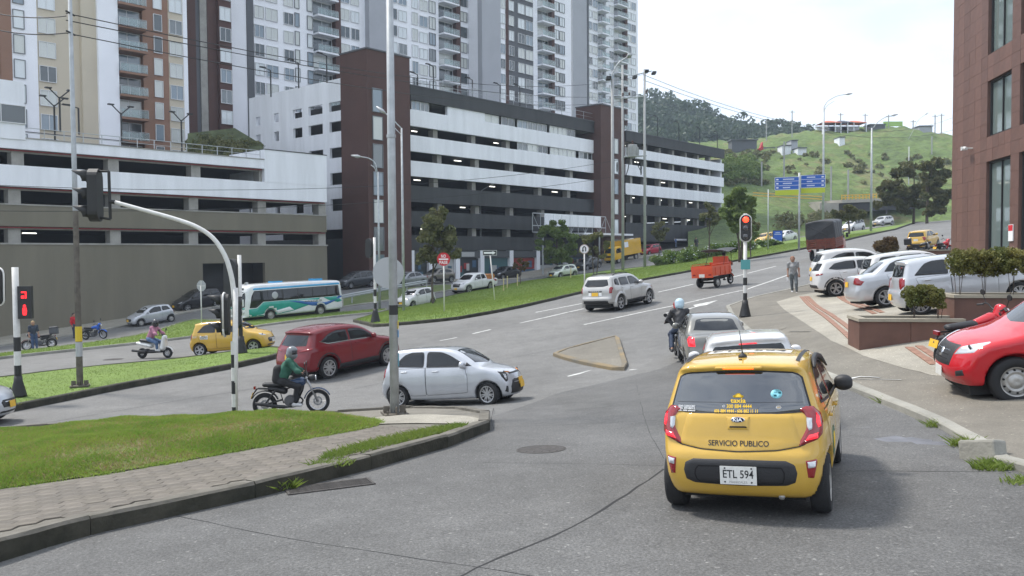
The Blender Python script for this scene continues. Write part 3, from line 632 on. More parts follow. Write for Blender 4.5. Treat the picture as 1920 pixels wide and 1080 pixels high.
WHEELS={}
def wheel_meshes(r,w,style):
    k=(round(r,3),round(w,3),style)
    if k in WHEELS: return WHEELS[k]
    ri=r*(.70 if style in('alloy','dark','slim') else .62); g=G(); Rx=Matrix.Rotation(R(-90),4,'X')   # axle along y, outside = +y
    hw=w/2
    g.lathe([(ri,-hw),(r*.93,-hw),(r*.985,-hw*.75),(r,-hw*.3),(r,hw*.3),(r*.985,hw*.75),(r*.93,hw),(r*.80,hw*1.04),(ri,hw*.95),(ri*.97,hw*.3)],36,Rx,close=False)
    ty=g.mesh('wheel',M_TYRE,True)
    g=G(); base={'alloy':1,'dark':1,'steel':0,'slim':1}[style]
    g.lathe([(ri*1.0,hw*.99),(ri*.93,hw*.93),(ri*.90,hw*.35),(ri*.3,hw*.25),(.001,hw*.25)],30,Rx,mi=0,caps=False)
    if style=='steel':
        g.lathe([(ri*.9,hw*.55),(ri*.66,hw*.8),(ri*.5,hw*.72),(ri*.34,hw*.95),(ri*.18,hw*.95),(.001,hw*.9)],30,Rx,mi=1,caps=False)
        for i in range(10): a=2*math.pi*i/10; g.lathe([(ri*.075,hw*.55),(ri*.075,hw*.79),(.001,hw*.79)],8,Matrix.Rotation(a,4,'Y')@Matrix.Translation((ri*.78,0,0))@Rx,mi=2)
    else:
        ns={'alloy':5,'dark':6,'slim':7}[style]
        for i in range(ns):
            a=2*math.pi*i/ns
            for da,wd in ((-.16,.085),(.16,.085)) if style!='dark' else ((0,.12),):
                mm=Matrix.Rotation(a,4,'Y'); pts=[Vector((ri*.16,0,ri*.03*np.sign(da) if da else 0)),Vector((ri*.95*math.cos(da),0,ri*.95*math.sin(da)))]
                A,B=pts; d=(B-A).normalized(); s=Vector((-d.z,0,d.x)); vs=[]
                for yy in(hw*.3,hw*.82): vs+=[A+s*ri*wd+Vector((0,yy,0)),A-s*ri*wd+Vector((0,yy,0)),B-s*ri*wd*.8+Vector((0,yy*1.05,0)),B+s*ri*wd*.8+Vector((0,yy*1.05,0))]
                g.add([mm@v for v in vs],[(0,1,2,3),(7,6,5,4),(0,4,5,1),(1,5,6,2),(2,6,7,3),(3,7,4,0)],mi=1)
        g.lathe([(ri*.22,hw*.3),(ri*.2,hw*.9),(.001,hw*.92)],16,Rx,mi=1); g.lathe([(ri*1.0,hw*.9),(ri*1.02,hw*1.0),(ri*.9,hw*.96),(ri*.9,hw*.85)],36,Rx,mi=1,caps=False)
    m1,m2={'alloy':(M_UNDER,M_RIM),'dark':(M_UNDER,M_RIM),'steel':(M_STEEL,M_STEEL),'slim':(M_DRIM,M_RIM)}[style]
    rim=g.mesh('rim',[m1,m2,M_UNDER],False); o=bpy.data.objects.new('x',rim); auto_smooth(o,40); bpy.data.objects.remove(o)
    WHEELS[k]=(ty,rim); return ty,rim
def wheels(root,sp,style='alloy',steer=0,dx=0):
    r,w=sp['wr'],sp.get('tw',.19); ty,rim=wheel_meshes(r,w,style)
    for x in(-sp['wb']/2,sp['wb']/2):
        for s in(1,-1):
            o=inst('wheel',ty,root,(x,s*(sp['W']/2-w/2-.03),r),(RND.uniform(-1,1),0,(0 if s>0 else math.pi)+(steer if x>0 else 0)))
            o.rotation_mode='ZYX' if False else 'XYZ'; o.rotation_euler=(0,0,(0 if s>0 else math.pi)+(steer if x>0 else 0)); inst('rim',rim,o,(0,0,0),(0,RND.uniform(0,1.2),0))
    g=G(); L=sp['L']; x0=sp['ro']+sp['wb']/2
    g.bx(-x0+.25,L-x0-.25,-(sp['W']/2-.24),sp['W']/2-.24,.17,.45); g.obj('underbody',M_UNDER,root)
def mirror_mesh(m):
    P,F=surface_nets(lambda x,y,z: np.sqrt((x/.075)**2+(y/.10)**2+(np.maximum(np.abs(z)-.02,0)/.07)**2)*.07-.07,(-.1,-.15,-.12),(.1,.15,.12),.02)
    return np_mesh('mirror',P,F,m)
def mirrors(root,sp,m,x,z,y=None,only=None):
    me=mirror_mesh(m); y=y or sp['W']/2+.06
    for s in(1,-1):
        if only and s!=only: continue
        o=inst('mirror',me,root,(x,s*y,z),(0,0,0)); g=G(); g.tube([(0.02,-s*.16,-.05),(0,-s*.06,-.04)],.022,6); g.obj('mirror_arm',M_DARKPL,o)
def plate(root,M,txt=None,m=M_PLY,city=None):
    g=G(); g.box((0,0,.004),(.33,.165,.008)); o=g.obj('number_plate',m,root); o.matrix_local=M
    if txt: text_obj('lettering',txt,.1,M_INK,o,Matrix.Translation((0,.012,.0095)),.275,.012,.075)
    if city: text_obj('lettering',city,.03,mat('grey_ink',(.25,.25,.24),.6),o,Matrix.Translation((0,-.06,.0095)),.16)
    return o
PLAN=[(0,.78),(.03,.86),(.08,.94),(.18,.99),(.32,1),(.68,1),(.82,.985),(.92,.93),(.97,.85),(1,.76)]
TUM=[(0,.88),(.22,.92),(.36,.975),(.55,1.0),(.75,.99),(.93,.955),(.99,.925),(1.45,.755),(2,.56)]
def tum(belt,roof,wr,lo=.92): return [(0,lo-.03),(.24,lo),(.40,.98),(.6,1.0),(belt-.16,.99),(belt-.04,.965),(belt+.02,.935),(roof,wr),(2.6,wr-.35)]
SP={}
SP['hatch']=dict(L=3.6,W=1.595,H=1.49,wb=2.40,ro=.55,wr=.285,ra=.335,tw=.175,plan=PLAN,tum=tum(1.0,1.46,.745),bow=(.32,.13),r=.10,
 sil=[(.30,.20),(.13,.22),(.035,.33),(0,.46),(.005,.60),(.05,.68),(.075,.73),(.10,.84),(.135,.97),(.17,1.03),(.27,1.26),(.315,1.36),(.285,1.405),(.36,1.445),(.75,1.482),(1.35,1.49),(1.85,1.462),(2.2,1.37),(2.55,1.17),(2.78,1.02),(3.0,.965),(3.3,.88),(3.48,.77),(3.56,.62),(3.6,.46),(3.57,.28),(3.42,.20),(2.6,.18),(1.2,.18)],
 win=[[(.50,1.05),(1.30,1.01),(1.30,1.37),(.95,1.37),(.76,1.31)],[(1.39,1.01),(2.36,.99),(2.38,1.03),(2.02,1.25),(1.78,1.35),(1.39,1.375)]],
 pill=[[(2.40,.99),(2.60,.985),(2.43,1.10)]],
 rg=[(-.60,1.035),(-.30,1.015),(0,1.01),(.30,1.015),(.60,1.035),(.53,1.30),(.50,1.335),(0,1.35),(-.50,1.335),(-.53,1.30)],
 ws=[(-.62,1.06),(0,1.02),(.62,1.06),(.52,1.38),(.3,1.41),(0,1.42),(-.3,1.41),(-.52,1.38)],
 tl=[(.44,1.0),(.63,1.02),(.70,.95),(.72,.80),(.62,.70),(.56,.72)], hl=[(.42,.72),(.68,.74),(.70,.80),(.66,.86),(.48,.79)],
 grille=[(-.38,.42),(.38,.42),(.44,.55),(.36,.62),(-.36,.62),(-.44,.55)],doors=[[(.72,.36),(.62,.62),(.50,.98),(1.345,.99),(1.345,.30),(.98,.30)],[(1.355,.99),(2.40,.97),(2.46,.70),(2.44,.34),(1.355,.30)]],hand=[(.78,.90),(1.62,.89)],mir=(2.36,1.03),belt=1.0)
SP['sedan']=dict(L=4.3,W=1.72,H=1.50,wb=2.58,ro=.95,wr=.305,ra=.355,tw=.19,plan=PLAN,tum=tum(1.0,1.47,.74),bow=(.34,.20),r=.11,
 sil=[(.30,.22),(.10,.26),(.02,.38),(0,.55),(.03,.72),(.05,.92),(.11,1.0),(.3,1.03),(.62,1.06),(.95,1.27),(1.18,1.40),(1.5,1.47),(2.0,1.495),(2.45,1.46),(2.8,1.34),(3.1,1.14),(3.3,1.02),(3.55,.96),(3.95,.87),(4.18,.74),(4.27,.58),(4.3,.44),(4.25,.28),(4.1,.21),(3,.19),(1.5,.19)],
 win=[[(1.02,1.09),(1.86,1.045),(1.86,1.38),(1.45,1.385),(1.22,1.30)],[(1.95,1.045),(2.88,1.02),(2.9,1.06),(2.58,1.28),(2.35,1.37),(1.95,1.385)]],pill=[],
 rg=[(-.60,1.09),(0,1.075),(.60,1.09),(.50,1.37),(.3,1.40),(-.3,1.40),(-.50,1.37)],ws=[(-.66,1.06),(0,1.02),(.66,1.06),(.53,1.37),(0,1.42),(-.53,1.37)],
 tl=[(.60,.72),(.78,.72),(.80,.90),(.74,.99),(.62,.97)],hl=[(.44,.66),(.74,.68),(.76,.82),(.5,.78)],grille=[(-.36,.5),(.36,.5),(.40,.68),(-.40,.68)],
 doors=[[(1.28,.38),(1.15,.7),(1.05,1.0),(1.905,1.0),(1.905,.30),(1.42,.30)],[(1.915,1.0),(2.94,.99),(3.0,.7),(2.96,.34),(1.915,.30)]],hand=[(1.40,.93),(2.16,.92)],mir=(2.84,1.06),belt=1.0)
SP['suv']=dict(L=4.55,W=1.84,H=1.68,wb=2.70,ro=.94,wr=.36,ra=.415,tw=.23,plan=PLAN,tum=tum(1.10,1.65,.72),bow=(.38,.20),r=.11,
 sil=[(.35,.30),(.14,.34),(.02,.46),(0,.60),(.03,.76),(.09,.92),(.13,1.05),(.19,1.12),(.40,1.40),(.46,1.49),(.40,1.555),(.52,1.60),(1.0,1.66),(1.6,1.68),(2.2,1.645),(2.65,1.53),(3.05,1.31),(3.3,1.16),(3.6,1.09),(4.1,.99),(4.38,.87),(4.5,.68),(4.55,.50),(4.5,.32),(4.3,.25),(3,.24),(1.5,.24)],
 win=[[(.72,1.235),(1.02,1.16),(1.88,1.15),(1.88,1.49),(1.5,1.51),(1.12,1.44)],[(1.96,1.15),(2.96,1.12),(3.0,1.16),(2.62,1.41),(2.35,1.48),(1.96,1.495)]],pill=[],
 rg=[(-.62,1.14),(-.2,1.12),(.2,1.12),(.62,1.14),(.60,1.25),(.53,1.47),(-.53,1.47),(-.60,1.25)],ws=[(-.70,1.17),(0,1.12),(.70,1.17),(.56,1.52),(0,1.58),(-.56,1.52)],
 tl=[(.42,.955),(.78,1.0),(.84,1.05),(.80,1.09),(.5,1.02)],hl=[(.46,.78),(.80,.84),(.82,.92),(.5,.86)],grille=[(-.36,.44),(.36,.44),(.46,.80),(-.46,.80)],
 doors=[[(1.35,.5),(1.2,.75),(1.05,1.12),(1.92,1.12),(1.92,.42),(1.45,.42)],[(1.93,1.12),(3.05,1.09),(3.1,.75),(3.05,.45),(1.93,.42)]],hand=[(1.42,1.03),(2.2,1.02)],mir=(2.92,1.17),belt=1.10,clad=True)
SP['duster']=dict(L=4.32,W=1.82,H=1.63,wb=2.67,ro=.82,wr=.345,ra=.40,tw=.215,plan=PLAN,tum=tum(1.10,1.60,.745),bow=(.30,.14),r=.11,flare=True,flw=1.02,
 sil=[(.30,.34),(.10,.38),(.01,.48),(0,.62),(.05,.70),(.07,.95),(.11,1.08),(.30,1.38),(.37,1.50),(.50,1.575),(1.0,1.62),(1.7,1.63),(2.2,1.585),(2.5,1.49),(2.85,1.25),(3.05,1.12),(3.3,1.07),(3.8,1.0),(4.1,.90),(4.24,.74),(4.32,.56),(4.27,.36),(4.05,.29),(3,.27),(1.5,.27)],
 win=[[(.52,1.20),(.84,1.14),(.84,1.44),(.66,1.44),(.56,1.38)],[(.94,1.14),(1.66,1.12),(1.66,1.46),(.94,1.46)],[(1.75,1.12),(2.62,1.10),(2.66,1.14),(2.35,1.37),(2.15,1.45),(1.75,1.46)]],pill=[],
 rg=[(-.64,1.17),(-.4,1.11),(.4,1.11),(.64,1.17),(.63,1.22),(.52,1.44),(-.52,1.44),(-.63,1.22)],ws=[(-.68,1.16),(0,1.11),(.68,1.16),(.56,1.47),(0,1.52),(-.56,1.47)],
 tl=[(.69,.82),(.80,.83),(.82,1.06),(.77,1.12),(.69,1.10)],hl=[(.48,.74),(.78,.76),(.8,.94),(.5,.90)],grille=[(-.44,.66),(.44,.66),(.46,.86),(-.46,.86)],
 doors=[[(.98,.78),(.9,1.1),(1.70,1.08),(1.70,.42),(1.32,.42)],[(1.71,1.08),(2.68,1.06),(2.74,.75),(2.68,.45),(1.71,.42)]],hand=[(1.06,1.0),(1.92,.99)],mir=(2.58,1.15),belt=1.10,clad=True)
SP['pickup']=dict(L=5.2,W=1.84,H=1.76,wb=3.15,ro=1.18,wr=.375,ra=.44,tw=.24,plan=[(0,.93),(.05,.97),(.2,1),(.7,1),(.85,.985),(.93,.93),(1,.78)],tum=tum(1.14,1.73,.745),bow=(.36,.03),r=.10,
 sil=[(.2,.45),(.04,.5),(0,.62),(0,.85),(.02,1.05),(.05,1.10),(.8,1.11),(1.52,1.12),(1.60,1.18),(1.66,1.50),(1.75,1.64),(2.1,1.74),(2.7,1.76),(3.1,1.70),(3.5,1.50),(3.92,1.26),(4.12,1.165),(4.3,1.11),(4.8,1.03),(5.05,.90),(5.16,.72),(5.2,.55),(5.13,.38),(4.9,.32),(3,.36),(1.5,.38)],
 cut=lambda x,y,z:np.maximum(np.maximum(.62-z,np.abs(y)-.76),np.maximum(-1.75+.0-(x+.95)-0,(x+1.28)-.0)+0*z) ,
 win=[[(1.78,1.20),(2.42,1.19),(2.42,1.60),(1.98,1.60),(1.86,1.52)],[(2.50,1.19),(3.40,1.17),(3.46,1.21),(3.12,1.47),(2.95,1.57),(2.50,1.60)]],pill=[],
 rg=[(-.60,1.22),(.60,1.22),(.52,1.58),(-.52,1.58)],ws=[(-.70,1.22),(0,1.18),(.70,1.22),(.57,1.60),(0,1.66),(-.57,1.60)],
 tl=[(.78,.80),(.90,.80),(.90,1.06),(.78,1.06)],hl=[(.44,.80),(.78,.86),(.80,1.0),(.74,1.02),(.46,.93)],grille=[(-.40,.62),(.40,.62),(.44,.95),(-.44,.95)],
 doors=[[(1.72,.5),(1.72,1.14),(2.46,1.14),(2.46,.45),(2.0,.45)],[(2.47,1.14),(3.5,1.12),(3.58,.8),(3.52,.48),(2.47,.45)]],hand=[(1.9,1.06),(2.66,1.05)],mir=(3.34,1.24),belt=1.14)
SP['mini']=dict(SP['hatch'],L=3.43,W=1.63,H=1.42,wb=2.34,ro=.42,tum=tum(.95,1.40,.74),
 sil=[(.30,.22),(.10,.25),(.02,.36),(0,.52),(.04,.70),(.08,.92),(.16,1.02),(.33,1.29),(.45,1.375),(.9,1.41),(1.4,1.42),(1.8,1.37),(2.2,1.21),(2.6,.98),(2.85,.88),(3.15,.78),(3.35,.66),(3.42,.5),(3.43,.4),(3.38,.27),(3.2,.21),(2.2,.19),(1.2,.19)],
 win=[[(.42,1.02),(1.05,.98),(1.05,1.30),(.62,1.29)],[(1.14,.97),(2.25,.92),(2.25,.96),(1.85,1.21),(1.6,1.31),(1.14,1.31)]],
 rg=[(-.58,1.03),(.58,1.03),(.5,1.3),(-.5,1.3)],ws=[(-.60,.99),(0,.95),(.60,.99),(.52,1.27),(0,1.33),(-.52,1.27)],doors=[[(1.1,.95),(2.35,.90),(2.4,.6),(2.3,.32),(1.1,.30)]],hand=[(1.3,.84)],mir=(2.2,.98),belt=.95)
SP['van']=dict(SP['mini'],L=4.17,W=1.72,H=1.66,wb=2.58,ro=.75,wr=.30,ra=.35,tum=tum(1.02,1.63,.76),
 sil=[(.30,.22),(.10,.25),(.02,.36),(0,.55),(.05,.78),(.08,1.0),(.14,1.1),(.30,1.45),(.42,1.58),(.9,1.645),(1.6,1.66),(2.1,1.60),(2.55,1.42),(3.1,1.12),(3.4,1.0),(3.8,.86),(4.05,.70),(4.15,.5),(4.17,.4),(4.1,.27),(3.9,.21),(2.6,.19),(1.4,.19)],
 win=[[(.40,1.15),(1.15,1.09),(1.15,1.50),(.62,1.50)],[(1.24,1.08),(2.0,1.06),(2.0,1.49),(1.24,1.51)],[(2.09,1.05),(2.92,1.04),(2.95,1.08),(2.5,1.35),(2.3,1.46),(2.09,1.48)]],
 rg=[(-.6,1.12),(.6,1.12),(.5,1.5),(-.5,1.5)],ws=[(-.64,1.14),(0,1.08),(.64,1.14),(.54,1.48),(0,1.55),(-.54,1.48)],doors=[[(1.2,1.05),(2.04,1.04),(2.04,.32),(1.3,.32)],[(2.05,1.04),(3.0,1.0),(3.05,.6),(2.95,.34),(2.05,.32)]],hand=[(1.4,.95),(2.25,.94)],mir=(2.85,1.1),belt=1.02)
SP['city']=dict(SP['hatch'],sil=[(x,z) for x,z in SP['hatch']['sil']])
SP['aveo']=dict(SP['sedan'],W=1.71,L=4.31,H=1.50,sil=[(.30,.24),(.10,.28),(.02,.40),(0,.55),(.05,.74),(.08,.94),(.14,1.04),(.35,1.07),(.62,1.10),(.95,1.30),(1.2,1.42),(1.5,1.48),(1.95,1.505),(2.45,1.47),(2.8,1.35),(3.1,1.15),(3.3,1.03),(3.55,.97),(3.95,.88),(4.18,.74),(4.27,.58),(4.31,.44),(4.25,.28),(4.1,.21),(3,.19),(1.5,.19)],tl=[(.52,.80),(.78,.74),(.80,.86),(.70,1.0),(.58,1.0)])
SP['crossover']=dict(SP['suv'],L=4.20,W=1.75,H=1.56,wb=2.60,ro=.80,wr=.33,ra=.385,tum=tum(1.05,1.53,.74),
 sil=[(.35,.28),(.12,.32),(.02,.44),(0,.60),(.03,.8),(.07,1.0),(.12,1.08),(.34,1.34),(.40,1.43),(.5,1.50),(.9,1.545),(1.5,1.56),(2.1,1.53),(2.5,1.42),(2.9,1.2),(3.12,1.07),(3.4,1.0),(3.8,.92),(4.05,.80),(4.17,.6),(4.2,.46),(4.15,.3),(4.0,.24),(3,.23),(1.5,.23)],
 win=[[(.60,1.16),(.9,1.1),(1.66,1.09),(1.66,1.40),(1.3,1.41),(.85,1.35)],[(1.74,1.09),(2.66,1.07),(2.7,1.1),(2.4,1.32),(2.2,1.39),(1.74,1.40)]],rg=[(-.6,1.1),(0,1.08),(.6,1.1),(.52,1.4),(-.52,1.4)],ws=[(-.66,1.1),(0,1.06),(.66,1.1),(.55,1.42),(0,1.47),(-.55,1.42)],
 tl=[(.52,.90),(.80,.92),(.80,1.0),(.54,.98)],doors=[[(1.22,.5),(1.05,.75),(.95,1.06),(1.70,1.06),(1.70,.42),(1.3,.42)],[(1.71,1.06),(2.75,1.04),(2.8,.75),(2.76,.45),(1.71,.42)]],hand=[(1.2,.98),(1.95,.97)],mir=(2.62,1.1),belt=1.05)

def car(spk,pm,M,label,cat='car',name='parked_car',h=.045,rim='alloy',group=None,det=1,tail=None,plate_r=M_PLY,ptxt=None,pz=None,steer=0,glass=None,mirm=None,sides='LR',roofm=None,pfz=None,rails=False,lit=False):
    sp=SP[spk]; x0=sp['ro']+sp['wb']/2; gl=glass or M_GLASS; root=empty(name,M=M,label=label,cat=cat,group=group)
    me=body_mesh(sp,pm,h); bo=link(bpy.data.objects.new('body',me),root); sh=Shell(me); st=.07 if h<.04 else .11
    sx=lambda P:[(x-x0,z) for x,z in P]
    for sd in sides:
        for w in sp['win']:
            o=sh.panel('window',sx(w),sd,gl,root,.003,.02,st)
            if det: sh.line('window_trim',[tuple(p) for p in resample(sx(w),.1)],sd,.022,M_DARKPL,o,.004,True)
        for w in sp['pill']: sh.panel('window_corner',sx(w),sd,M_DARKPL,root,.004,.01,st)
        if det:
            for i,w in enumerate(sp['doors']):
                o=sh.panel('door',sx(w),sd,pm,root,.0035,.012,st,edge=.0)
                sh.line('door_gap',resample(sx(w),.06),sd,.0065,M_SEAM,o,.0045,True)
                hx_,hz=sp['hand'][i]; q=sh.hit(hx_-x0,hz,sd,.02); g=G(); g.box(q,(.17,.035,.03)); oh=g.obj('door_handle',pm,o); bv=oh.modifiers.new('b','BEVEL'); bv.width=.01; bv.segments=2
                q=sh.hit(hx_-x0,hz-.005,sd,.004); sh.patch('handle_recess',[(hx_-x0-.07,hz-.03),(hx_-x0+.07,hz-.03),(hx_-x0+.07,hz+.02),(hx_-x0-.07,hz+.02)],sd,M_SEAM if False else pm,o,.005,.002,.05)
        if sp.get('clad'):
            W=sp['wb']/2
            for xc in(-W,W):
                a=np.linspace(R(-8),R(188),26); r0,r1=sp['ra']-.005,sp['ra']+.085; zz=sp['wr']
                ring=[(xc+r1*math.cos(t),max(zz+r1*math.sin(t),.30)) for t in a]+[(xc+r0*math.cos(t),max(zz+r0*math.sin(t),.30)) for t in a[::-1]]
                if spk!='duster': sh.patch('arch_trim',ring,sd,M_DARKPL,root,.012,.004,.05)
            sh.patch('sill_trim',[(-W+sp['ra'],.27),(W-sp['ra'],.27),(W-sp['ra']-.03,.44),(-W+sp['ra']+.03,.44)],sd,M_DARKPL,root,.012,.003,.08)
    rg=sh.panel('rear_window',sp['rg'],'B',gl,root,.003,.02,st)
    wsn=sh.panel('windscreen',sp['ws'],'F',gl,root,.003,.02,st)
    tm=tail or M_TAIL
    for s in(1,-1):
        o=sh.panel('tail_lamp',[(s*a,b) for a,b in sp['tl']],'B',M_TAILON if lit else tm,root,.014,.018,.05)
        o=sh.panel('headlamp',[(s*a,b) for a,b in sp['hl']],'F',M_LENS,root,.010,.015,.05)
        if det: q=sh.hit(s*np.mean([a for a,b in sp['hl']]),np.mean([b for a,b in sp['hl']]),'F',.006); g=G(); g.lathe([(.055,0),(.05,.012),(.001,.013)],14,Matrix.Translation(q)@Matrix.Rotation(R(90),4,'Y')); g.obj('projector',M_DARKPL,o)
    sh.panel('grille',sp['grille'],'F',M_DARKPL,root,.006,.012,.06)
    if det:
        g1=sp['grille']; zlo=min(b for a,b in g1); zhi=max(b for a,b in g1)
        for k in range(3): z=zlo+(zhi-zlo)*(.3+.2*k); sh.line('grille_bar',[(-.3,z),(.3,z)],'F',.014,M_CHROME if k==2 else M_UNDER,root,.010)
        sh.patch('lower_intake',[(-.55,.27),(.55,.27),(.5,.36),(-.5,.36)],'F',M_DARKPL,root,.005,-.002,.08)
        if spk in('suv','duster','crossover'): sh.patch('bumper_trim',[(-.72,.36),(.72,.36),(.74,.50),(.5,.54),(-.5,.54),(-.74,.50)],'B',M_DARKPL,root,.012,-.003,.08)
    zp=pz or (.62 if spk in('sedan','aveo') else .78); q=sh.hit(0,zp,'B',.008); plate(root,axes((0,-1,0),(.15,0,1),q),ptxt,plate_r)
    zf=pfz or .48; q=sh.hit(0,zf,'F',.012); plate(root,axes((0,1,0),(-.1,0,1),q),ptxt,plate_r)
    mirrors(root,sp,mirm or pm,sp['mir'][0]-x0,sp['mir'][1])
    wheels(root,sp,rim,steer)
    if rails:
        for s in(1,-1):
            pts=[sh.hit(x-x0,s*.55,'T',.05 if 0<i<4 else .0) for i,x in enumerate(rails)]; g=G(); g.tube(pts,.022,8); g.obj('roof_rail',M_DARKPL,root)
    if roofm: pass
    return root,sh,sp,x0

P_YEL=paint('taxi_yellow',(.56,.345,.052)); P_SIL=paint('silver',(.50,.515,.54),.4,.32); P_RED=paint('deep_red',(.155,.002,.007),.0,.5); P_WHT=paint('white',(.60,.60,.60)); P_GREY=paint('grey_beige',(.20,.195,.175),.4,.3)
P_REDP=paint('signal_red',(.46,.005,.013)); P_DUST=paint('warm_silver',(.46,.45,.43),.4,.3); P_BLK=paint('black',(.012,.012,.014)); P_DGREY=paint('dark_grey',(.05,.055,.06),.3,.3); P_MGREY=paint('mid_grey',(.25,.26,.275),.4,.3); P_BRN=paint('brown_grey',(.17,.15,.13),.4,.3); P_MINT=paint('pale_green',(.52,.56,.48),.3,.3)

# ------------------------------------------------------------------ nearest taxi, seen from behind
MT=place(1275,945,23,-1.2,.68)
sp=SP['hatch']; x0=sp['ro']+sp['wb']/2; taxi=empty('taxi',M=MT,label='yellow hatchback taxi seen from behind, nearest vehicle in the street',cat='taxi')
me=body_mesh(sp,P_YEL,.026); link(bpy.data.objects.new('body',me),taxi); sh=Shell(me); sx=lambda P:[(x-x0,z) for x,z in P]
for sd in 'LR':
    for w in sp['win']:
        o=sh.panel('window',sx(w),sd,M_GLASS,taxi,.003,.02,.05); sh.line('window_trim',resample(sx(w),.06),sd,.024,M_DARKPL,o,.005,True)
    for w in sp['doors']: o=sh.panel('door',sx(w),sd,P_YEL,taxi,.0035,.012,.05,edge=0); sh.line('door_gap',resample(sx(w),.06),sd,.008,M_SEAM,o,.0045,True)
    for i,(hx_,hz) in enumerate(sp['hand']):
        q=sh.hit(hx_-x0,hz,sd,.02); g=G(); g.box(q,(.17,.035,.03)); oh=g.obj('door_handle',P_YEL,taxi); bv=oh.modifiers.new('b','BEVEL'); bv.width=.01; bv.segments=2
    q=sh.hit(1.9-x0,1.395,sd,.02); g=G()
    pts=[sh.hit(x-x0,z,sd,.025) for x,z in ((.8,1.345),(1.1,1.40),(1.5,1.405),(1.9,1.36),(2.2,1.24))]; g.tube(pts,[.012,.03,.032,.03,.012],6); g.obj('rain_visor',M_DARKPL,taxi,True)
hatchp=[(-.70,.70),(-.4,.655),(0,.64),(.4,.655),(.70,.70),(.60,.74),(.655,1.02),(.585,1.345),(.3,1.375),(0,1.38),(-.3,1.375),(-.585,1.345),(-.655,1.02),(-.60,.74)]
tg=sh.panel('tailgate',[(-.56,.70),(-.35,.665),(0,.65),(.35,.665),(.56,.70),(.48,.98),(.30,.985),(-.30,.985),(-.48,.98)],'B',P_YEL,taxi,.007,.01,.05,edge=0)
sh.line('tailgate_gap',[(-.62,.735),(-.56,.695),(-.35,.66),(0,.645),(.35,.66),(.56,.695),(.62,.735)],'B',.009,M_SEAM,tg,.004)
rgl=sh.panel('rear_window',[(-.645,1.005),(-.3,.985),(0,.98),(.3,.985),(.645,1.005),(.565,1.31),(.5,1.345),(.25,1.36),(0,1.363),(-.25,1.36),(-.5,1.345),(-.565,1.31)],'B',M_GLASSR,taxi,.009,.012,.05)
sh.line('window_seal',[(-.645,1.005),(-.3,.985),(0,.98),(.3,.985),(.645,1.005),(.565,1.31),(.5,1.345),(.25,1.36),(0,1.363),(-.25,1.36),(-.5,1.345),(-.565,1.31)],'B',.02,M_INK,rgl,.004,True)
g=G(); q=sh.hit(0,1.40,'B',.0); g.box((q.x-.0,0,1.397),(.06,.44,.035)); o=g.obj('spoiler_lip',P_YEL,taxi); o.modifiers.new('b','BEVEL').width=.012
sh.panel('brake_lamp',[(-.15,1.385),(.15,1.385),(.135,1.415),(-.135,1.415)],'B',M_BRAKE,taxi,.034,.006,.03)
for s in(1,-1):
    o=sh.panel('tail_lamp',[(s*a,b) for a,b in [(.545,1.03),(.60,1.055),(.665,1.045),(.725,.98),(.745,.88),(.74,.79),(.70,.745),(.61,.715),(.53,.69),(.535,.73),(.575,.80),(.60,.85),(.60,.95),(.575,.985),(.54,1.0)]],'B',M_TAIL,taxi,.02,.02,.03)
    sh.panel('lit_lens',[(s*a,b) for a,b in [(.615,.80),(.70,.82),(.70,.755),(.60,.735),(.575,.735)]],'B',M_TAILON,o,.027,.012,.03)
    sh.panel('lit_lens',[(s*a,b) for a,b in [(.675,.99),(.71,.96),(.725,.86),(.69,.84),(.67,.90)]],'B',M_TAILON,o,.027,.012,.03)
    sh.panel('clear_lens',[(s*a,b) for a,b in [(.60,.955),(.655,.945),(.655,.84),(.615,.82),(.605,.86)]],'B',M_LENS,o,.027,.01,.03)
    o=sh.panel('fog_reflector',[(s*a,b) for a,b in [(.585,.575),(.685,.585),(.69,.55),(.655,.405),(.60,.415)]],'B',M_TAIL,taxi,.010,.012,.03)
    sh.panel('reverse_lens',[(s*a,b) for a,b in [(.597,.565),(.675,.572),(.675,.545),(.665,.505),(.60,.50)]],'B',M_LENS,o,.016,.008,.03)
sh.panel('bumper_inset',[(-.52,.46),(-.50,.54),(-.42,.578),(0,.585),(.42,.578),(.50,.54),(.52,.46),(.50,.37),(.42,.335),(0,.325),(-.42,.335),(-.50,.37)],'B',M_DARKPL,taxi,.012,.02,.04)
sh.line('bumper_inset_rim',[(-.38,.51),(0,.52),(.38,.51),(.41,.45),(.38,.36),(0,.35),(-.38,.36),(-.41,.45)],'B',.012,M_UNDER,taxi,.016,True)
q=sh.hit(0,.44,'B',.03); pl=plate(taxi,axes((0,-1,0),(.06,0,1),q),'ETL 594',M_PLW,'MANIZALES')
for a in(-.12,.12):
    for b in(-.06,.065): g=G(); g.lathe([(.008,.008),(.008,.013),(.001,.014)],8,Matrix.Translation((a,b,0))); g.obj('plate_screw',M_INK,pl)
q=sh.hit(0,.875,'B',.006); sh.panel('handle_recess',[(-.10,.83),(.10,.83),(.115,.96),(-.115,.96)],'B',P_YEL,tg,.013,.012,.03); sh.panel('handle_slot',[(-.085,.85),(.085,.85),(.08,.875),(-.08,.875)],'B',M_SEAM,tg,.015,.006,.03)
an=np.linspace(0,2*math.pi,24,endpoint=False)
o=sh.panel('badge',[(.07*math.cos(t),.927+.031*math.sin(t)) for t in an],'B',M_CHROME,tg,.022,.008,.02); sh.panel('badge_field',[(.060*math.cos(t),.927+.024*math.sin(t)) for t in an],'B',mat('badge_navy',(.012,.02,.06),.3),o,.0245,.003,.02)
sh.text('lettering','KIA',.045,'B',(0,.927),M_CHROME,o,.029,.085,.02,.03)
sh.text('lettering','SERVICIO PUBLICO',.07,'B',(0,.715),M_INK,tg,.013,.55,.015,.052)
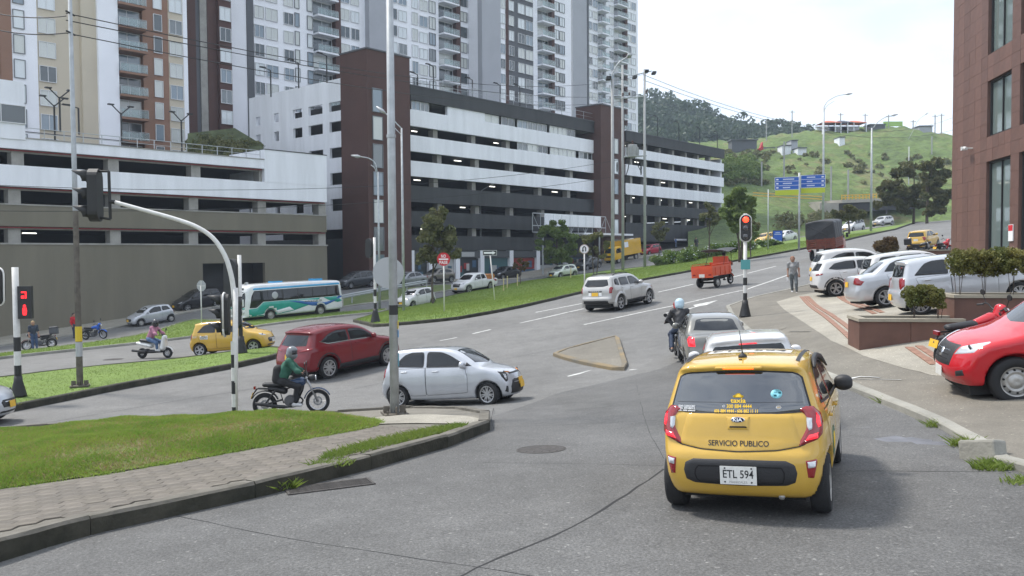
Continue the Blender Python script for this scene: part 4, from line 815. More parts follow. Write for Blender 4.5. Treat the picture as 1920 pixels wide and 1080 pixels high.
T=lambda s,b,sz,c,m,w,hh,bd=.02: sh.text('lettering',b,sz,'B',c,m,rgl,.014,w,bd,hh)
T(0,'taxia',.06,(.0,1.095),M_YPRINT,.14,.04); T(0,'300 884 4444',.05,(-.01,1.045),M_YPRINT,.23,.034); T(0,'606 884 4444 - 606 882 11 11',.05,(.02,1.003),M_YPRINT,.40,.030)
T(0,'GRAN CARROCERY',.03,(.49,1.04),M_WHITE,.17,.018); T(0,'TEL 8928012',.03,(.49,1.02),M_WHITE,.165,.016); T(0,'CEL 3006 606810',.03,(.49,1.0),M_WHITE,.17,.014)
sh.panel('sticker_crown',[(-.045,1.12),(.045,1.12),(.055,1.14),(.03,1.15),(.012,1.165),(-.012,1.165),(-.03,1.15),(-.055,1.14)],'B',M_YPRINT,rgl,.0135,.003,.02)
sh.panel('sticker_badge',[(.135+.016*math.cos(t),1.045+.016*math.sin(t)) for t in an],'B',M_WHITE,rgl,.0135,.003,.02)
o=sh.panel('round_sticker',[(-.345+.055*math.cos(t),1.155+.045*math.sin(t)) for t in an],'B',mat('cyan_sticker',(.25,.62,.68),.5),rgl,.0135,.004,.03)
for a,b,c,d in((-.375,1.165,.03,.02),(-.335,1.14,.03,.02),(-.34,1.17,.035,.006)): sh.panel('sticker_print',[(a-c/2,b-d/2),(a+c/2,b-d/2),(a+c/2,b+d/2),(a-c/2,b+d/2)],'B',mat('teal_ink',(.05,.22,.26),.5),o,.0165,.002,.02)
o=sh.panel('small_sticker',[(-.365+.026*math.cos(t),1.035+.02*math.sin(t)) for t in an],'B',M_WHITE,rgl,.0135,.003,.02); sh.panel('sticker_print',[(-.385,1.028),(-.345,1.028),(-.345,1.034),(-.385,1.034)],'B',M_YPRINT,o,.0165,.002,.02)
sh.line('heater_wire',[(-.58,1.08),(.58,1.08)],'B',.003,M_INK,rgl,.011)
for s in(1,-1): sh.line('roof_channel',[(x-x0,s*.525) for x in np.linspace(.52,2.0,8)],'T',.035,M_DARKPL,taxi,.004)
q=sh.hit(.62-x0,0,'T',0); g=G(); g.lathe([(.045,-.01),(.04,.02),(.018,.035),(.008,.05)],14,Matrix.Translation(q)); g.tube([q+Vector((0,0,.03)),q+Vector((-.05,0,.14)),q+Vector((-.13,0,.27))],[.007,.005,.003],6); g.obj('antenna',M_DARKPL,taxi,True)
q=sh.hit(.47-x0,.0,'T',.002); g=G(); g.box(q,(.02,.03,.012)); g.obj('washer_nozzle',M_DARKPL,taxi)
# roof number panel with plate lettering
o=sh.patch('roof_panel',[(1.02-x0,-.42),(1.02-x0,.42),(1.30-x0,.42),(1.30-x0,-.42)],'T',M_PLW,taxi,.006,.003,.08)
P,F=text_mesh('ETL 594',.22,.74,.012); P3=[sh.hit(1.16-x0+p[1],-p[0],'T',.010) for p in P]; meshobj('lettering',P3,sh.orient(P3,F,'T'),M_INK,o)
mirrors(taxi,sp,M_DARKPL,2.36-x0,1.03); wheels(taxi,sp,'steel')
sh.panel('windscreen',sp['ws'],'F',M_GLASS,taxi,.003,.02,.06)
for s in(1,-1): sh.panel('headlamp',[(s*a,b) for a,b in sp['hl']],'F',M_LENS,taxi,.01,.015,.05)
sh.panel('grille',sp['grille'],'F',M_DARKPL,taxi,.006,.012,.06)
o=sh.panel('door_emblem',[(.95+.15*math.cos(t)-x0,.62+.15*math.sin(t)) for t in an],'R',mat('emblem_green',(.02,.10,.05),.4),taxi,.008,.004,.05); sh.panel('emblem_core',[(.95+.09*math.cos(t)-x0,.62+.09*math.sin(t)) for t in an],'R',M_YPRINT,o,.0105,.004,.05)
q=sh.hit(.36,.25,'B',0); g=G(); g.tube([(q.x+.25,-.36,.22),(q.x+.02,-.36,.22)],.028,10); g.obj('exhaust',M_STEEL,taxi,True)
# ------------------------------------------------------------------ traffic in the junction
c,sh_,s_,x_=car('hatch',P_SIL,place(748,765,106,-1.2,-.70),'silver hatchback turning in the junction behind the grey lamp post','car','car',.032,'slim',steer=R(-14),pfz=.55,sides='LR')
o=sh_.panel('front_intake',[(-.50,.26),(.50,.26),(.53,.44),(.43,.60),(-.43,.60),(-.53,.44)],'F',M_DARKPL,c,.011,.015,.05); sh_.line('intake_trim',[(-.40,.535),(0,.54),(.40,.535)],'F',.022,M_RIM,o,.017)
sh_.line('bonnet_trim',[(-.5,.755),(0,.77),(.5,.755)],'F',.035,M_DARKPL,c,.008)
for s in(1,-1):
    o=sh_.panel('lamp_housing',[(s*.50,.80),(s*.70,.83),(s*.715,.70),(s*.66,.56),(s*.60,.58)],'F',M_DARKPL,c,.014,.012,.04); sh_.panel('lamp_lens',[(s*.585,.76),(s*.665,.77),(s*.675,.68),(s*.645,.61),(s*.605,.64)],'F',M_LENS,o,.020,.008,.03)
    sh_.panel('turn_lamp',[(s*.36,.765),(s*.52,.785),(s*.53,.82),(s*.40,.80)],'F',M_AMBER,c,.016,.006,.03); sh_.panel('corner_vent',[(s*.60,.30),(s*.68,.33),(s*.665,.47),(s*.62,.46)],'F',M_DARKPL,c,.010,.008,.03)
q=sh_.hit(0,.46,'F',.03); plate(c,axes((0,1,0),(-.1,0,1),q),None,M_PLY)
c,sh_,s_,x_=car('suv',P_RED,place(616,710,36,-1.35,-.80),'deep red sport utility car beside the green jacket motorcyclist','car','car',.034,'slim',pz=.80,lit=False)
for sd in 'LR':
    sh_.line('chrome_strip',[(.66-x_,1.25),(.98-x_,1.145),(1.9-x_,1.135),(2.98-x_,1.105)],sd,.022,M_CHROME,c,.008)
o=sh_.panel('emblem',[(.075*math.cos(t),1.035+.06*math.sin(t)) for t in an],'B',M_CHROME,c,.016,.01,.03); sh_.panel('emblem_core',[(.05*math.cos(t),1.04+.035*math.sin(t)) for t in an],'B',P_RED,o,.019,.005,.03)
c,sh_,s_,x_=car('duster',P_DUST,place(1163,582,37,-1.335,-.80),'silver off-road car with roof rails driving up the avenue','car','car',.04,'alloy',pz=.80,rails=(.75,.95,1.4,1.9,2.2))
o=sh_.panel('plate_garnish',[(-.36,.90),(.36,.90),(.36,.96),(-.36,.96)],'B',M_DARKPL,c,.012,.008,.05)
for k in range(5): sh_.panel('garnish_mark',[(-.2+.1*k-.025,.915),(-.2+.1*k+.025,.915),(-.2+.1*k+.025,.945),(-.2+.1*k-.025,.945)],'B',M_RIM,o,.016,.004,.03)
for s in(1,-1): sh_.panel('reflector',[(s*.2,.72),(s*.34,.72),(s*.34,.86),(s*.2,.86)],'B',M_WHITE,c,.010,.006,.04)
sh_.line('wiper',[(-.05,1.15),(.35,1.17)],'B',.03,M_DARKPL,c,.016)
car('sedan',P_GREY,place(1288,702,7,-1.29,.74,flat=True)@Matrix.Rotation(R(-1.5),4,'X')@Matrix.Scale(.95,4),'grey beige saloon waiting ahead with the motorcycle at its side','car','car',.04,'alloy',lit=True)
c,sh_,s_,x_=car('hatch',P_WHT,frame(4.0,14.25,13),'white hatchback waiting between the nearest taxi and the grey saloon','car','car',.036,'alloy',lit=True)
sh_.panel('brake_lamp',[(-.14,1.34),(.14,1.34),(.13,1.36),(-.13,1.36)],'B',M_TAILON,c,.012,.005,.03)
c,sh_,s_,x_=car('city',P_YEL,place(376,668,93,-1.2,-.70),'yellow hatchback taxi with a side plate beside the grass strip','taxi','taxi',.04,'alloy',plate_r=M_PLW,ptxt='STQ 927')
o=sh_.panel('side_plate',[(.62-x_,.74),(.98-x_,.73),(.98-x_,.90),(.62-x_,.91)],'R',M_PLW,c,.010,.004,.06); sh_.text('lettering','STQ 927',.1,'R',(.80-x_,.82),M_INK,o,.014,.31,.01,.10)
sh_.text('lettering','TAXI',.08,'R',(.36-x_,.86),M_PLW,c,.012,.2,.01,.08)
car('mini',P_SIL,place(265,612,222,1.17,.70,.0),'small silver three-door car parked below the long blank wall','car','car',.05,'steel')
car('van',P_BLK,place(352,584,222,1.29,.75,.0),'black minivan parked behind the small silver car','car','car',.055,'alloy')
car('hatch',P_SIL,place(24,792,80,1.85,0),'silver car nose just entering at the left edge','car','car',.04,'alloy')
car('city',P_WHT,place(775,578,215,1.2,.7),'white car coming down behind the striped post','car','car',.055,'dark')
c,sh_,s_,x_=car('pickup',P_WHT,place(880,550,217,1.5,.8),'white pickup truck with a load of wood on its bed','pickup','pickup_truck',.06,'alloy')
M_WOODL=mat('orange_timber',(.42,.16,.04),.7,var=.35,vscale=3)
for k in range(6): g=G(); g.bx(-2.45,-.95,-.68,.68,.70+.13*k,.81+.13*k); g.obj('timber_load',M_WOODL,c)
car('van',P_DGREY,place(678,539,222,0,.8,.1),'dark grey estate car parked behind the bus','car','car',.07,'alloy')
car('sedan',P_MGREY,place(775,538,222,0,.8,.1),'mid grey saloon parked before the brown corner tower','car','car',.065,'alloy')
car('crossover',P_BRN,place(830,530,222,0,.8,.1),'brown grey car parked beside the shop windows','car','car',.07,'alloy')
car('sedan',P_BLK,place(957,523,222,0,.8),'black saloon parked behind the white pickup','car','car',.075,'alloy')
car('crossover',P_MINT,place(1065,521,222,0,.8),'pale green crossover coming past the dense round tree','car','car',.07,'alloy')
car('sedan',P_DGREY,place(1113,504,222,0,.8),'dark car far back beyond the turn-back sign','car','car',.08,'alloy')
car('hatch',paint('far_red',(.33,.01,.03)),place(1228,477,228,0,.7),'red car far up the side road behind the yellow box truck','car','car',.08,'alloy')
c,sh_,s_,x_=car('city',P_YEL,place(1722,468,43,-1.2,0),'yellow taxi going uphill beside the clad building','taxi','taxi',.06,'alloy',plate_r=M_PLW)
car('city',P_YEL,place(1447,457,228,0,.7),'yellow taxi partly hidden by the blue advertising panel','taxi','taxi',.08,'alloy')
car('sedan',P_WHT,place(1480,454,228,0,.7),'white car passing behind the blue advertising panel','car','car',.09,'alloy')
car('van',P_WHT,place(1609,433,232,0,.7),'white minibus on the upper road beside a lamp post','car','car',.08,'alloy')
car('duster',P_DUST,place(1663,423,235,0,.7),'silver off-road car on the upper road below the hill','car','car',.08,'alloy')
# parked nose-in on the plaza, rears towards the street
GP='cars parked nose-in on the plaza'
car('hatch',P_SIL,place(1727,592,101,-1.2,-.7,.085),'silver hatchback behind the low planter, nearest of the parked row','car','parked_car',.036,'slim',GP,pz=.50)
car('aveo',P_SIL,place(1662,577,97,-1.29,-.75,.085),'silver saloon parked second in the plaza row','car','parked_car',.036,'alloy',GP,pz=.80)
car('van',P_WHT,place(1668,560,97,-1.29,-.75,.085),'white minivan parked third in the plaza row','car','parked_car',.045,'alloy',GP)
car('crossover',P_WHT,place(1568,556,97,-1.3,-.76,.085),'white crossover with black arches parked fourth in the plaza row','car','parked_car',.04,'alloy',GP)
car('suv',P_WHT,place(1580,534,96,-1.0,-.76,.085),'white car with dark tailgate parked behind the white crossover','car','parked_car',.05,'alloy',GP,glass=M_GLASS)
c,sh_,s_,x_=car('pickup',P_REDP,place(1905,757,282,1.575,.80,.0),'bright red pickup nose at the right edge of the picture','pickup','pickup_truck',.034,'steel',pfz=.50,plate_r=M_PLW)
sh_.panel('badge',[(.07*math.cos(t),.80+.07*math.sin(t)) for t in an],'F',M_CHROME,c,.02,.01,.03)
for s in(1,-1): sh_.panel('fog_lamp_recess',[(s*a,b) for a,b in [(.52,.46),(.72,.50),(.70,.60),(.54,.56)]],'F',M_DARKPL,c,.006,.012,.05)
# ------------------------------------------------------------------ buildings
M_BWHITE=mat('render_white',(.74,.755,.79),.8,var=.09,vscale=.9,stretch=(1,1,.12)); M_BTAUPE=mat('render_taupe',(.165,.15,.112),.85,var=.10,vscale=.7,stretch=(1,1,.15)); M_BDARK=mat('fascia_charcoal',(.036,.038,.04),.7,var=.25,vscale=.8,stretch=(1,1,.12))
M_BBROWN=mat('brick_brown',(.075,.036,.029),.8,var=.12,vscale=.5,bump=.2,bscale=12); M_INT=mat('parking_interior',(.022,.021,.02),.9); M_COL=mat('bare_concrete',(.30,.29,.265),.85,var=.18,vscale=1.0); M_PIPE=mat('red_pipe',(.20,.015,.018),.5)  # M_INT: grey concrete coloured near black, shade of the openings painted in
M_CREAM=mat('render_cream',(.52,.46,.36),.8,var=.05,vscale=.3); M_TAN=mat('brick_tan',(.24,.135,.09),.8,var=.08,vscale=.4); M_LGREY=mat('render_grey',(.36,.37,.40),.8,var=.05,vscale=.3); M_MGREYW=mat('render_dark_grey',(.10,.105,.115),.8,var=.06,vscale=.3); M_TWHITE=mat('tower_white',(.80,.81,.85),.8,var=.04,vscale=.3)
M_FRAME=mat('window_frame_white',(.62,.63,.64),.5); M_FRAMEG=mat('window_frame_grey',(.16,.17,.18),.5); M_RAIL=mat('galvanised_rail',(.40,.42,.43),.45,metal=.6)
def pane(name,c,r=.08): return mat('pane_'+name,c,r,spec=.8,coat=.6)
PANES=[pane('dark',(.04,.055,.06)),pane('curtain',(.50,.52,.49),.15),pane('blue',(.17,.22,.26)),pane('pale',(.60,.64,.65),.12),pane('mid',(.13,.15,.155))]  # light pane colours stand for curtains and painted-in sky reflection
M_RGLASS=mat('railing_glass',(.55,.66,.66),.05,trans=.75,spec=.6)
M_LAMPON=mat('tube_lamp',(.9,.9,.85),.5,emit=(1,.98,.88),estr=1.6)
def bframe(u,v,d,th):
    p=at(u,v,d); t=R(th); m=Matrix((Vector((math.sin(t),math.cos(t),0)),Vector((-math.cos(t),math.sin(t),0)),Vector((0,0,1)))).transposed().to_4x4(); m.translation=(p.x,p.y,0); return m
def onp(u,v,m,y=0.0):
    """photo position -> local (x,z) on the facade plane local y"""
    i=m.inverted(); o=i@Vector((0,0,CZ)); r=(i.to_3x3()@ray(u,v)); k=(y-o.y)/r.y; q=o+r*k; return q.x,q.z
def project(p):
    q=Vector(p)-Vector((0,0,CZ)); z=q.dot(_fw); return 960+FPX*q.dot(_rt)/z, 540-FPX*q.dot(_up)/z
def ysolve(m,x,u,y0,y1,z=10):
    for _ in range(50):
        y=(y0+y1)/2
        if (project(m@Vector((x,y,z)))[0]-u)*(project(m@Vector((x,y1,z)))[0]-u)>0: y1=y
        else: y0=y
    return y
def part(name,root,m,*boxes,smooth=False):
    g=G()
    for b in boxes: g.bx(*b)
    return g.obj(name,m,root)
WM={}
def window(root,x,z,w,h,y=-.02,fm=M_FRAME,split=.5,pm=None,depth=.1,name='window'):
    k=(round(w,2),round(h,2),split,fm.name)
    if k not in WM:
        g=G(); t=.06; g.bx(-w/2,-w/2+t,-depth,0,0,h); g.bx(w/2-t,w/2,-depth,0,0,h); g.bx(-w/2+t,w/2-t,-depth,0,h-t,h); g.bx(-w/2+t,w/2-t,-depth,0,0,t)
        if split: xs=-w/2+w*split; g.bx(xs-t/2,xs+t/2,-depth*.8,0,t,h-t)
        a=g.mesh('window',fm); b={}
        for p in PANES: g=G(); g.bx(-w/2+t*.8,w/2-t*.8,-depth*.45,-.005,t*.8,h-t*.8); b[p.name]=g.mesh('pane',p)
        WM[k]=(a,b)
    a,b=WM[k]; o=inst(name,a,root,(x,y,z)); inst('pane',b[(pm or PANES[RND.choices(range(5),(2,4,3,4,1))[0]]).name],o); return o
# --- left car park with the long blank wall
mL=bframe(0,633,62,42); A=empty('car_park_building',M=mL,label='long car park with a blank taupe wall and white parapets on the left',cat='building')
XL,XR=-14.0,onp(613,461,mL)[0]; xo=onp(495,330,mL)[0]; gx0,gz1=onp(380,494,mL); gx1,_=onp(497,494,mL)
D=16.0
part('lower_wall',A,M_BTAUPE,(XL,gx0,0,.4,-9,3.6),(gx1,XR,0,.4,-9,3.6),(gx0,gx1,0,.4,gz1,3.6)); part('wall_cap',A,M_COL,(XL,XR+.1,-.06,.5,3.6,3.72))
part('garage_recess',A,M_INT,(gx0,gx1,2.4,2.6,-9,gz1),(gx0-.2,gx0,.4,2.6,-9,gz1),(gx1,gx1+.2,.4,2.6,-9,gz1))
gt=part('garage_gate',A,mat('gate_black',(.02,.02,.022),.6),(gx0,gx1,2.1,2.2,-9,gz1))
for k in range(12): z=gz1-.25-.32*k; part('gate_slat',gt,mat('gate_black',(.02,.02,.022)),(gx0+.05,gx1-.05,2.05,2.1,z,z+.27))
part('middle_band',A,M_BTAUPE,(XL,XR,0,.3,4.95,6.5)); part('band_cap',A,M_COL,(XL,XR+.06,-.05,.35,6.5,6.6))
part('upper_band',A,M_BWHITE,(XL,XR,-.1,.3,7.85,9.42)); part('parapet',A,M_BWHITE,(XL,xo,-.1,.3,10.62,11.42)); part('parapet_cap',A,M_COL,(XL,xo,-.16,.36,11.42,11.5))
zt=onp(560,287,mL)[1]; part('end_block',A,M_BWHITE,(xo,XR+.02,-.12,6,9.42,zt),); part('end_block_cap',A,M_BDARK,(xo,XR+.05,-.17,6.05,zt,zt+.07))
part('end_wall',A,M_BTAUPE,(XR-.35,XR-.02,.32,D,-9,3.6),(XR-.35,XR-.02,.32,D,4.95,6.5)); part('end_wall_white',A,M_BWHITE,(XR-.35,XR-.02,.32,D,7.85,9.4))
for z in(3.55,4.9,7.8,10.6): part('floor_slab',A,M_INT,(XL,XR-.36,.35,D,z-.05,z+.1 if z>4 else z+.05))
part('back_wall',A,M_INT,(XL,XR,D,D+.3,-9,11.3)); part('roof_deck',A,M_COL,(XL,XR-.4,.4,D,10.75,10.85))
for us,z0,z1 in(((25,214,360,488,601),3.72,4.93),((25,213,360,488,601),6.6,7.83),((31,210,364,490),9.42,10.6)):
    for u in us:
        x=onp(u,(440 if z0<4 else 370 if z0<7 else 300),mL,.6)[0]; part('column',A,M_COL,(x-.42,x+.42,.35,1.3,z0,z1))
    xe=XR if z0<9 else xo; part('red_pipe',A,M_PIPE,(XL,xe-.1,.12,.22,z1-.12,z1-.03)); part('beam',A,M_COL,(XL,xe,.45,.6,z1-.22,z1-.0))
for u,v in((55,437),(210,437)): x,z=onp(u,v,mL,3); part('tube_lamp',A,M_LAMPON,(x-.5,x+.5,2.95,3.05,z-.05,z+.03))
x0_,z0_=onp(43,155,mL); part('end_tower',A,M_BWHITE,(XL,x0_,-.2,5,11.3,z0_)); xw0=onp(0,200,mL)[0]; o=window(A,(onp(15,215,mL)[0]),onp(15,231,mL)[1],2.2,1.35,-.22,M_FRAME,.25,PANES[0])
# roof rail of the left car park
def railing(root,x0,x1,z,y,h,step,m=M_RAIL,name='roof_railing',dz=0.0):
    g=G(); n=max(1,int((x1-x0)/step))
    for k in range(n+1): x=x0+(x1-x0)*k/n; g.bx(x-.025,x+.025,y-.025,y+.025,z+dz*k/n,z+dz*k/n+h)
    g.tube([(x0,y,z+h),(x1,y,z+h+dz)],.03,6); g.tube([(x0,y,z+h*.5),(x1,y,z+h*.5+dz)],.02,6); return g.obj(name,m,root)
railing(A,x0_,xo-.3,11.5,.1,.75,1.4)
pgx=onp(225,270,mL,3)[0]; pg=G()
for k in range(12): x=x0_+.3+k*(pgx-x0_)/12; pg.box((x,3.0,12.35),(.7,3.4,.07),M=Matrix.Rotation(R(8),3,'X'))
pg.obj('pergola_slats',M_MGREYW,A)
# --- main car park
mB=bframe(770,470,95,40.5); B=empty('car_park_building',M=mB,label='large car park with white and charcoal bands and brown corner tower',cat='building')
bx1=onp(1137,345,mB)[0]; bx2=onp(1172,345,mB)[0]; bx3=onp(1356,345,mB)[0]; DB=18.0
LV=[(18.8,17.0,M_BWHITE),(15.98,14.2,M_BWHITE),(13.15,11.45,M_BWHITE),(10.4,8.6,M_BDARK),(7.6,5.85,M_BDARK),(4.9,3.2,M_BDARK)]
LV2=[(18.6,17.2,M_BWHITE),(16.1,14.5,M_BWHITE),(13.3,11.6,M_BWHITE),(10.3,8.6,M_BDARK),(7.4,4.6,M_BDARK)]
part('roof_fascia',B,M_BDARK,(0,bx1,-.25,.3,19.85,21.4)); part('roof_fascia',B,M_BDARK,(bx2,bx3,-.25,.3,19.5,21.0)); part('fascia_cap',B,M_MGREYW,(0,bx1,-.32,.36,21.4,21.5)); part('fascia_cap',B,M_MGREYW,(bx2,bx3,-.32,.36,21.0,21.1))
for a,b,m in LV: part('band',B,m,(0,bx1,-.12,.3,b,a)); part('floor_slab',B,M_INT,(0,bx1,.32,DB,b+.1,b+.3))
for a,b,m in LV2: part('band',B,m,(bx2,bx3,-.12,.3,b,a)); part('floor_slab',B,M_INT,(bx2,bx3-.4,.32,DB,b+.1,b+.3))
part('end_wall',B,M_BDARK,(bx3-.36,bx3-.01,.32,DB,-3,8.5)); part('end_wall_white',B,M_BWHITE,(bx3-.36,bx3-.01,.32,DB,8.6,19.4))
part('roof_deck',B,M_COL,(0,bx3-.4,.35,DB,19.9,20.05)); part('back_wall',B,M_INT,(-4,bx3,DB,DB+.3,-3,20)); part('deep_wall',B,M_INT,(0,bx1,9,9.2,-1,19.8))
x_p=onp(838,200,mB)[0]; part('upper_wall',B,M_BWHITE,(x_p,onp(908,215,mB)[0],-.08,.3,18.8,19.85))
def wrow(us,z,h,per=2):
    for u0,u1 in us:
        a=onp(u0,300,mB)[0]; b=onp(u1,300,mB)[0]; w=(b-a)/per
        for k in range(per): window(B,a+w*(k+.5),z,w*.97,h,.15,M_FRAME,.5,PANES[RND.choice((0,1,2,4))],.12)
wrow([(773,806)],18.82,1.0,2); wrow([(909,937),(941,966)],18.82,1.0,1); wrow([(971,1026),(1031,1079)],18.82,1.0,3); wrow([(971,1027),(1032,1080),(1086,1134)],16.0,.97,3)
for k,(z0,z1) in enumerate(((15.98,17.0),(13.15,14.2),(10.4,11.45),(7.6,8.6),(4.9,5.85))):
    x=4.5+(.6 if k%2 else 0)
    while x<bx1-1:
        if not(k==0 and onp(965,280,mB)[0]<x<bx1): part('column',B,M_COL,(x-.35,x+.35,.5,1.3,z0,z1)); 
        x+=6.4
    for x in [q+RND.uniform(-1.5,1.5) for q in (2.2,9.0,15.5,22,28.5)[k%2::2] if RND.random()<.75]: part('tube_lamp',B,M_LAMPON,(x,x+RND.uniform(.7,1.2),2.0,2.12,z1-.2,z1-.1))
for k,(z0,z1) in enumerate(((18.6,19.5),(16.1,17.2),(13.3,14.5),(10.3,11.6),(7.4,8.6))):
    x=bx2+2.5
    while x<bx3-1: part('column',B,M_COL,(x-.3,x+.3,.5,1.3,z0,z1)); x+=4.2
    for x in [q+RND.uniform(-2,2) for q in (bx2+5,bx2+14,bx2+24) if RND.random()<.6]: part('tube_lamp',B,M_LAMPON,(x,x+RND.uniform(.7,1.2),2.0,2.12,z1-.2,z1-.1))
# corner tower and its perpendicular wing
yt=-2.2; ta=onp(690,300,mB,yt)[0]; tb=onp(770,300,mB,yt)[0]; tz=onp(688,91,mB,yt)[1]; yb=ysolve(mB,ta,641,yt,30)
part('corner_tower',B,M_BBROWN,(ta,tb,yt,yb,-3,tz)); part('tower_cap',B,M_MGREYW,(ta-.1,tb+.1,yt-.1,yb+.1,tz,tz+.15))
for k in range(7): window(B,(ta+onp(708,300,mB,yt)[0])/2+.65,tz-6.3-2.85*k if k else tz-6.3,1.35,2.45,yt-.02,M_FRAMEG,0,PANES[(2,1,4)[k%3]],.1,'tower_window')
wx=ta+.9; yw=ysolve(mB,wx,470,yb,90)
def wing(name,m,z0,z1,y0=yb,y1=yw,o=0): part(name,B,m,(wx-o,wx+.3,y0,y1,z0,z1))
part('wing_side',B,M_BWHITE,(wx+.3,wx+8,yw-.3,yw,8,20.8))
wing('wing_wall',M_BWHITE,19.2,21.6); wing('wing_wall',M_BWHITE,17.1,18.2); wing('wing_wall',M_BWHITE,14.3,16.0); wing('wing_wall',M_BWHITE,11.6,13.2); wing('wing_wall',M_BWHITE,8.8,10.3); wing('wing_wall',M_BWHITE,5.5,7.5); wing('wing_wall',M_BDARK,-3,4.5)
for z0,z1 in((18.2,19.2),(16.0,17.1),(13.2,14.3),(10.3,11.6),(7.5,8.8)):
    part('wing_back',B,M_INT,(wx+5,wx+5.2,yb,yw,z0-1,z1+1)); n=5
    for k in range(n+1): y=yb+(yw-yb)*k/n; wd=1.2+(1.6 if k>2 else 0); part('wing_pier',B,M_BWHITE,(wx,wx+.29,max(yb,y-wd/2),min(yw,y+wd/2),z0,z1))
# second brown tower
sx0,sx1=onp(1127,300,mB,-1.4)[0],onp(1171,300,mB,-1.4)[0]; sz=onp(1127,196,mB,-1.4)[1]; ys2=ysolve(mB,sx0,1080,-1.4,40,20)
part('stair_tower',B,M_BBROWN,(sx0,sx1,-1.4,ys2,-3,sz)); part('tower_cap',B,M_MGREYW,(sx0-.1,sx1+.1,-1.5,ys2+.1,sz,sz+.15))
for k in range(6): window(B,sx0+(sx1-sx0)*.62,sz-6.6-2.9*k,1.1,2.2,-1.42,M_FRAMEG,0,PANES[(1,3,2)[k%3]],.1,'tower_window')
railing(B,.3,bx1-.4,21.5,.1,1.1,2.4,name='roof_mesh_railing')
# shop fronts under the bands
SC=[mat('shop_%d'%i,c,.35,spec=.6) for i,c in enumerate([(.02,.025,.03),(.03,.10,.11),(.25,.02,.02),(.04,.09,.16),(.35,.36,.36),(.02,.06,.05)])]
part('shop_back',B,M_INT,(0,bx3,3.5,3.7,-3,3.2)); part('shop_sign_band',B,mat('shop_fascia',(.06,.065,.07),.5),(0,bx1,-.05,.3,2.3,3.15))
xs=[onp(u,500,mB)[0] for u in (770,806,856,902,957,1007,1060,1105,1137)]
for i,(a,b) in enumerate(zip(xs[:-1],xs[1:])):
    part('shop_pillar',B,M_BWHITE,(a-.22,a+.45,-.15,.5,-3,3.2)); zb=-1.2+.09*(a)
    o=part('shop_window',B,SC[(0,4,0,1,2,0,3,0)[i]],(a+.5,b-.25,.25,.35,zb+.5,2.25)); part('shop_plinth',B,SC[(4,3,4,4,3,4,0,4)[i]],(a+.5,b-.25,.2,.4,zb-1.5,zb+.45))
    for k in range(5): w=RND.uniform(.35,.9); xx=RND.uniform(a+.7,b-.4-w); z=RND.uniform(zb+.55,1.2); part('display',o,SC[RND.randrange(1,6)],(xx,xx+w,.17+.012*k,.2+.012*k,z,z+RND.uniform(.5,1.0)))
for k,(x,w,m) in enumerate(((xs[2]+.8,2.2,SC[4]),(xs[1]+.5,1.6,SC[5]))): part('shop_sign',B,m,(x,x+w,-.12,-.06,2.45,3.0))
# canopy with white sign boards over the entrance
cn=empty('entrance_canopy',M=mB,label='white sign boards on a steel truss over the car park entrance',cat='canopy')
c0=onp(1020,420,mB,-5)[0]; c1=onp(1126,420,mB,-5)[0]; zc=onp(1070,403,mB,-5)[1]; zd=onp(1070,425,mB,-5)[1]; n=7
for k in range(n): a=c0+(c1-c0)*k/n; part('sign_board',cn,M_BWHITE,(a+.04,a+(c1-c0)/n-.04,-5.1,-5,zd,zc))
g=G(); zl=onp(1070,437,mB,-5)[1]
for z in(zc,zd,zl): g.tube([(c0-2,-4.8,z),(c1+1.5,-4.8,z)],.06,6)
for k in range(11): a=c0-2+(c1-c0+3.5)*k/10; g.tube([(a,-4.8,zl),(a,-4.8,zc)],.045,6); g.tube([(a,-4.8,zl if k%2 else zc),(a+(c1-c0+3.5)/10,-4.8,zc if k%2 else zl)],.035,6)
g.tube([(c0,-4.8,-2),(c0,-4.8,zl)],.12,8); g.tube([(c1,-4.8,-1),(c1,-4.8,zl)],.12,8); g.obj('truss',M_RAIL,cn); part('canopy_roof',cn,M_BWHITE,(c1-4,onp(1185,436,mB,-5)[0],-5.2,0,zl-.15,zl+.1))

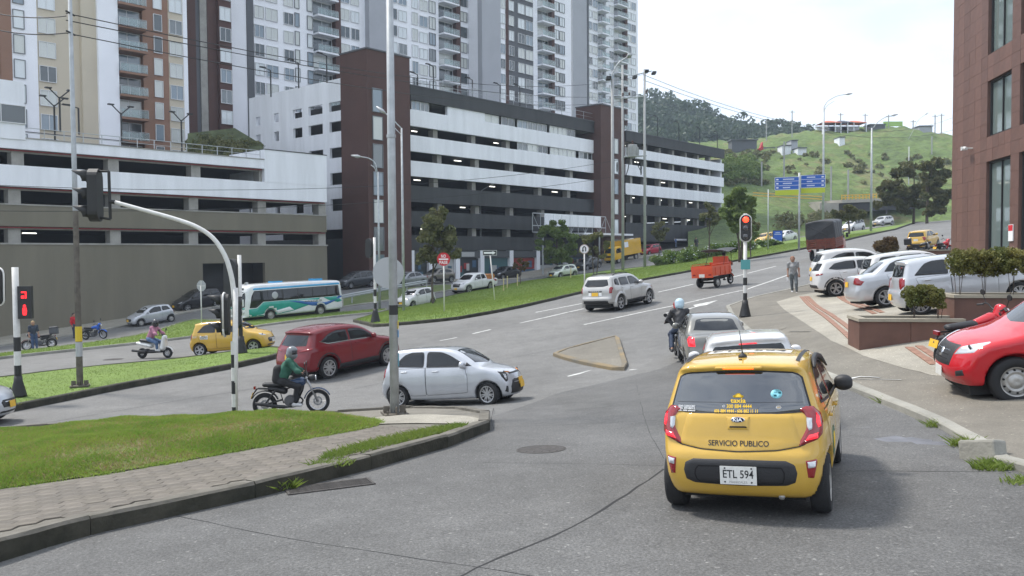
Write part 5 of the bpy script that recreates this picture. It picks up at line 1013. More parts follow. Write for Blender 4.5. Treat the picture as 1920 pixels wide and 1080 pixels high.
# --- apartment towers
def tower(u,d,th,label,z0,fh,off,strips,top=78,depth=12,vref=110,core=M_TWHITE,nmax=30):
    m=bframe(u,vref,d,th); root=empty('apartment_tower',M=m,label=label,cat='building')
    X=[onp(s[0],vref,m)[0] for s in strips]+[onp(strips[-1][1],vref,m)[0]]
    part('core_wall',root,core,(X[0],X[-1],.62,depth,-4,top)); zt=onp(strips[len(strips)//2][0],-30,m)[1]
    for i,s in enumerate(strips):
        a,b,kind,wm=X[i],X[i+1],s[2],s[3]; y=s[4] if len(s)>4 else 0.0; w=b-a
        part('wall_strip',root,wm,(a,b,y,.6+ (0 if kind!='bal' else .02),-4,top) if kind!='bal' else (a,b,.5,.61,-4,top))
        if kind=='wall': continue
        z=off
        while z<zt:
            if z>z0:
                if kind in('win','win2','tall'):
                    n=2 if kind=='win2' else 1; ww=w/n*(.86 if kind!='tall' else .8); hh=fh*(.66 if kind!='tall' else .76)
                    for k in range(n): window(root,a+w/n*(k+.5),z+fh*.16,ww,hh,y-.01,s[5] if len(s)>5 else M_FRAME,.5 if ww>1.2 else 0,None,.14)
                elif kind=='bal':
                    window(root,a+w*.5,z+.1,w*.92,fh*.84,.48,M_FRAME,.5,PANES[RND.choice((0,1,2,4))],.08)
                    o=part('balcony',root,s[5] if len(s)>5 else M_TWHITE,(a+.02,b-.02,-1.25,.5,z-.18,z+.06))
                    g=G(); g.tube([(a+.05,.4,z+1.0),(a+.05,-1.2,z+1.0),(b-.05,-1.2,z+1.0),(b-.05,.4,z+1.0)],.03,5)
                    for k in range(4): xx=a+.05+(w-.1)*k/3; g.bx(xx-.02,xx+.02,-1.22,-1.18,z+.06,z+1.0)
                    g.obj('railing',M_RAIL,o); part('railing_glass',o,M_RGLASS,(a+.08,b-.08,-1.21,-1.19,z+.12,z+.94))
            z+=fh
    return root,m
W_,B_,C_,T_,LG,MG,TW=M_BWHITE,M_BBROWN,M_CREAM,M_TAN,M_LGREY,M_MGREYW,M_TWHITE
tower(215,95,42,'cream, white and tan apartment tower at the far left',9,2.5,.55,[(-60,-22,'win',T_,0,M_FRAME),(-22,0,'wall',T_),(0,22,'wall',T_,-.15),(22,49,'tall',TW,-.1,M_FRAMEG),(49,70,'wall',TW,-.1),(70,107,'win',C_,-.02,M_FRAME),(107,150,'wall',C_,-.02),(150,178,'wall',C_,-.5),(178,216,'wall',TW,-.9),(216,268,'bal',T_,0,T_),(268,286,'wall',T_,-.02),(286,306,'tall',T_,-.02,M_FRAME),(306,316,'wall',T_,-.02),(316,344,'win',C_,.02,M_FRAME),(344,352,'wall',TW,0)])
tower(390,106,42,'brown brick apartment tower with a single column of bay windows',13,2.55,.9,[(352,368,'wall',B_),(368,377,'wall',M_MGREYW,.3),(377,390,'wall',M_COL,.1),(390,407,'wall',B_),(407,431,'win',B_,-.5,M_FRAME)],core=B_)
tower(560,121,42,'white apartment tower with balconies left of the brown corner tower',16,2.55,1.2,[(431,463,'wall',TW),(463,476,'wall',MG,-.1),(476,497,'win',TW),(497,523,'win',TW),(523,531,'wall',TW),(531,552,'win',TW),(552,563,'tall',TW,0,M_FRAMEG),(563,575,'wall',TW),(575,588,'tall',TW,0,M_FRAMEG),(588,627,'bal',TW),(627,637,'wall',B_,-.4),(637,657,'win',TW),(657,675,'win',TW),(675,690,'wall',TW)])
tower(800,138,42,'white apartment tower rising behind the charcoal fascia',18,2.55,.4,[(690,728,'wall',LG,-.4),(728,746,'win',TW),(746,764,'win',TW),(764,771,'wall',TW),(771,785,'tall',TW),(785,803,'win',TW),(803,818,'tall',TW,0,M_FRAMEG),(818,823,'wall',TW),(823,853,'bal',TW),(853,861,'wall',B_,-.4),(861,891,'win2',TW,0,M_FRAMEG),(891,901,'wall',TW)])
tower(1000,153,42,'white and charcoal apartment tower with a grey window column',19,2.55,.9,[(901,936,'wall',LG,-.4),(936,948,'win',TW),(948,953,'wall',B_,-.1),(953,964,'win',MG),(964,970,'wall',MG),(970,984,'win',MG),(984,1000,'win',MG,0),(1000,1008,'wall',TW),(1008,1032,'bal',TW),(1032,1037,'wall',B_,-.4),(1037,1059,'win2',TW,0,M_FRAMEG),(1059,1071,'wall',TW)])
tower(1140,190,42,'farthest white apartment tower at the edge of the sky',20,2.5,.6,[(1071,1098,'wall',LG,-.4),(1098,1101,'wall',MG,-.5),(1101,1110,'win',TW),(1110,1121,'win',TW),(1121,1136,'bal',TW),(1136,1141,'wall',TW),(1141,1151,'win',TW),(1151,1170,'bal',TW),(1170,1174,'wall',B_,-.4),(1174,1192,'win2',TW),(1192,1196,'wall',TW)])
# planted bank between the car parks
bk=[]
g=G(); x=onp(352,260,mL,14)[0]; pts=[]
for (u,v,d) in ((350,300,88),(500,300,88),(490,270,92),(352,250,92),(440,240,94)): pts.append(tuple(at(u,v,d)))
g.add(pts,[(0,1,2,3),(3,2,4)]); o=g.obj('planted_bank',mat('bank_green',(.06,.075,.03),.95,var=.5,vscale=1.5)); struct(o)

# --- clad building on the right
cR=at(1783,470,40); t=R(10.3); mR=Matrix((Vector((-math.sin(t),-math.cos(t),0)),Vector((math.cos(t),-math.sin(t),0)),Vector((0,0,1)))).transposed().to_4x4(); mR.translation=(cR.x,cR.y,0)
# local x runs towards the camera along the wall, local y into the building
Rb=empty('clad_building',M=mR,label='office building clad in reddish brown stone tiles at the right',cat='building')
M_CLAD=[mat('stone_cladding_%d'%i,c,.45,var=.16,vscale=1.5,spec=.5) for i,c in enumerate([(.15,.083,.066),(.165,.091,.072),(.138,.077,.062)])]
ZB=-1.0; ZT=16.0; LW=16.0
cols=[(onp(1851,200,mR)[0],onp(1896,200,mR)[0]),(onp(1912,200,mR)[0],onp(1912,200,mR)[0]+onp(1896,200,mR)[0]-onp(1851,200,mR)[0]+.4)]
rows=[]
for va,vb in((480,303),(257,153),(104,-60)): rows.append((onp(1852,va,mR)[1],onp(1852,vb,mR)[1]))
part('core',Rb,M_CLAD[2],(0,LW,.5,12,ZB-2,ZT)); 
# return face at the far corner
rt_tiles=0
def clear(x0,x1,z0,z1):
    for a,b in cols:
        for c,d in rows:
            if x1>a+.02 and x0<b-.02 and z1>c+.02 and z0<d-.02: return False
    return True
tw_,th_=.72,.62; xb=sorted({0.0,*[q for c in cols for q in c],LW}); zb=sorted({ZB-1,*[q for c in rows for q in c],ZT})
part('joint_bed',Rb,mat('grout_brown',(.10,.06,.05),.9),*[(xb[i],xb[i+1],.03,.5,zb[j],zb[j+1]) for i in range(len(xb)-1) for j in range(len(zb)-1) if clear(xb[i],xb[i+1],zb[j],zb[j+1])])
TM={}; nt_=0
for i in range(len(xb)-1):
    nx=max(1,round((xb[i+1]-xb[i])/tw_)); wx_=(xb[i+1]-xb[i])/nx
    for j in range(len(zb)-1):
        if not clear(xb[i],xb[i+1],zb[j],zb[j+1]) or xb[i]>9.5: continue
        nz_=max(1,round((zb[j+1]-zb[j])/th_)); hz_=(zb[j+1]-zb[j])/nz_
        for a in range(nx):
            for b in range(nz_):
                k=(i,j,(a*7+b*3+i)%3)
                if k not in TM: g=G(); g.bx(.004,wx_-.004,0,.05,.004,hz_-.004); TM[k]=g.mesh('tile',M_CLAD[k[2]])
                o=inst('tile',TM[k],Rb,(xb[i]+a*wx_,RND.uniform(-.004,.004),zb[j]+b*hz_)); nt_+=1
if nt_>300: print('tiles',nt_)
for a,b in cols:
    for r_,(c,d) in enumerate(rows):
        f=part('window',Rb,M_DARKPL,(a,a+.08,.12,.3,c,d),(b-.08,b,.12,.3,c,d),(a+.08,b-.08,.12,.3,d-.08,d),(a+.08,b-.08,.12,.3,c,c+.08),((a+b)/2-.03,(a+b)/2+.03,.14,.3,c+.08,d-.08)); part('pane',f,mat('office_glass',(.17,.215,.205),.04,spec=.9,coat=1),(a+.06,b-.06,.2,.28,c+.06,d-.06))  # office pane colour lightened to carry the reflection
        part('reveal',f,M_CLAD[2],(a-.001,a+.002,0,.5,c,d))
part('far_return',Rb,M_CLAD[0],(-.03,-.002,.06,12,ZB-2,ZT))
x,z=onp(1824,278,mR); g=G(); g.tube([(x,0,z),(x,-.25,z)],.03,8); g.tube([(x-.2,-.3,z+.04),(x+.15,-.3,z-.02)],.07,10); g.box((x-.28,-.3,z+.03),(.18,.16,.16)); o=g.obj('security_camera',mat('camera_white',(.6,.6,.58),.4)); o.matrix_world=mR; tag(o,'small white security camera bracket on the brown clad wall','camera')
x,z=onp(1897,452,mR); x2,z2=onp(1897,421,mR); sg=empty('wall_sign',M=mR,label='white wall notice with a red top between the office windows',cat='sign')
part('board',sg,M_WHITE,(x-.22,x+.22,-.05,-.01,z,z2)); part('header',sg,M_REDS if False else mat('sign_red',(.55,.02,.03),.5),(x-.2,x+.2,-.056,-.05,z2-(z2-z)*.38,z2-.02))
# ------------------------------------------------------------------ street furniture
M_GALV=mat('galvanised_steel',(.38,.40,.41),.5,metal=.25,var=.2,vscale=3); M_POLEW=mat('pole_white',(.62,.61,.58),.5,var=.1,vscale=6); M_POLEB=mat('pole_black',(.018,.018,.018),.55); M_CONP=mat('concrete_pole',(.33,.335,.33),.8,var=.12,vscale=2)
M_RUSTP=mat('weathered_pole',(.12,.105,.085),.7,metal=.2,var=.35,vscale=4); M_SIGB=mat('sign_back',(.42,.43,.44),.5,metal=.4); M_REDSG=mat('sign_red_face',(.50,.012,.02),.45); M_STK_Y=mat('sticker_yellow',(.62,.45,.03),.6); M_STK_B=mat('sticker_blue',(.03,.22,.45),.6)
M_RON=mat('signal_red_lit',(.6,.03,.01),.3,emit=(1,.035,.012),estr=3.5); M_RFIG=mat('pedestrian_red_lit',(.6,.02,.02),.3,emit=(1,.012,.018),estr=1.6); M_ROFF=mat('signal_lens_off',(.03,.03,.032),.2,coat=1); M_GON=mat('signal_green_lit',(.02,.25,.14),.3,emit=(.05,.8,.5),estr=.6)
def upright(u,v,dz=0.0,head=0):
    p=ground(u,v,dz); m=Matrix.Rotation(-R(head)+R(90),4,'Z'); m.translation=p; return m
def hgt(u,v,p):   # height of a photo row above base point p at the same depth
    r=ray(u,v); k=p.y/r.y; return CZ+r.z*k-p.z
def stripes(root,r,z1,n,top=None,m1=M_POLEB,m2=M_POLEW,start=0):
    for k in range(n):
        g=G(); g.tube([(0,0,z1*k/n),(0,0,z1*(k+1)/n)],r,10,cap=False); g.obj('painted_band',(m1,m2)[(k+start)%2],root,True)
def signal_head(root,M,lens=(0,0,0),n=3,s=1.0,rim=True,hood=True,name='signal_head'):
    """lens facing local +x; M places the head centre"""
    g=G(); hh=.30*n*s; pr=[]
    for k in range(20): a=2*math.pi*k/20; pr.append((.17*s*math.cos(a),(hh/2-.17*s)*(1 if math.sin(a)>0 else -1)+.17*s*math.sin(a)))
    Q=Matrix(((0,0,1,0),(1,0,0,0),(0,1,0,0),(0,0,0,1)))
    g.prism(pr,.16*s,Q@Matrix.Translation((0,0,-.10*s))); h=g.obj(name,M_POLEB,root); h.matrix_local=M
    if rim:
        g=G(); pts=[Q@Vector((1.12*a,b*1.06,.0)) for a,b in pr]; g.tube(pts+pts[:1],.022*s,6); g.obj('rim',M_POLEW,h,True)
    for k in range(n):
        z=(n/2-.5-k)*.30*s; g=G(); g.lathe([(.105*s,.05*s),(.10*s,.075*s),(.001,.085*s)],16,Matrix.Translation((0,0,z))@Matrix.Rotation(R(90),4,'Y')); g.obj('lens',lens[k] or M_ROFF,h,True)
        if hood:
            g=G(); nn=12; vs=[]
            for ring,(x,r0) in enumerate(((.05*s,.125*s),(.05*s,.125*s))): pass
            for i in range(nn+1):
                a=R(-35)+R(250)*i/nn; c,sn=math.cos(a),math.sin(a); ln=.30*s*(.35+.65*max(0,sn))
                vs+=[(.05*s,.125*s*c,z+.125*s*sn),(.05*s+ln,.118*s*c,z+.118*s*sn)]
            g.add(vs,[(2*i,2*i+1,2*i+3,2*i+2) for i in range(nn)]); o=g.obj('hood',M_POLEB,h,True); o.modifiers.new('s','SOLIDIFY').thickness=.008
    return h
def cone_base(root,r=.16,h=.45): g=G(); g.lathe([(r*1.05,0),(r,.05),(r*.55,h*.75),(r*.5,h)],14); g.obj('base',M_POLEB,root,True)
def baseplate(root,r):
    g=G(); g.box((0,0,.02),(r*4.4,r*4.4,.04),rz=R(20))
    for k in range(4): g.box((math.cos(k*1.571+.35)*r*1.5,math.sin(k*1.571+.35)*r*1.5,.10),(r*1.1,.02,.16),rz=k*1.571+.35); g.lathe([(.022,.04),(.022,.10)],6,Matrix.Translation((math.cos(k*1.571+1.13)*r*2.3,math.sin(k*1.571+1.13)*r*2.3,0)))
    g.obj('base_plate',M_RUSTP,root)
def simple_pole(name,label,cat,u,v,top,r0,r1,m,n=10,dz=0.0,group=None,head=0):
    M=upright(u,v,dz,head); root=empty(name,M=M,label=label,cat=cat,group=group); h=hgt(u,top,M.translation)
    g=G(); g.tube([(0,0,-.2),(0,0,h)],[r0,r1],n); o=g.obj('pole',m,root,True); return root,h,M
# tall octagonal lamp post in the middle
rt_,h,M=simple_pole('lamp_post','tall grey octagonal lamp post on the near corner with stickers','lamp post',740,777,-160,.094,.068,M_GALV,8,.17); baseplate(rt_,.11)
P0=M.translation
for v0,v1,m in((600,618,M_STK_Y),(618,634,M_STK_B),(660,690,mat('sticker_teal',(.10,.30,.38),.6)),(572,590,M_POLEB)):
    a,b=hgt(740,v1,P0),hgt(740,v0,P0); rr=.094-.026*(a/h)+.003; g=G(); g.tube([(0,0,a),(0,0,b)],rr,8,cap=False) if m==M_POLEB else g.box((rr*.2,-rr*.95,(a+b)/2),(rr*.85,.012,(b-a)*.8)); g.obj('sticker' if m!=M_POLEB else 'clamp',m,rt_)
z=hgt(735,258,P0); g=G(); g.tube([(0,0,z),(0,0,z+.06)],.094,8); g.obj('joint_ring',M_GALV,rt_)
g=G(); g.tube([(0,0,h),(.3,.3,h+.5),(1.5,1.4,h+.8)],.05,8); g.box((1.9,1.75,h+.82),(.8,.3,.12),rz=R(43)); g.obj('lamp_head',M_GALV,rt_)
rt_,h,M=simple_pole('lamp_post','slim lamp post on the left grass strip, rusty in its lower half','lamp post',150,724,-160,.098,.055,M_GALV,8,.2); P0=M.translation
z=hgt(150,395,P0); g=G(); g.tube([(0,0,0),(0,0,z)],[.102,.102-.043*z/h],8,cap=False); g.obj('weathered_sleeve',M_RUSTP,rt_); g=G(); g.tube([(0,0,hgt(150,640,P0)),(0,0,hgt(150,612,P0))],.107,8,cap=False); g.obj('sticker',M_STK_Y,rt_); g=G(); g.tube([(0,0,hgt(150,668,P0)),(0,0,hgt(150,641,P0))],.107,8,cap=False); g.obj('sticker',M_SIGB,rt_); baseplate(rt_,.12)
for v in(62,25): g=G(); z=hgt(125,v,P0); g.tube([(-.25,0,z),(.25,0,z)],.03,6); g.obj('cable_clamp',M_POLEB,rt_)
# round sign back on the tall post
p=at(729,512,17.7); sg=empty('round_sign',M=Matrix.Translation(p),label='back of a round grey sign fixed behind the tall octagonal post',cat='sign')
g=G(); g.lathe([(.33,-.006),(.33,.006)],28,Matrix.Translation((-.06,.35,0))@Matrix.Rotation(R(90),4,'X')); g.obj('disc',M_SIGB,sg); g=G(); g.box((.06,.18,0),(.04,.36,.04)); g.obj('bracket',M_GALV,sg)
# mast arm signal
M=upright(441,787,.18); ms=empty('traffic_signal',M=M,label='white mast arm traffic signal curving out over the avenue',cat='traffic light'); P0=M.translation; iM=M.inverted()
def mp_(u,v): r=ray(u,v); k=P0.y/r.y; return iM@(Vector((0,0,CZ))+r*k)
pth=cr([mp_(441,600),mp_(438,545),mp_(432,510),mp_(421,478),mp_(400,447),mp_(370,426),mp_(330,411),mp_(270,394),mp_(216,379)],5); g=G(); g.tube([Vector(p) for p in pth],list(np.linspace(.058,.042,len(pth))),12); g.obj('mast_arm',M_POLEW,ms,True)
g=G(); g.tube([(0,0,-.2),mp_(441,540)],.062,12); g.obj('mast',M_POLEW,ms,True)
zt_=hgt(441,640,P0); n=6
for k in range(n): g=G(); a=zt_*k/n; g.tube([(0,0,a),(0,0,a+zt_/n)],.067,12,cap=False); g.obj('painted_band',(M_POLEB,M_POLEW)[k%2],ms,True)
q=mp_(176,366); Rz=lambda d: Matrix.Rotation(R(d),4,'Z')
def wdir(head): return M.to_3x3().inverted()@Vector((math.sin(R(head)),math.cos(R(head)),0))
def headmat(pos,head,Mr):
    d=Mr.to_3x3().inverted()@Vector((math.sin(R(head)),math.cos(R(head)),0)); a=math.atan2(d.y,d.x); m=Matrix.Rotation(a,4,'Z'); m.translation=pos; return m
signal_head(ms,headmat(q,262,M),(0,0,M_GON),3,1.30,rim=False)
g=G(); a,b=mp_(204,321),mp_(207,411); g.tube([a,b],.035,6); g.tube([a,mp_(185,321)],.03,6); g.tube([b,mp_(188,408)],.03,6); g.tube([mp_(206,378),mp_(216,379)],.05,6); g.obj('head_bracket',M_POLEB,ms)
signal_head(ms,headmat(mp_(421,590),262,M),(0,0,M_GON),3,1.02,rim=True)
# second post behind it
M=upright(452,662,.18); s2=empty('traffic_signal',M=M,label='white and black post with two dark signals behind the mast arm',cat='traffic light'); P1_=M.translation; h=hgt(452,478,P1_)
g=G(); g.tube([(0,0,0),(0,0,h)],.085,10); g.obj('post',M_POLEW,s2,True); cone_base(s2,.26,.7)
for k in range(3): g=G(); z=.7+.55*k; g.tube([(0,0,z),(0,0,z+.55)],.09,10,cap=False); g.obj('painted_band',(M_POLEB,M_POLEW)[k%2],s2,True)
signal_head(s2,headmat(Vector((0,0,h-.95))+(M.to_3x3().inverted()@Vector((-.32,0,0))),20,M),(0,0,0),3,1.75,rim=False,hood=False)
signal_head(s2,headmat(Vector((0,0,hgt(452,585,P1_)))+(M.to_3x3().inverted()@Vector((.02,-.2,0))),75,M),(0,0,0),3,1.45,rim=False,hood=False)
# left striped signal with the red pedestrian light
M=upright(35,743,.2); s3=empty('traffic_signal',M=M,label='striped signal post with glowing red pedestrian light at the left edge',cat='traffic light'); P1_=M.translation; h=hgt(35,501,P1_)
g=G(); g.tube([(0,0,0),(0,0,h)],.09,10); g.obj('post',M_POLEW,s3,True); cone_base(s3,.22,.6); hb=hgt(35,632,P1_)
for k in range(3): g=G(); z=.5+(hb-.5)*k/3; g.tube([(0,0,z),(0,0,z+(hb-.5)/3)],.096,10,cap=False); g.obj('painted_band',(M_POLEB,M_POLEW)[k%2],s3,True)
iR=M.to_3x3().inverted()
signal_head(s3,headmat(Vector((0,0,hgt(25,537,P1_)))+(iR@Vector((-.48,0,0))),25,M),(0,0,0),3,1.15,rim=True,hood=False)
g=G(); g.box((0,0,0),(.22,.36,.95)); ph=g.obj('pedestrian_head',M_POLEB,s3); ph.matrix_local=headmat(Vector((0,0,hgt(35,567,P1_)))+(iR@Vector((.28,0,0))),165,M)
for dz_ in(.22,-.22):
    g=G(); Q=Matrix(((0,0,1,.112),(1,0,0,0),(0,1,0,dz_),(0,0,0,1)))
    if dz_<0: g.lathe([(.04,0),(.04,.008)],10,Q@Matrix.Translation((0,.12,0))); g.prism([(-.05,.07),(.05,.07),(.06,-.04),(.04,-.15),(-.04,-.15),(-.06,-.04)][::-1],.008,Q)
    else: g.prism([(-.08,.10),(.06,.10),(.06,-.10),(.02,-.10),(.02,.06),(-.08,.06)][::-1],.008,Q); g.prism([(-.08,-.02),(.0,-.02),(.0,-.1),(-.08,-.1)][::-1],.008,Q)
    g.obj('lit_figure',M_RFIG,ph)
# right signal showing red
M=upright(1397,594,.09); s4=empty('traffic_signal',M=M,label='striped post with a glowing red traffic light on the plaza corner',cat='traffic light'); P1_=M.translation; h=hgt(1397,448,P1_)
g=G(); g.tube([(0,0,0),(0,0,h)],.07,10); g.obj('post',M_POLEW,s4,True); cone_base(s4,.21,.62); hb=hgt(1397,506,P1_)
for k in range(4): g=G(); z=.6+(hb-.6)*k/4; g.tube([(0,0,z),(0,0,z+(hb-.6)/4)],.076,10,cap=False); g.obj('painted_band',(M_POLEB,M_POLEW)[k%2],s4,True)
signal_head(s4,headmat(Vector((0,0,hgt(1397,428,P1_)))+(M.to_3x3().inverted()@Vector((0,-.06,0))),196,M),(M_RON,0,0),3,1.05,rim=True,hood=False); g=G(); g.tube([(0,0,hgt(1397,405,P1_)),(0,0,hgt(1397,400,P1_))],.07,8); g.obj('cap',M_POLEW,s4)
g=G(); g.box((0,0,0),(.02,.34,.36)); o=g.obj('teal_notice',mat('teal_board',(.08,.30,.30),.5),s4); o.matrix_local=headmat(Vector((0,0,hgt(1397,496,P1_)))+(M.to_3x3().inverted()@Vector((-.02,-.11,0))),188,M)
# striped post on the median tip
M=upright(704,604,.15); s5=empty('traffic_signal',M=M,label='striped post with a dark oval signal on the tip of the central median',cat='traffic light'); P1_=M.translation; h=hgt(704,445,P1_)
g=G(); g.tube([(0,0,0),(0,0,h)],.075,10); g.obj('post',M_POLEW,s5,True); cone_base(s5,.27,.75); hb=hgt(704,530,P1_)
for k in range(4): g=G(); z=.7+(hb-.7)*k/4; g.tube([(0,0,z),(0,0,z+(hb-.7)/4)],.082,10,cap=False); g.obj('painted_band',(M_POLEB,M_POLEW)[k%2],s5,True)
signal_head(s5,headmat(Vector((0,0,h-.6))+(M.to_3x3().inverted()@Vector((-.3,.1,0))),30,M),(0,0,0),3,1.2,rim=False,hood=False)
# signs
def sign(name,label,u,v,top,dz,m=M_POLEW,r=.04,lean=0):
    M=upright(u,v,dz,0); root=empty(name,M=M,label=label,cat='sign'); h=hgt(u,top,M.translation); g=G(); iv=M.to_3x3().inverted(); t=iv@Vector((lean,0,h)); g.tube([(0,0,-.1),t],r,8); g.obj('post',m,root,True); return root,M,t
def sface(root,M,pos,head): return headmat(pos,head,M)
QF=Matrix(((0,0,1,0),(1,0,0,0),(0,1,0,0),(0,0,0,1)))     # sign plane (x right, y up, z out) -> head frame (x out, y right?)
def facing(root,M,pos,head=180):
    """returns matrix: local x = viewer's right, y = up, z = towards viewer"""
    iv=M.to_3x3().inverted(); d=Vector((math.sin(R(head)),math.cos(R(head)),0)); X=Vector((0,0,1)).cross(d); m=Matrix((iv@X,iv@Vector((0,0,1)),iv@d)).transposed().to_4x4(); m.translation=pos; return m
rt_,M,t=sign('no_entry_sign','round red sign reading NO PASE on a white post',833,585,486,.2); F_=facing(rt_,M,t,188); dm=M.translation.y; rr=12.5*dm/FPX
g=G(); g.lathe([(rr,.04),(rr,.06)],28); o=g.obj('disc',M_REDSG,rt_); o.matrix_local=F_
text_obj('lettering','NO',.2,M_WHITE,o,Matrix.Translation((0,rr*.45,.063)),rr*.72,.02,rr*.5); text_obj('lettering','PASE',.2,M_WHITE,o,Matrix.Translation((0,-rr*.48,.063)),rr*1.25,.02,rr*.48); g=G(); g.box((0,0,.062),(rr*1.45,rr*.2,.006)); g.obj('bar',M_WHITE,o)
rt_,M,t=sign('one_way_sign','black one-way sign with a white arrow on a leaning white post',928,563,474,.2,lean=-.33); F_=facing(rt_,M,t,186); k=M.translation.y/FPX
g=G(); g.box((0,0,.05),(27*k,10*k,.02)); o=g.obj('board',M_INK,rt_); o.matrix_local=F_; g=G()
for s in(1,-1): g.box((0,s*4.5*k,.063),(26*k,.5*k,.004)); g.box((s*12.9*k,0,.063),(.5*k,9*k,.004))
g.obj('border',M_WHITE,o); g=G(); g.prism([(-11*k,-1.6*k),(5*k,-1.6*k),(5*k,-3.2*k),(11*k,0),(5*k,3.2*k),(5*k,1.6*k),(-11*k,1.6*k)],.006,Matrix.Translation((0,0,.06))); g.obj('arrow',M_WHITE,o)
rt_,M,t=sign('turn_sign','round pale sign with a black turn-back arrow on a white post',1096,548,467,.2); F_=facing(rt_,M,t,190); k=M.translation.y/FPX; rr=8.8*k
g=G(); g.lathe([(rr,.04),(rr,.06)],24); o=g.obj('disc',mat('faded_pink',(.50,.40,.36),.5),rt_); o.matrix_local=F_; g=G(); g.lathe([(rr*.84,.06),(rr*.84,.066)],24); g.obj('face',M_WHITE,o); g=G(); pts=[(-.3*rr,-.5*rr),(-.3*rr,.2*rr),(-.22*rr,.42*rr),(0,.52*rr),(.22*rr,.42*rr),(.3*rr,.2*rr),(.3*rr,-.5*rr)]; g.tube([(x,y,.07) for x,y in pts],.11*rr,6); g.prism([(-.55*rr,-.25*rr),(-.3*rr,-.65*rr),(-.05*rr,-.25*rr)],.02,Matrix.Translation((0,0,.065))); g.obj('arrow',M_INK,o)
rt_,M,t=sign('octagonal_sign','back of an octagonal sign on a white post by the parked minivan',378,606,536,.15); F_=facing(rt_,M,t,200); k=M.translation.y/FPX; rr=10.8*k
g=G(); g.prism([(rr*math.cos(R(22.5+45*i)),rr*math.sin(R(22.5+45*i))) for i in range(8)],.015,Matrix.Translation((0,0,-.06))); o=g.obj('plate',M_SIGB,rt_); o.matrix_local=F_; g=G(); g.box((0,0,-.03),(rr*1.8,.05,.03)); g.box((0,0,-.03),(.05,rr*1.9,.03)); g.obj('brace',M_POLEW,o)
# lamp posts along the roads
GL='road lamp posts'
def lamp(u,v,top,arms,label,dz=.1,r=.11,m=M_GALV,truss=False):
    root,h,M=simple_pole('lamp_post',label,'lamp post',u,v,top,r,r*.6,m,8,dz,GL); P=M.translation; iv=M.inverted()
    for (pts) in arms:
        q=[]
        for (a,b) in pts: rr=ray(a,b); q.append(iv@(Vector((0,0,CZ))+rr*(P.y/rr.y)))
        Q=[Vector(x) for x in cr([tuple(x) for x in q],4)]; g=G(); g.tube(Q,.045,6)
        if truss: g.tube([x-Vector((0,0,.45)) for x in Q[:len(Q)*2//3]],.035,6)
        o=g.obj('arm',m,root,True); d=(Q[-1]-Q[-2]).normalized(); e=Q[-1]+d*.3; g=G(); g.tube([Q[-1],Q[-1]+d*.25,e+d*.45],[.07,.14,.05],8); g.obj('lamp_head',M_SIGB,o,True)
    return root
lamp(757,586,240,[[(752,240),(744,232),(735,222),(722,212)]],'lamp post with a braced arm beside the tall octagonal post',truss=True)
lamp(712,580,322,[[(707,322),(703,306),(692,297),(676,294)]],'lamp post with a curved arm standing by the brown corner tower',truss=True)
lamp(902,517,358,[[(902,358),(908,354),(920,347)],[(902,403),(895,398),(888,395)]],'lamp post with two short arms before the shop windows')
lamp(1543,447,200,[[(1544,203),(1552,190),(1570,180),(1586,177)],],'tall lamp post rising behind the blue direction signs',r=.16,truss=True)
lamp(1633,435,240,[[(1637,240),(1645,230),(1658,221),(1672,217)]],'tall lamp post on the median right of the blue signs',r=.16)
lamp(1440,470,355,[],'thin pole by the hedge left of the blue direction signs',r=.08)
lamp(1320,445,340,[[(1320,340),(1322,336),(1330,338)]],'thin lamp post at the far end of the car park',r=.09)
lamp(1703,418,275,[[(1703,262),(1712,245),(1722,225),(1735,215)]],'far lamp post above the dark trees',r=.14)
# utility poles with transformer
def upole(u,v,top,label,r=.17,lean=0):
    root,h,M=simple_pole('utility_pole',label,'utility pole',u,v,top,r,r*.7,M_CONP,12,.15); return root,h,M
ua,ha,Ma=upole(1149,524,148,'left of three tall utility poles, carrying a long lamp arm')
ub,hb_,Mb=upole(1168,508,122,'middle of three tall utility poles, carrying coiled cables')
uc,hc,Mc=upole(1209,502,130,'right of three tall utility poles, carrying lamps and crossarms')
def loc_(M,u,v): r=ray(u,v); k=M.translation.y/r.y; return M.inverted()@(Vector((0,0,CZ))+r*k)
g=G(); g.tube([Vector(p) for p in cr([tuple(loc_(Ma,*q)) for q in((1144,150),(1150,135),(1160,118),(1178,106))],4)],.06,6); q=loc_(Ma,1180,105); g.box(q,(1.0,.35,.16)); g.obj('lamp_arm',M_GALV,ua,True)
g=G(); q=loc_(Ma,1141,147); g.box(q,(.9,.4,.25)); g.obj('floodlight',M_POLEB,ua)
g=G(); g.tube([loc_(Mc,1185,142),loc_(Mc,1222,133)],.07,6); g.obj('crossarm',M_GALV,uc); g=G(); g.tube([loc_(Mc,1163,185),loc_(Mc,1213,180)],.08,6); g.obj('crossarm',M_GALV,uc)
for u,v in((1190,145),(1212,134),(1226,137)): g=G(); q=loc_(Mc,u,v); g.box(q,(1.1,.4,.22)); g.obj('floodlight',M_POLEB,uc)
for u,v in((1168,180),(1180,179),(1210,176),(1213,174)): g=G(); q=loc_(Mc,u,v); g.lathe([(.06,0),(.12,.08),(.07,.16),(.12,.24),(.05,.36)],8,Matrix.Translation(q)); g.obj('insulator',M_BBROWN,uc)
tr=empty('transformer',M=Mc,label='grey transformer tank slung between the tall utility poles',cat='transformer'); q=loc_(Mc,1186,283)
g=G(); g.lathe([(.5,-.7),(.55,-.65),(.55,.6),(.5,.68)],16,Matrix.Translation(q)); 
for k in range(8): g.box(q+Vector((math.cos(k*.785)*.62,math.sin(k*.785)*.62,-.05)),(.2,.04,.9),rz=k*.785)
g.obj('tank',M_CONP,tr); g=G()
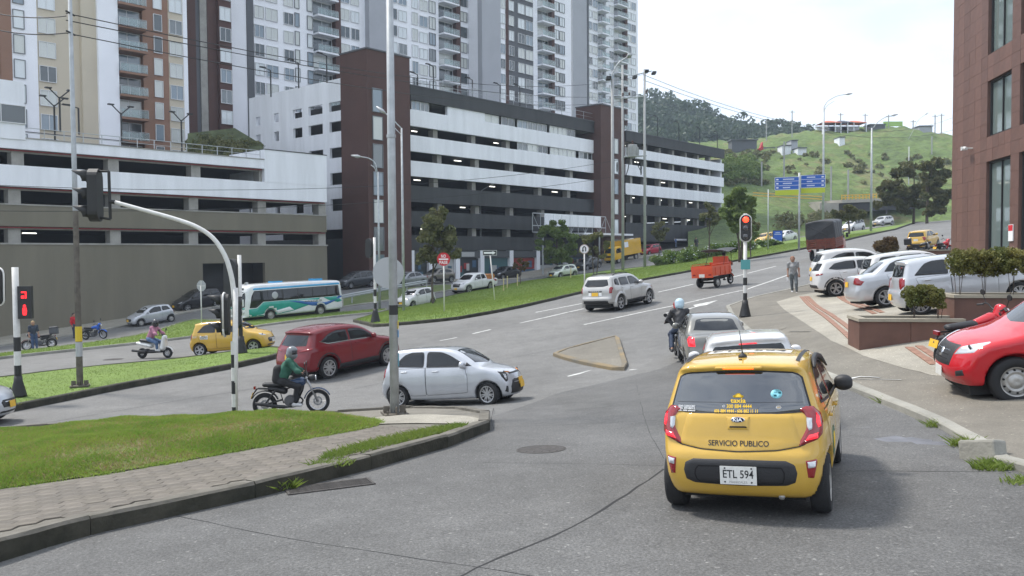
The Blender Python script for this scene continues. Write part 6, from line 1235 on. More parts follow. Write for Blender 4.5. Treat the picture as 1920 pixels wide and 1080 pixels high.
for k in(-1,0,1): g.lathe([(.06,.68),(.1,.8),(.06,.9),(.1,1.0),(.04,1.15)],8,Matrix.Translation(q+Vector((k*.25,0,0))))
g.obj('bushing',M_BBROWN,tr); g=G(); g.tube([loc_(Mc,1170,294),loc_(Mc,1212,292)],.09,6); g.obj('platform',M_GALV,tr)
for nm,mm,rt__,u,v in(('cable_coil',Mb,ub,1157,315),('cable_coil',Mc,uc,1202,320)):
    g=G(); q=loc_(mm,u,v)
    for k in range(3): rr=.33+.05*k; g.tube([q+Vector((rr*math.cos(a),0,rr*1.3*math.sin(a)+.05*k)) for a in np.linspace(0,6.28,18)],.035,5,cap=False)
    g.obj(nm,M_POLEB,rt__)
g=G(); g.tube([Vector(p) for p in cr([tuple(loc_(Mb,*q)) for q in((1180,290),(1178,315),(1172,335),(1171,360),(1176,366),(1168,365))],4)],.05,6); g.tube([loc_(Mb,1188,292),loc_(Mb,1203,325)],.04,6); g.obj('drop_cable',M_POLEB,ub)
# overhead cables
def cable(a,b,sag,label,r=.018):
    A_,B_=at(*a),at(*b); g=G(); pts=[]
    for k in range(17): t_=k/16; p=A_.lerp(B_,t_); p.z-=sag*4*t_*(1-t_); pts.append(p)
    g.tube(pts,r,5); o=g.obj('overhead_cable',M_INK); tag(o,label,'cable','overhead cables'); return o
dA=ground(150,724).y; dC=Mc.translation.y
for i,(v0,v1) in enumerate(((38,176),(62,183),(25,140))): cable((124,v0,dA),(1205,v1,dC),1.2+.3*i,('topmost','second','third')[i]+' of the cables from the slim left post to the utility poles')
for i,(a,b,sg_) in enumerate((((-60,10,30),(124,30,dA),.2),((-60,40,30),(124,62,dA),.2),((-60,345,55),(1160,300,Mb.translation.y),1.5),((-60,395,58),(1160,330,Mb.translation.y),1.2),((1206,140,dC),(1800,215,190),5.0),((1206,150,dC),(1800,240,190),4.0))): cable(a,b,sg_,('upper short cable leaving the slim post to the left','lower short cable leaving the slim post to the left','cable crossing the white band of the left car park','cable crossing the taupe band of the left car park','upper cable running right across the sky','lower cable running right across the sky')[i],.02 if i<4 else .03)
# blue direction signs
M=upright(1498,470,.15); sg=empty('direction_sign',M=M,label='pair of blue direction boards with yellow panels on one post',cat='sign'); P1_=M.translation; k=P1_.y/FPX
g=G(); g.tube([(0,0,0),(0,0,hgt(1498,324,P1_))],.10,8); g.obj('post',M_GALV,sg,True)
MB=mat('sign_blue',(.015,.10,.42),.45); MY=mat('sign_yellow_green',(.45,.52,.03),.5)
for (u,v,txts,arr) in((1475.5,344,(20,16,13),-1),(1524.5,340,(15,10,14),1)):
    F_=facing(sg,M,Vector(loc_(M,u,v)),203); g=G(); g.box((0,0,.05),(43.5*k,24*k,.05)); o=g.obj('board',MB,sg); o.matrix_local=F_
    g=G()
    for yy in(11.6,3.9,-3.9,-11.6): g.box((0,yy*k,.078),(43*k,.6*k,.006))
    for s in(1,-1): g.box((s*21.4*k,0,.078),(.6*k,24*k,.006))
    for j in range(3): g.box((arr*17*k,(7.7-7.7*j)*k,.078),(4*k,2.4*k,.006))
    g.obj('border',M_WHITE,o)
    for j,t_ in enumerate(txts): g=G(); g.box((-arr*2*k+(t_-18)*k*.5,(7.7-7.7*j)*k,.081),(t_*k,2.2*k,.006)); g.obj('lettering_line',mat('sign_pale_ink',(.50,.55,.68),.5),o)
    F2=facing(sg,M,Vector(loc_(M,u,v+17)),203); g=G(); g.box((0,0,.05),(42*k,9.5*k,.05)); o=g.obj('yellow_panel',MY,sg); o.matrix_local=F2
# blue advertising panel
M=upright(1458,459,.12); ad=empty('advertising_panel',M=M,label='blue lit street advertising panel in a black frame near the roundabout',cat='billboard'); k=M.translation.y/FPX
F_=facing(ad,M,Vector((0,0,15*k)),195); g=G(); g.box((0,0,0),(18*k,24*k,.3)); o=g.obj('frame',M_INK,ad); o.matrix_local=F_; g=G(); g.box((0,1.5*k,.16),(16*k,19*k,.03)); g.obj('poster',mat('poster_blue',(.02,.10,.50),.4),o); g=G(); g.box((0,-9.5*k,.16),(16*k,2.5*k,.03)); g.obj('poster_foot',M_YPRINT,o); [part('poster_line',o,M_WHITE if False else mat('sign_pale_ink',(.50,.55,.68),.5),(-w_*k,w_*k,z_*k,(z_+1.4)*k,.176,.182)) for w_,z_ in((4,7),(6,4))]; g=G(); g.box((0,0,1.5*k),(.4,.3,3*k)); g.obj('leg',M_INK,ad)
M=upright(1543,428,.1); b2=empty('notice_panel',M=M,label='small blue notice panel on a post left of the bridge pier',cat='sign'); k=M.translation.y/FPX; g=G(); g.tube([(0,0,0),(0,0,26*k)],.08,6); g.obj('post',M_GALV,b2); F_=facing(b2,M,Vector((0,0,22*k)),195); g=G(); g.box((0,0,.1),(11*k,14*k,.08)); o=g.obj('board',mat('panel_slate',(.06,.14,.24),.5),b2); o.matrix_local=F_
# guard rail and stakes
gr=empty('guard_rail',label='steel guard rail along the verge behind the bus',cat='guard rail'); A_=[ground(*q,.12) for q in((590,586),(640,572),(700,560),(745,551),(800,541))]; Pq=cr([tuple(p) for p in A_],6); g=G()
vs=[]
for p in Pq: vs+=[(p[0],p[1],p[2]+.5),(p[0],p[1]-.06,p[2]+.6),(p[0],p[1],p[2]+.68),(p[0],p[1]-.06,p[2]+.76),(p[0],p[1],p[2]+.85)]
g.add(vs,[(5*i+j,5*i+5+j,5*i+6+j,5*i+1+j) for i in range(len(Pq)-1) for j in range(4)]); g.obj('beam',M_RAIL,gr)
for p in Pq[::4]: g=G(); g.box((p[0],p[1]+.08,p[2]+.35),(.1,.1,.9)); g.obj('post',M_GALV,gr)
for i,(u,v) in enumerate(((951,541),(970,537),(1070,522),(944,546))): 
    g=G(); g.tube([(0,0,-.1),(0.03,0,1.15)],.05,6); o=g.obj('marker_stake',mat('stake_cream',(.55,.46,.25),.7)); o.location=ground(u,v,.2); tag(o,('cream stake on the median above the white pickup bed','cream stake on the median right of the pickup','cream stake on the median below the pale green car','short cream stake nearest the white pickup')[i],'stake','marker stakes on the median')
# dark roof lamps on the car parks
GR='dark roof lamps'
def rooflamp(M,u,vt,vb,y,kind,label):
    x,z0=onp(u,vb,M,y); _,z1=onp(u,vt,M,y); root=empty('roof_lamp',M=M@Matrix.Translation((x,y,z0)),label=label,cat='lamp',group=GR); h=z1-z0; g=G(); g.tube([(0,0,-.3),(0,0,h)],.07,6); o=g.obj('post',M_POLEB,root); g=G()
    if kind=='V':
        for s in(-1,1): g.tube([(0,0,h-.1),(s*.7,0,h+.55)],.05,5); g.box((s*.8,0,h+.6),(.45,.3,.1))
    else: g.tube([(0,0,h),(-.8,0,h+.15)],.05,5); g.box((-.9,0,h+.16),(.6,.3,.1))
    g.obj('lamp_head',M_POLEB,o)
for i,(u,vt,vb,kind) in enumerate(((103,197,258,'V'),(113,182,240,'V'),(148,203,245,'I'),(228,212,262,'V'),(341,225,283,'V'))): rooflamp(mL,u,vt,vb,1.2,kind,('first','second','third','fourth','fifth')[i]+' dark roof lamp from the left on the left car park')
for i,(u,vt,vb) in enumerate(((1233,220,258),(1273,231,265),(1312,241,271),(1345,249,277))): rooflamp(mB,u,vt,vb,2.5,'I',('first','second','third','fourth')[i]+' dark roof lamp from the left on the far car park wing')
for i,(u,vt,vb) in enumerate(((508,132,176),(560,118,160),(613,105,150),(783,140,165),(813,125,172),(886,150,190),(938,160,200),(975,162,206))): rooflamp(mB,u,vt,vb,3.0,'I',('first','second','third','fourth','fifth','sixth','seventh','eighth')[i]+' thin roof mast from the left before the white towers')
# ------------------------------------------------------------------ hills, bridge, vegetation
def tps(cp,reg=6.0):
    P=[at(*c) for c in cp]; A_=np.array([[p.x,p.y] for p in P]); Z=np.array([p.z for p in P]); n=len(A_)
    S=np.zeros((n+3,n+3)); S[:n,:n]=_tk(np.linalg.norm(A_[:,None]-A_[None],axis=2))+np.eye(n)*reg; Q=np.c_[np.ones(n),A_]; S[:n,n:]=Q; S[n:,:n]=Q.T; w=np.linalg.solve(S,np.r_[Z,0,0,0])
    def f(x,y):
        q=np.stack([np.ravel(x),np.ravel(y)],1); return (_tk(np.linalg.norm(q[:,None]-A_[None],axis=2))@w[:n]+w[n]+q@w[n+1:]).reshape(np.shape(x))
    return f
HC=[(1300,470,118),(1360,462,118),(1450,452,122),(1560,436,138),(1640,425,158),(1790,412,160),(1950,400,160),(1300,430,150),(1360,420,140),(1450,408,142),(1540,405,155),(1640,398,168),(1790,380,172),(1950,370,172),
    (1300,350,175),(1360,352,170),(1400,374,160),(1500,371,166),(1640,362,176),(1790,350,184),(1950,340,184),(1300,300,215),(1370,305,212),(1480,310,210),(1600,318,206),(1700,330,205),(1790,325,205),(1950,310,205),(1300,285,235),(1370,284,235),(1480,280,232),(1600,285,230),(1790,285,230),
    (1300,268,262),(1360,275,262),(1440,263,262),(1500,255,262),(1560,248,262),(1650,240,264),(1720,245,264),(1800,256,264),(1950,270,264),(1300,290,330),(1600,275,330),(1800,285,330),(1950,290,330)]
hillf=tps(HC,3.0)
us=np.linspace(1290,1960,150); ds=np.r_[np.linspace(116,200,60),np.linspace(201,330,70)]; U,Dd=np.meshgrid(us,ds); X=(U-960)/FPX*Dd; Y=Dd.copy()
def hill_h(X,Y):
    n=.55*np.sin(X*.31+1.1*np.sin(Y*.17))*np.sin(Y*.23+X*.07)+.35*np.sin(X*.83+Y*.4)+.25*np.sin(Y*1.1-X*.6)
    return hillf(X,Y)+n*np.clip((Y-150)/40,0,1)
Z=hill_h(X,Y); nx=len(us)
M_HILL=bpy.data.materials.new('hill_grass'); M_HILL.use_nodes=True
_nt=M_HILL.node_tree; _b=_nt.nodes['Principled BSDF']; _b.inputs['Roughness'].default_value=.95; _tc=_nt.nodes.new('ShaderNodeTexCoord')
def _ns(sc,det=6):
    n=_nt.nodes.new('ShaderNodeTexNoise'); n.inputs['Scale'].default_value=sc; n.inputs['Detail'].default_value=det; n.inputs['Roughness'].default_value=.65; _nt.links.new(_tc.outputs['Object'],n.inputs['Vector']); return n
_r=_nt.nodes.new('ShaderNodeValToRGB'); _e=_r.color_ramp.elements; _e[0].position=.36; _e[0].color=(.085,.125,.035,1); _e[1].position=.68; _e[1].color=(.215,.165,.085,1); _q=_e.new(.52); _q.color=(.125,.185,.048,1)
_nt.links.new(_ns(.06).outputs[0],_r.inputs[0]); _r2=_nt.nodes.new('ShaderNodeValToRGB'); _r2.color_ramp.elements[0].color=(.55,.55,.55,1); _r2.color_ramp.elements[0].position=.3; _r2.color_ramp.elements[1].color=(1.25,1.25,1.2,1); _r2.color_ramp.elements[1].position=.7; _nt.links.new(_ns(.8).outputs[0],_r2.inputs[0])
_m=_nt.nodes.new('ShaderNodeMix'); _m.data_type='RGBA'; _m.blend_type='MULTIPLY'; _m.inputs['Factor'].default_value=1; _nt.links.new(_r.outputs[0],_m.inputs['A']); _nt.links.new(_r2.outputs[0],_m.inputs['B']); _nt.links.new(_m.outputs['Result'],_b.inputs['Base Color'])
_bp=_nt.nodes.new('ShaderNodeBump'); _bp.inputs['Distance'].default_value=.8; _bp.inputs['Strength'].default_value=.8; _nt.links.new(_ns(1.5,4).outputs[0],_bp.inputs['Height']); _nt.links.new(_bp.outputs[0],_b.inputs['Normal'])
hill=struct(meshobj('hill',np.stack([X.ravel(),Y.ravel(),Z.ravel()],1),[(j*nx+i,j*nx+i+1,(j+1)*nx+i+1,(j+1)*nx+i) for j in range(len(ds)-1) for i in range(nx-1)],M_HILL,None,True))
def onhill(u,v):
    r=ray(u,v); t_=np.linspace(118,329,800); d=CZ+r.z/r.y*t_-hill_h(r.x/r.y*t_,t_); k=np.where(d<0)[0]; t0=t_[k[0]] if len(k) else 262.0
    return Vector((r.x/r.y*t0,t0,float(hill_h(np.array([r.x/r.y*t0]),np.array([t0]))[0])))
# far wooded hill
FC=[(1150,225,420),(1200,215,420),(1250,207,425),(1300,238,430),(1360,256,440),(1440,268,450),(1520,275,460),(1620,285,470),(1150,330,300),(1300,320,300),(1440,310,300),(1620,300,300),(1150,260,600),(1300,270,600),(1620,290,600)]
farf=tps(FC,5.0); us=np.linspace(1140,1640,60); ds=np.linspace(300,600,40); U,Dd=np.meshgrid(us,ds); X=(U-960)/FPX*Dd; Z=farf(X,Dd); nx=60
struct(meshobj('far_hill',np.stack([X.ravel(),Dd.ravel(),Z.ravel()],1),[(j*nx+i,j*nx+i+1,(j+1)*nx+i+1,(j+1)*nx+i) for j in range(39) for i in range(nx-1)],mat('far_wood_floor',(.03,.05,.025),.95),None,True))
def leaf_cloud(centres,radii,n,size,seed,aspect=1.6,flat=.7):
    """n small leaf quads spread through clumps -> verts, faces"""
    r=np.random.default_rng(seed); c=np.array(centres); rd=np.array(radii); k=r.choice(len(c),n,p=rd**2/np.sum(rd**2))
    d=r.normal(0,1,(n,3)); d/=np.linalg.norm(d,axis=1)[:,None]; q=r.uniform(.25,1,n)**.45; p=c[k]+d*(rd[k]*q)[:,None]*np.array([1,1,flat])
    a=r.normal(0,1,(n,3))+d*.6; a/=np.linalg.norm(a,axis=1)[:,None]; t_=r.normal(0,1,(n,3)); u_=np.cross(a,t_); u_/=np.linalg.norm(u_,axis=1)[:,None]; w=np.cross(a,u_); s=size*r.uniform(.6,1.35,n)[:,None]
    V=np.stack([p-u_*s*.5*aspect,p+w*s*.4,p+u_*s*.5*aspect,p-w*s*.4],1).reshape(-1,3); F=np.arange(n*4).reshape(n,4); return V,F
def leafmat(name,c,c2): 
    m=mat('leaf_'+name,c,.55,vscale=1.2,col2=c2,spec=.3,trl=.35); b=m.node_tree.nodes['Principled BSDF']; return m
LM=dict(green=leafmat('green',(.09,.15,.038),(.21,.265,.075)),dark=leafmat('dark',(.062,.085,.03),(.19,.17,.07)),olive=leafmat('olive',(.095,.115,.045),(.21,.20,.085)),lime=leafmat('lime',(.08,.15,.025),(.17,.23,.05)),red=leafmat('reddish',(.10,.055,.025),(.16,.12,.04)),hedge=leafmat('hedge',(.09,.115,.03),(.27,.23,.07)),far=leafmat('far',(.05,.08,.05),(.09,.125,.075)))
M_BARK=mat('bark',(.09,.07,.055),.9,var=.35,vscale=6,bump=.6,bscale=20)
def tree(base,h,blobs,lm,label,trunk=.1,n=2600,size=.22,seed=0,th=.35,name='street_tree',stems=1,cat='tree',group=None,bark=None):
    """blobs: (dx,dz,r) in metres relative to base, dz height"""
    r=random.Random(seed); root=empty(name,base,label,cat,group); bk_=bark or M_BARK
    for s in range(stems):
        ox=(s-(stems-1)/2)*.5; g=G(); top=th*h; pts=[(ox*.3,0,-.2),(ox*.6+r.uniform(-.08,.08),r.uniform(-.08,.08),top*.5),(ox+r.uniform(-.12,.12),r.uniform(-.1,.1),top),(ox*1.3,0,h*.72)]; g.tube([Vector(p) for p in cr(pts,4)],list(np.linspace(trunk,trunk*.3,13)),8); tk=g.obj('trunk',bk_,root,True)
        for (dx,dz,rr) in blobs[::2]:
            g=G(); a=Vector((ox,0,top*r.uniform(.75,1.1))); b=Vector((dx,r.uniform(-.4,.4)*rr,dz)); mid=a.lerp(b,.5)+Vector((0,0,-.1*rr)); g.tube([a,mid,b],[trunk*.5,trunk*.3,trunk*.1],6); g.obj('limb',bk_,tk,True)
    C,Rr=[],[]
    for (dx,dz,rr) in blobs:
        for k in range(7): a=r.uniform(0,6.28); e=r.uniform(-.9,.9); q=rr*.62; C.append((dx+q*math.cos(a)*math.cos(e),q*math.sin(a)*math.cos(e),dz+q*math.sin(e)*.9)); Rr.append(rr*r.uniform(.25,.5))
    V,F=leaf_cloud(C,Rr,n,size,seed); me=np_mesh('crown',V,F,lm,False); link(bpy.data.objects.new('crown',me),root); return root
def ptree(u,v,top,blobs,lm,label,dz=.15,base=None,**k):
    """blobs in photo pixels (u,v,r)"""
    p=base or ground(u,v,dz); s=p.y/FPX; B_=[((a-u)*s,(hgt(b_[0],b_[1],p) if False else (CZ+ray(a,b).z/ray(a,b).y*p.y)-p.z),c*s) for b_ in [None] for (a,b,c) in blobs]; return tree(p,hgt(u,top,p),B_,lm,label,**k)
ptree(812,571,385,[(822,398,18),(815,418,25),(830,432,26),(806,448,26),(838,456,26),(850,474,18),(800,474,20),(822,480,22),(790,490,12)],LM['olive'],'slender tree beside the red no-entry sign',trunk=.11,n=9000,size=.21,seed=1,th=.42)
ptree(1045,516,410,[(1045,425,20),(1030,440,24),(1062,440,24),(1020,462,20),(1045,462,26),(1072,466,20),(1035,482,18),(1058,484,18)],LM['green'],'dense round tree standing before the car park entrance',trunk=.16,n=8000,size=.24,seed=2,th=.3)
ptree(1116,522,435,[(1100,448,13),(1120,445,14),(1133,460,12),(1110,470,14),(1128,480,10),(1095,470,10)],LM['olive'],'thin sparse tree behind the turn-back sign',trunk=.07,n=1300,size=.2,seed=3,stems=2,th=.5)
ptree(976,533,480,[(976,490,8),(985,495,8),(968,498,8),(978,503,7)],LM['red'],'small reddish tree in front of the shop windows',trunk=.05,n=500,size=.2,seed=4,th=.55)
ptree(1236,482,408,[(1236,420,9),(1230,432,12),(1244,434,11),(1236,444,11)],LM['olive'],'small round tree right of the tall utility poles',trunk=.09,n=1500,size=.28,seed=5,th=.5)
ptree(1388,488,352,[(1385,362,16),(1372,380,20),(1398,378,18),(1365,402,20),(1388,400,22),(1405,400,14),(1378,425,16),(1400,425,14),(1410,442,11)],LM['green'],'tall loose tree behind the red traffic light',trunk=.12,n=6500,size=.27,seed=6,stems=2,th=.4)
ptree(1330,484,375,[(1328,388,13),(1340,398,13),(1322,405,12),(1335,418,12),(1345,410,9)],LM['olive'],'thin dark tree left of the red traffic light',trunk=.10,n=1300,size=.24,seed=7,th=.5)
ptree(1408,482,400,[(1405,412,12),(1416,425,11),(1400,432,12),(1418,442,8)],LM['olive'],'small leaning tree right of the red traffic light',trunk=.07,n=1100,size=.22,seed=8,th=.45)
ptree(1592,440,384,[(1570,400,12),(1592,394,15),(1612,400,12),(1582,405,12),(1602,406,12)],LM['dark'],'flat-topped dark tree behind the tarpaulin truck',trunk=.14,n=2600,size=.34,seed=9,th=.5)
ptree(1713,418,290,[(1690,330,26),(1712,318,24),(1665,352,22),(1700,355,30),(1680,378,24),(1658,370,16),(1722,375,26),(1700,392,16),(1650,385,12)],LM['dark'],'left of two big dark trees before the painted wall',trunk=.22,n=9000,size=.40,seed=10,th=.4)
ptree(1738,417,290,[(1748,312,22),(1762,335,24),(1735,335,22),(1770,360,26),(1742,365,24),(1762,390,20),(1740,395,14)],LM['dark'],'right of two big dark trees beside the clad building',trunk=.22,n=7600,size=.40,seed=11,th=.4)
# hydrangea bank on the median
M_FLOWER=mat('hydrangea_bloom',(.62,.64,.68),.7,var=.2,vscale=4)
for i,(u,v,w,h_) in enumerate(((1238,498,22,26),(1262,495,22,30),(1288,492,22,30),(1312,486,22,30),(1345,480,22,26),(1375,474,20,24),(1405,470,18,20),(1432,464,18,18),(1455,460,14,14))):
    p=ground(u,v,.2); s=p.y/FPX; root=empty('flowering_bush',p,('first','second','third','fourth','fifth','sixth','seventh','eighth','ninth')[i]+' bush from the left in the white flowering bank on the median','bush','flowering bushes on the median')
    C=[(RND.uniform(-.7,.7)*w*s,RND.uniform(-.5,.5)*w*s*.8,RND.uniform(.15,.65)*h_*s) for _ in range(9)]; V,F=leaf_cloud(C,[h_*s*.38]*9,900,.20,40+i); link(bpy.data.objects.new('foliage',np_mesh('foliage',V,F,LM['lime'] if i%3 else LM['green'],False)),root)
    V,F=leaf_cloud([(c[0],c[1]-.1,c[2]+.15) for c in C],[h_*s*.34]*9,55,.16,60+i,1.0); link(bpy.data.objects.new('blooms',np_mesh('blooms',V,F,M_FLOWER,False)),root)
# bushes on hill and far wood
def bush_stuff(name,pts,n,size,lm,label,seed):
    V,F=leaf_cloud([p for p,_ in pts],[r_ for _,r_ in pts],n,size,seed); o=link(bpy.data.objects.new(name,np_mesh(name,V,F,lm,False))); tag(o,label,'vegetation',None,'stuff')
rr=random.Random(5); pts=[]
for _ in range(760):
    u=rr.uniform(1180,1520); d=rr.choice((rr.uniform(320,400),rr.uniform(400,470))); x=(u-960)/FPX*d; z=float(farf(np.array([x]),np.array([d]))[0]); k=rr.uniform(2.2,5.2)*(1.0 if u<1340 else .75); pts.append(((x,d,z+k*.6),k)); 
    if rr.random()<.35: pts.append(((x,d,z+k*1.9),k*.6))
bush_stuff('far_wood',pts,42000,1.4,LM['far'],'hazy wooded hillside far behind the car park','x' and 71)
pts=[]
for _ in range(130):
    u=rr.choice((rr.uniform(1360,1440),rr.uniform(1360,1780))); v=rr.uniform(285,350); p=onhill(u,v); k=rr.uniform(.5,1.4); pts.append(((p.x,p.y,p.z+k*.15),k))
bush_stuff('hill_scrub',pts,9000,.5,LM['olive'],'low scrub scattered over the green hillside',72)
pts=[]
for _ in range(60):
    u=rr.uniform(1460,1500) if rr.random()<.3 else rr.uniform(1520,1560); v=rr.uniform(408,430); p=onhill(u,v); pts.append(((p.x,p.y,p.z+.5),rr.uniform(.6,1.3)))
bush_stuff('bridge_scrub',pts,2200,.45,LM['dark'],'dark scrub below the bridge abutment',73)
pts=[((p:=onhill(rr.uniform(1362,1420),rr.uniform(300,345))).x,p.y,p.z+.8) for _ in range(45)]
bush_stuff('hill_thicket',[(p,rr.uniform(.9,1.9)) for p in pts],6000,.55,LM['green'],'thicket on the slope right of the car park end',74)
pts=[]
for _ in range(70): u_=rr.uniform(355,495); d_=rr.uniform(87,93); k=(d_-87)/6; pts.append((tuple(at(u_,298-48*k*(1-abs(u_-400)/190),d_)),rr.uniform(.35,.9)))
bush_stuff('bank_scrub',pts,5200,.22,LM['olive'],'scrub covering the planted bank above the left car park',76)
# yellow-railed bridge
br=empty('bridge',at(1560,372,168),'road bridge with yellow railings crossing below the hill','bridge'); br.location=(0,0,0)
A_,B_=at(1545,378,160),at(1700,372,172); M_BCON=mat('bridge_concrete',(.34,.32,.28),.85,var=.15,vscale=.5); M_YR=mat('railing_yellow',(.58,.33,.03),.5)
def along(a,b,w,z0,z1,name,m,par=br):
    d=(b-a).normalized(); s=Vector((-d.y,d.x,0))*w/2; g=G(); vs=[p+o_+Vector((0,0,z)) for z in(z0,z1) for p,o_ in((a,-s),(b,-s),(b,s),(a,s))]; g.add(vs,[(3,2,1,0),(4,5,6,7),(0,1,5,4),(1,2,6,5),(2,3,7,6),(3,0,4,7)]); return g.obj(name,m,par)
along(A_,B_,8,-.5,.1,'deck',M_BCON); along(A_,B_,6,-2.2,-.52,'girder',mat('girder_black',(.03,.03,.033),.7)); along(A_-Vector((2.2,0,0)),A_+Vector((1.2,0,0)),8.2,-5.5,-.52,'abutment',M_BCON); 
for k in range(2):
    C_=at(1412,371,152); q=along(C_,A_,.1,.35+.5*k,.5+.5*k,'rail',M_YR); along(A_,B_,.1,.45+.5*k,.6+.5*k,'rail',M_YR) if False else None
    dd=(B_-A_).normalized(); s=Vector((dd.y,-dd.x,0))*4; along(A_+s,B_+s,.12,.35+.45*k,.52+.45*k,'rail',M_YR)
for k in range(26): p=A_.lerp(B_,k/25)+s; g=G(); g.box(p+Vector((0,0,.55)),(.14,.14,.95)); g.obj('rail_post',M_YR,br)
# painted wall under the dark trees
gw=empty('painted_wall',(0,0,0),'retaining wall painted with blue and pink murals','wall'); A_,B_=ground(1694,420),ground(1790,408); A_.z-=.5;B_.z-=.5
along(A_,B_,.4,0,4.6,'wall',M_BCON,gw); dd=(B_-A_).normalized(); nn=Vector((dd.y,-dd.x,0)); cols=[(.16,.33,.55),(.55,.25,.32),(.55,.55,.56),(.20,.42,.55),(.42,.10,.14),(.60,.50,.52)]
for k in range(22):
    p=A_.lerp(B_,rr.uniform(.02,.9))+nn*(.205+.004*k); w=rr.uniform(.8,2.2); z=rr.uniform(.6,3.2); pr=[(w*.5*math.cos(a)*rr.uniform(.7,1.1),w*.4*math.sin(a)*rr.uniform(.7,1.1)) for a in np.linspace(0,6.28,14)[:-1]]
    Mx=Matrix((dd,Vector((0,0,1)),nn)).transposed().to_4x4(); Mx.translation=p+Vector((0,0,z)); g=G(); g.prism(pr,.003,Mx); g.obj('mural_shape',mat('mural_%d'%(k%6),cols[k%6],.7),gw)
# things on the ridge
def ridge(name,label,cat,u,v,build):
    p=onhill(u,v) if v>262 else at(u,v,262); root=empty(name,p,label,cat); build(root,262/FPX if v<=262 else p.y/FPX); return root
def tent(m1):
    def f(r,k): 
        g=G(); w=19*k; g.add([(-w,-3,2.2),(w,-3,2.2),(w,3,2.2),(-w,3,2.2),(-w*.25,0,2.2+6*k),(w*.25,0,2.2+6*k)],[(0,1,5,4),(1,2,5),(2,3,4,5),(3,0,4)]); g.obj('canopy',m1,r)
        for s in(-1,1):
            for y in(-2.8,2.8): part('post',r,M_BWHITE,(s*w*.9-.1,s*w*.9+.1,y-.1,y+.1,-2,2.2))
        part('back_wall',r,M_BWHITE,(-w*.88,w*.88,2.2,2.6,-2,1.8))
    return f
MT1=mat('tent_orange',(.50,.13,.07),.7)
ridge('market_tent','left orange tent on the hill crest','tent',1553,246,tent(MT1)); ridge('market_tent','dark tent between the two orange tents on the hill crest','tent',1577,246,tent(M_DGREYT:=mat('tent_dark',(.05,.05,.07),.7))); ridge('market_tent','right orange tent on the hill crest','tent',1600,246,tent(MT1))
def hut(w,h,m): 
    def f(r,k): 
        g=G(); g.bx(-w*k/2,w*k/2,-2,2,-2,h*k); g.obj('wall',m,r); g=G(); g.bx(-w*k*.55,w*k*.55,-2.4,2.4,h*k,h*k+.25); g.obj('roof',M_MGREYW,r)
    return f
ridge('hut','dark hut on the hill crest','hut',1640,243,hut(28,7,M_MGREYW)); ridge('hut','grey block on the hill crest at the right','hut',1730,249,hut(24,10,M_LGREY)); ridge('hut','dark shed with red end on the left shoulder of the hill','hut',1392,279,hut(46,14,M_MGREYW))
def board(r,k):
    g=G(); g.bx(-18*k,18*k,-.1,.1,1.0,15*k); g.obj('panel',mat('board_lime',(.32,.50,.12),.6),r); g=G()
    for s in(-1,1): g.bx(s*14*k-.1,s*14*k+.1,-.1,.1,-2,1.0)
    g.obj('leg',M_GALV,r)
ridge('billboard','lime green billboard on the hill crest','billboard',1674,243,board)
def redfin(r,k):
    g=G(); g.add([(-20*k,0,-.5),(8*k,0,-.5),(6*k,0,17*k),(2*k,0,6*k),(-8*k,0,2*k),(-20*k,1.5,-.5),(8*k,1.5,-.5),(6*k,1.5,17*k),(2*k,1.5,6*k),(-8*k,1.5,2*k)],[(0,1,2,3,4),(9,8,7,6,5),(0,5,6,1),(1,6,7,2),(2,7,8,3),(3,8,9,4),(4,9,5,0)]); g.obj('fin',M_REDSG,r); g=G(); g.bx(6*k,30*k,.5,4,-.5,6*k); g.obj('pavilion',M_LGREY,r); g=G(); g.bx(5*k,31*k,.3,4.2,6*k,7*k); g.obj('roof',M_MGREYW,r)
ridge('red_monument','red swooping structure beside a pavilion on the left shoulder of the hill','structure',1424,283,redfin)
for i,(u,v,w,h_) in enumerate(((1470,285,16,9),(1485,280,12,14),(1499,287,16,7),(1574,268,10,8))): ridge('hillside_structure',('first','second','third','fourth')[i]+' small white structure from the left on the hillside','structure',u,v,hut(w,h_,M_BWHITE if i!=1 else M_LGREY))
GHP='thin poles on the hill'
for i,(u,v,t_) in enumerate(((1437,262,224),(1485,256,207),(1576,245,212),(1622,243,213),(1666,240,215),(1712,247,225),(1753,252,215),(1765,254,213),(1428,350,303),(1470,345,265),(1558,380,312),(1590,385,318),(1662,400,380),(1747,290,255))):
    p=onhill(u,v) if v>262 else at(u,v,262); g=G(); h_=hgt(u,t_,p); g.tube([(0,0,-1),(0,0,h_)],.16,6)
    if t_<230: g.tube([(-.9,0,h_-.5),(.9,0,h_-.5)],.1,5)
    o=g.obj('hill_pole',M_CONP); o.location=p; tag(o,'thin pole on the hill, number %s counted from the left along its row'%('one','two','three','four','five','six','seven','eight','nine','ten','eleven','twelve','thirteen','fourteen')[i],'pole',GHP)
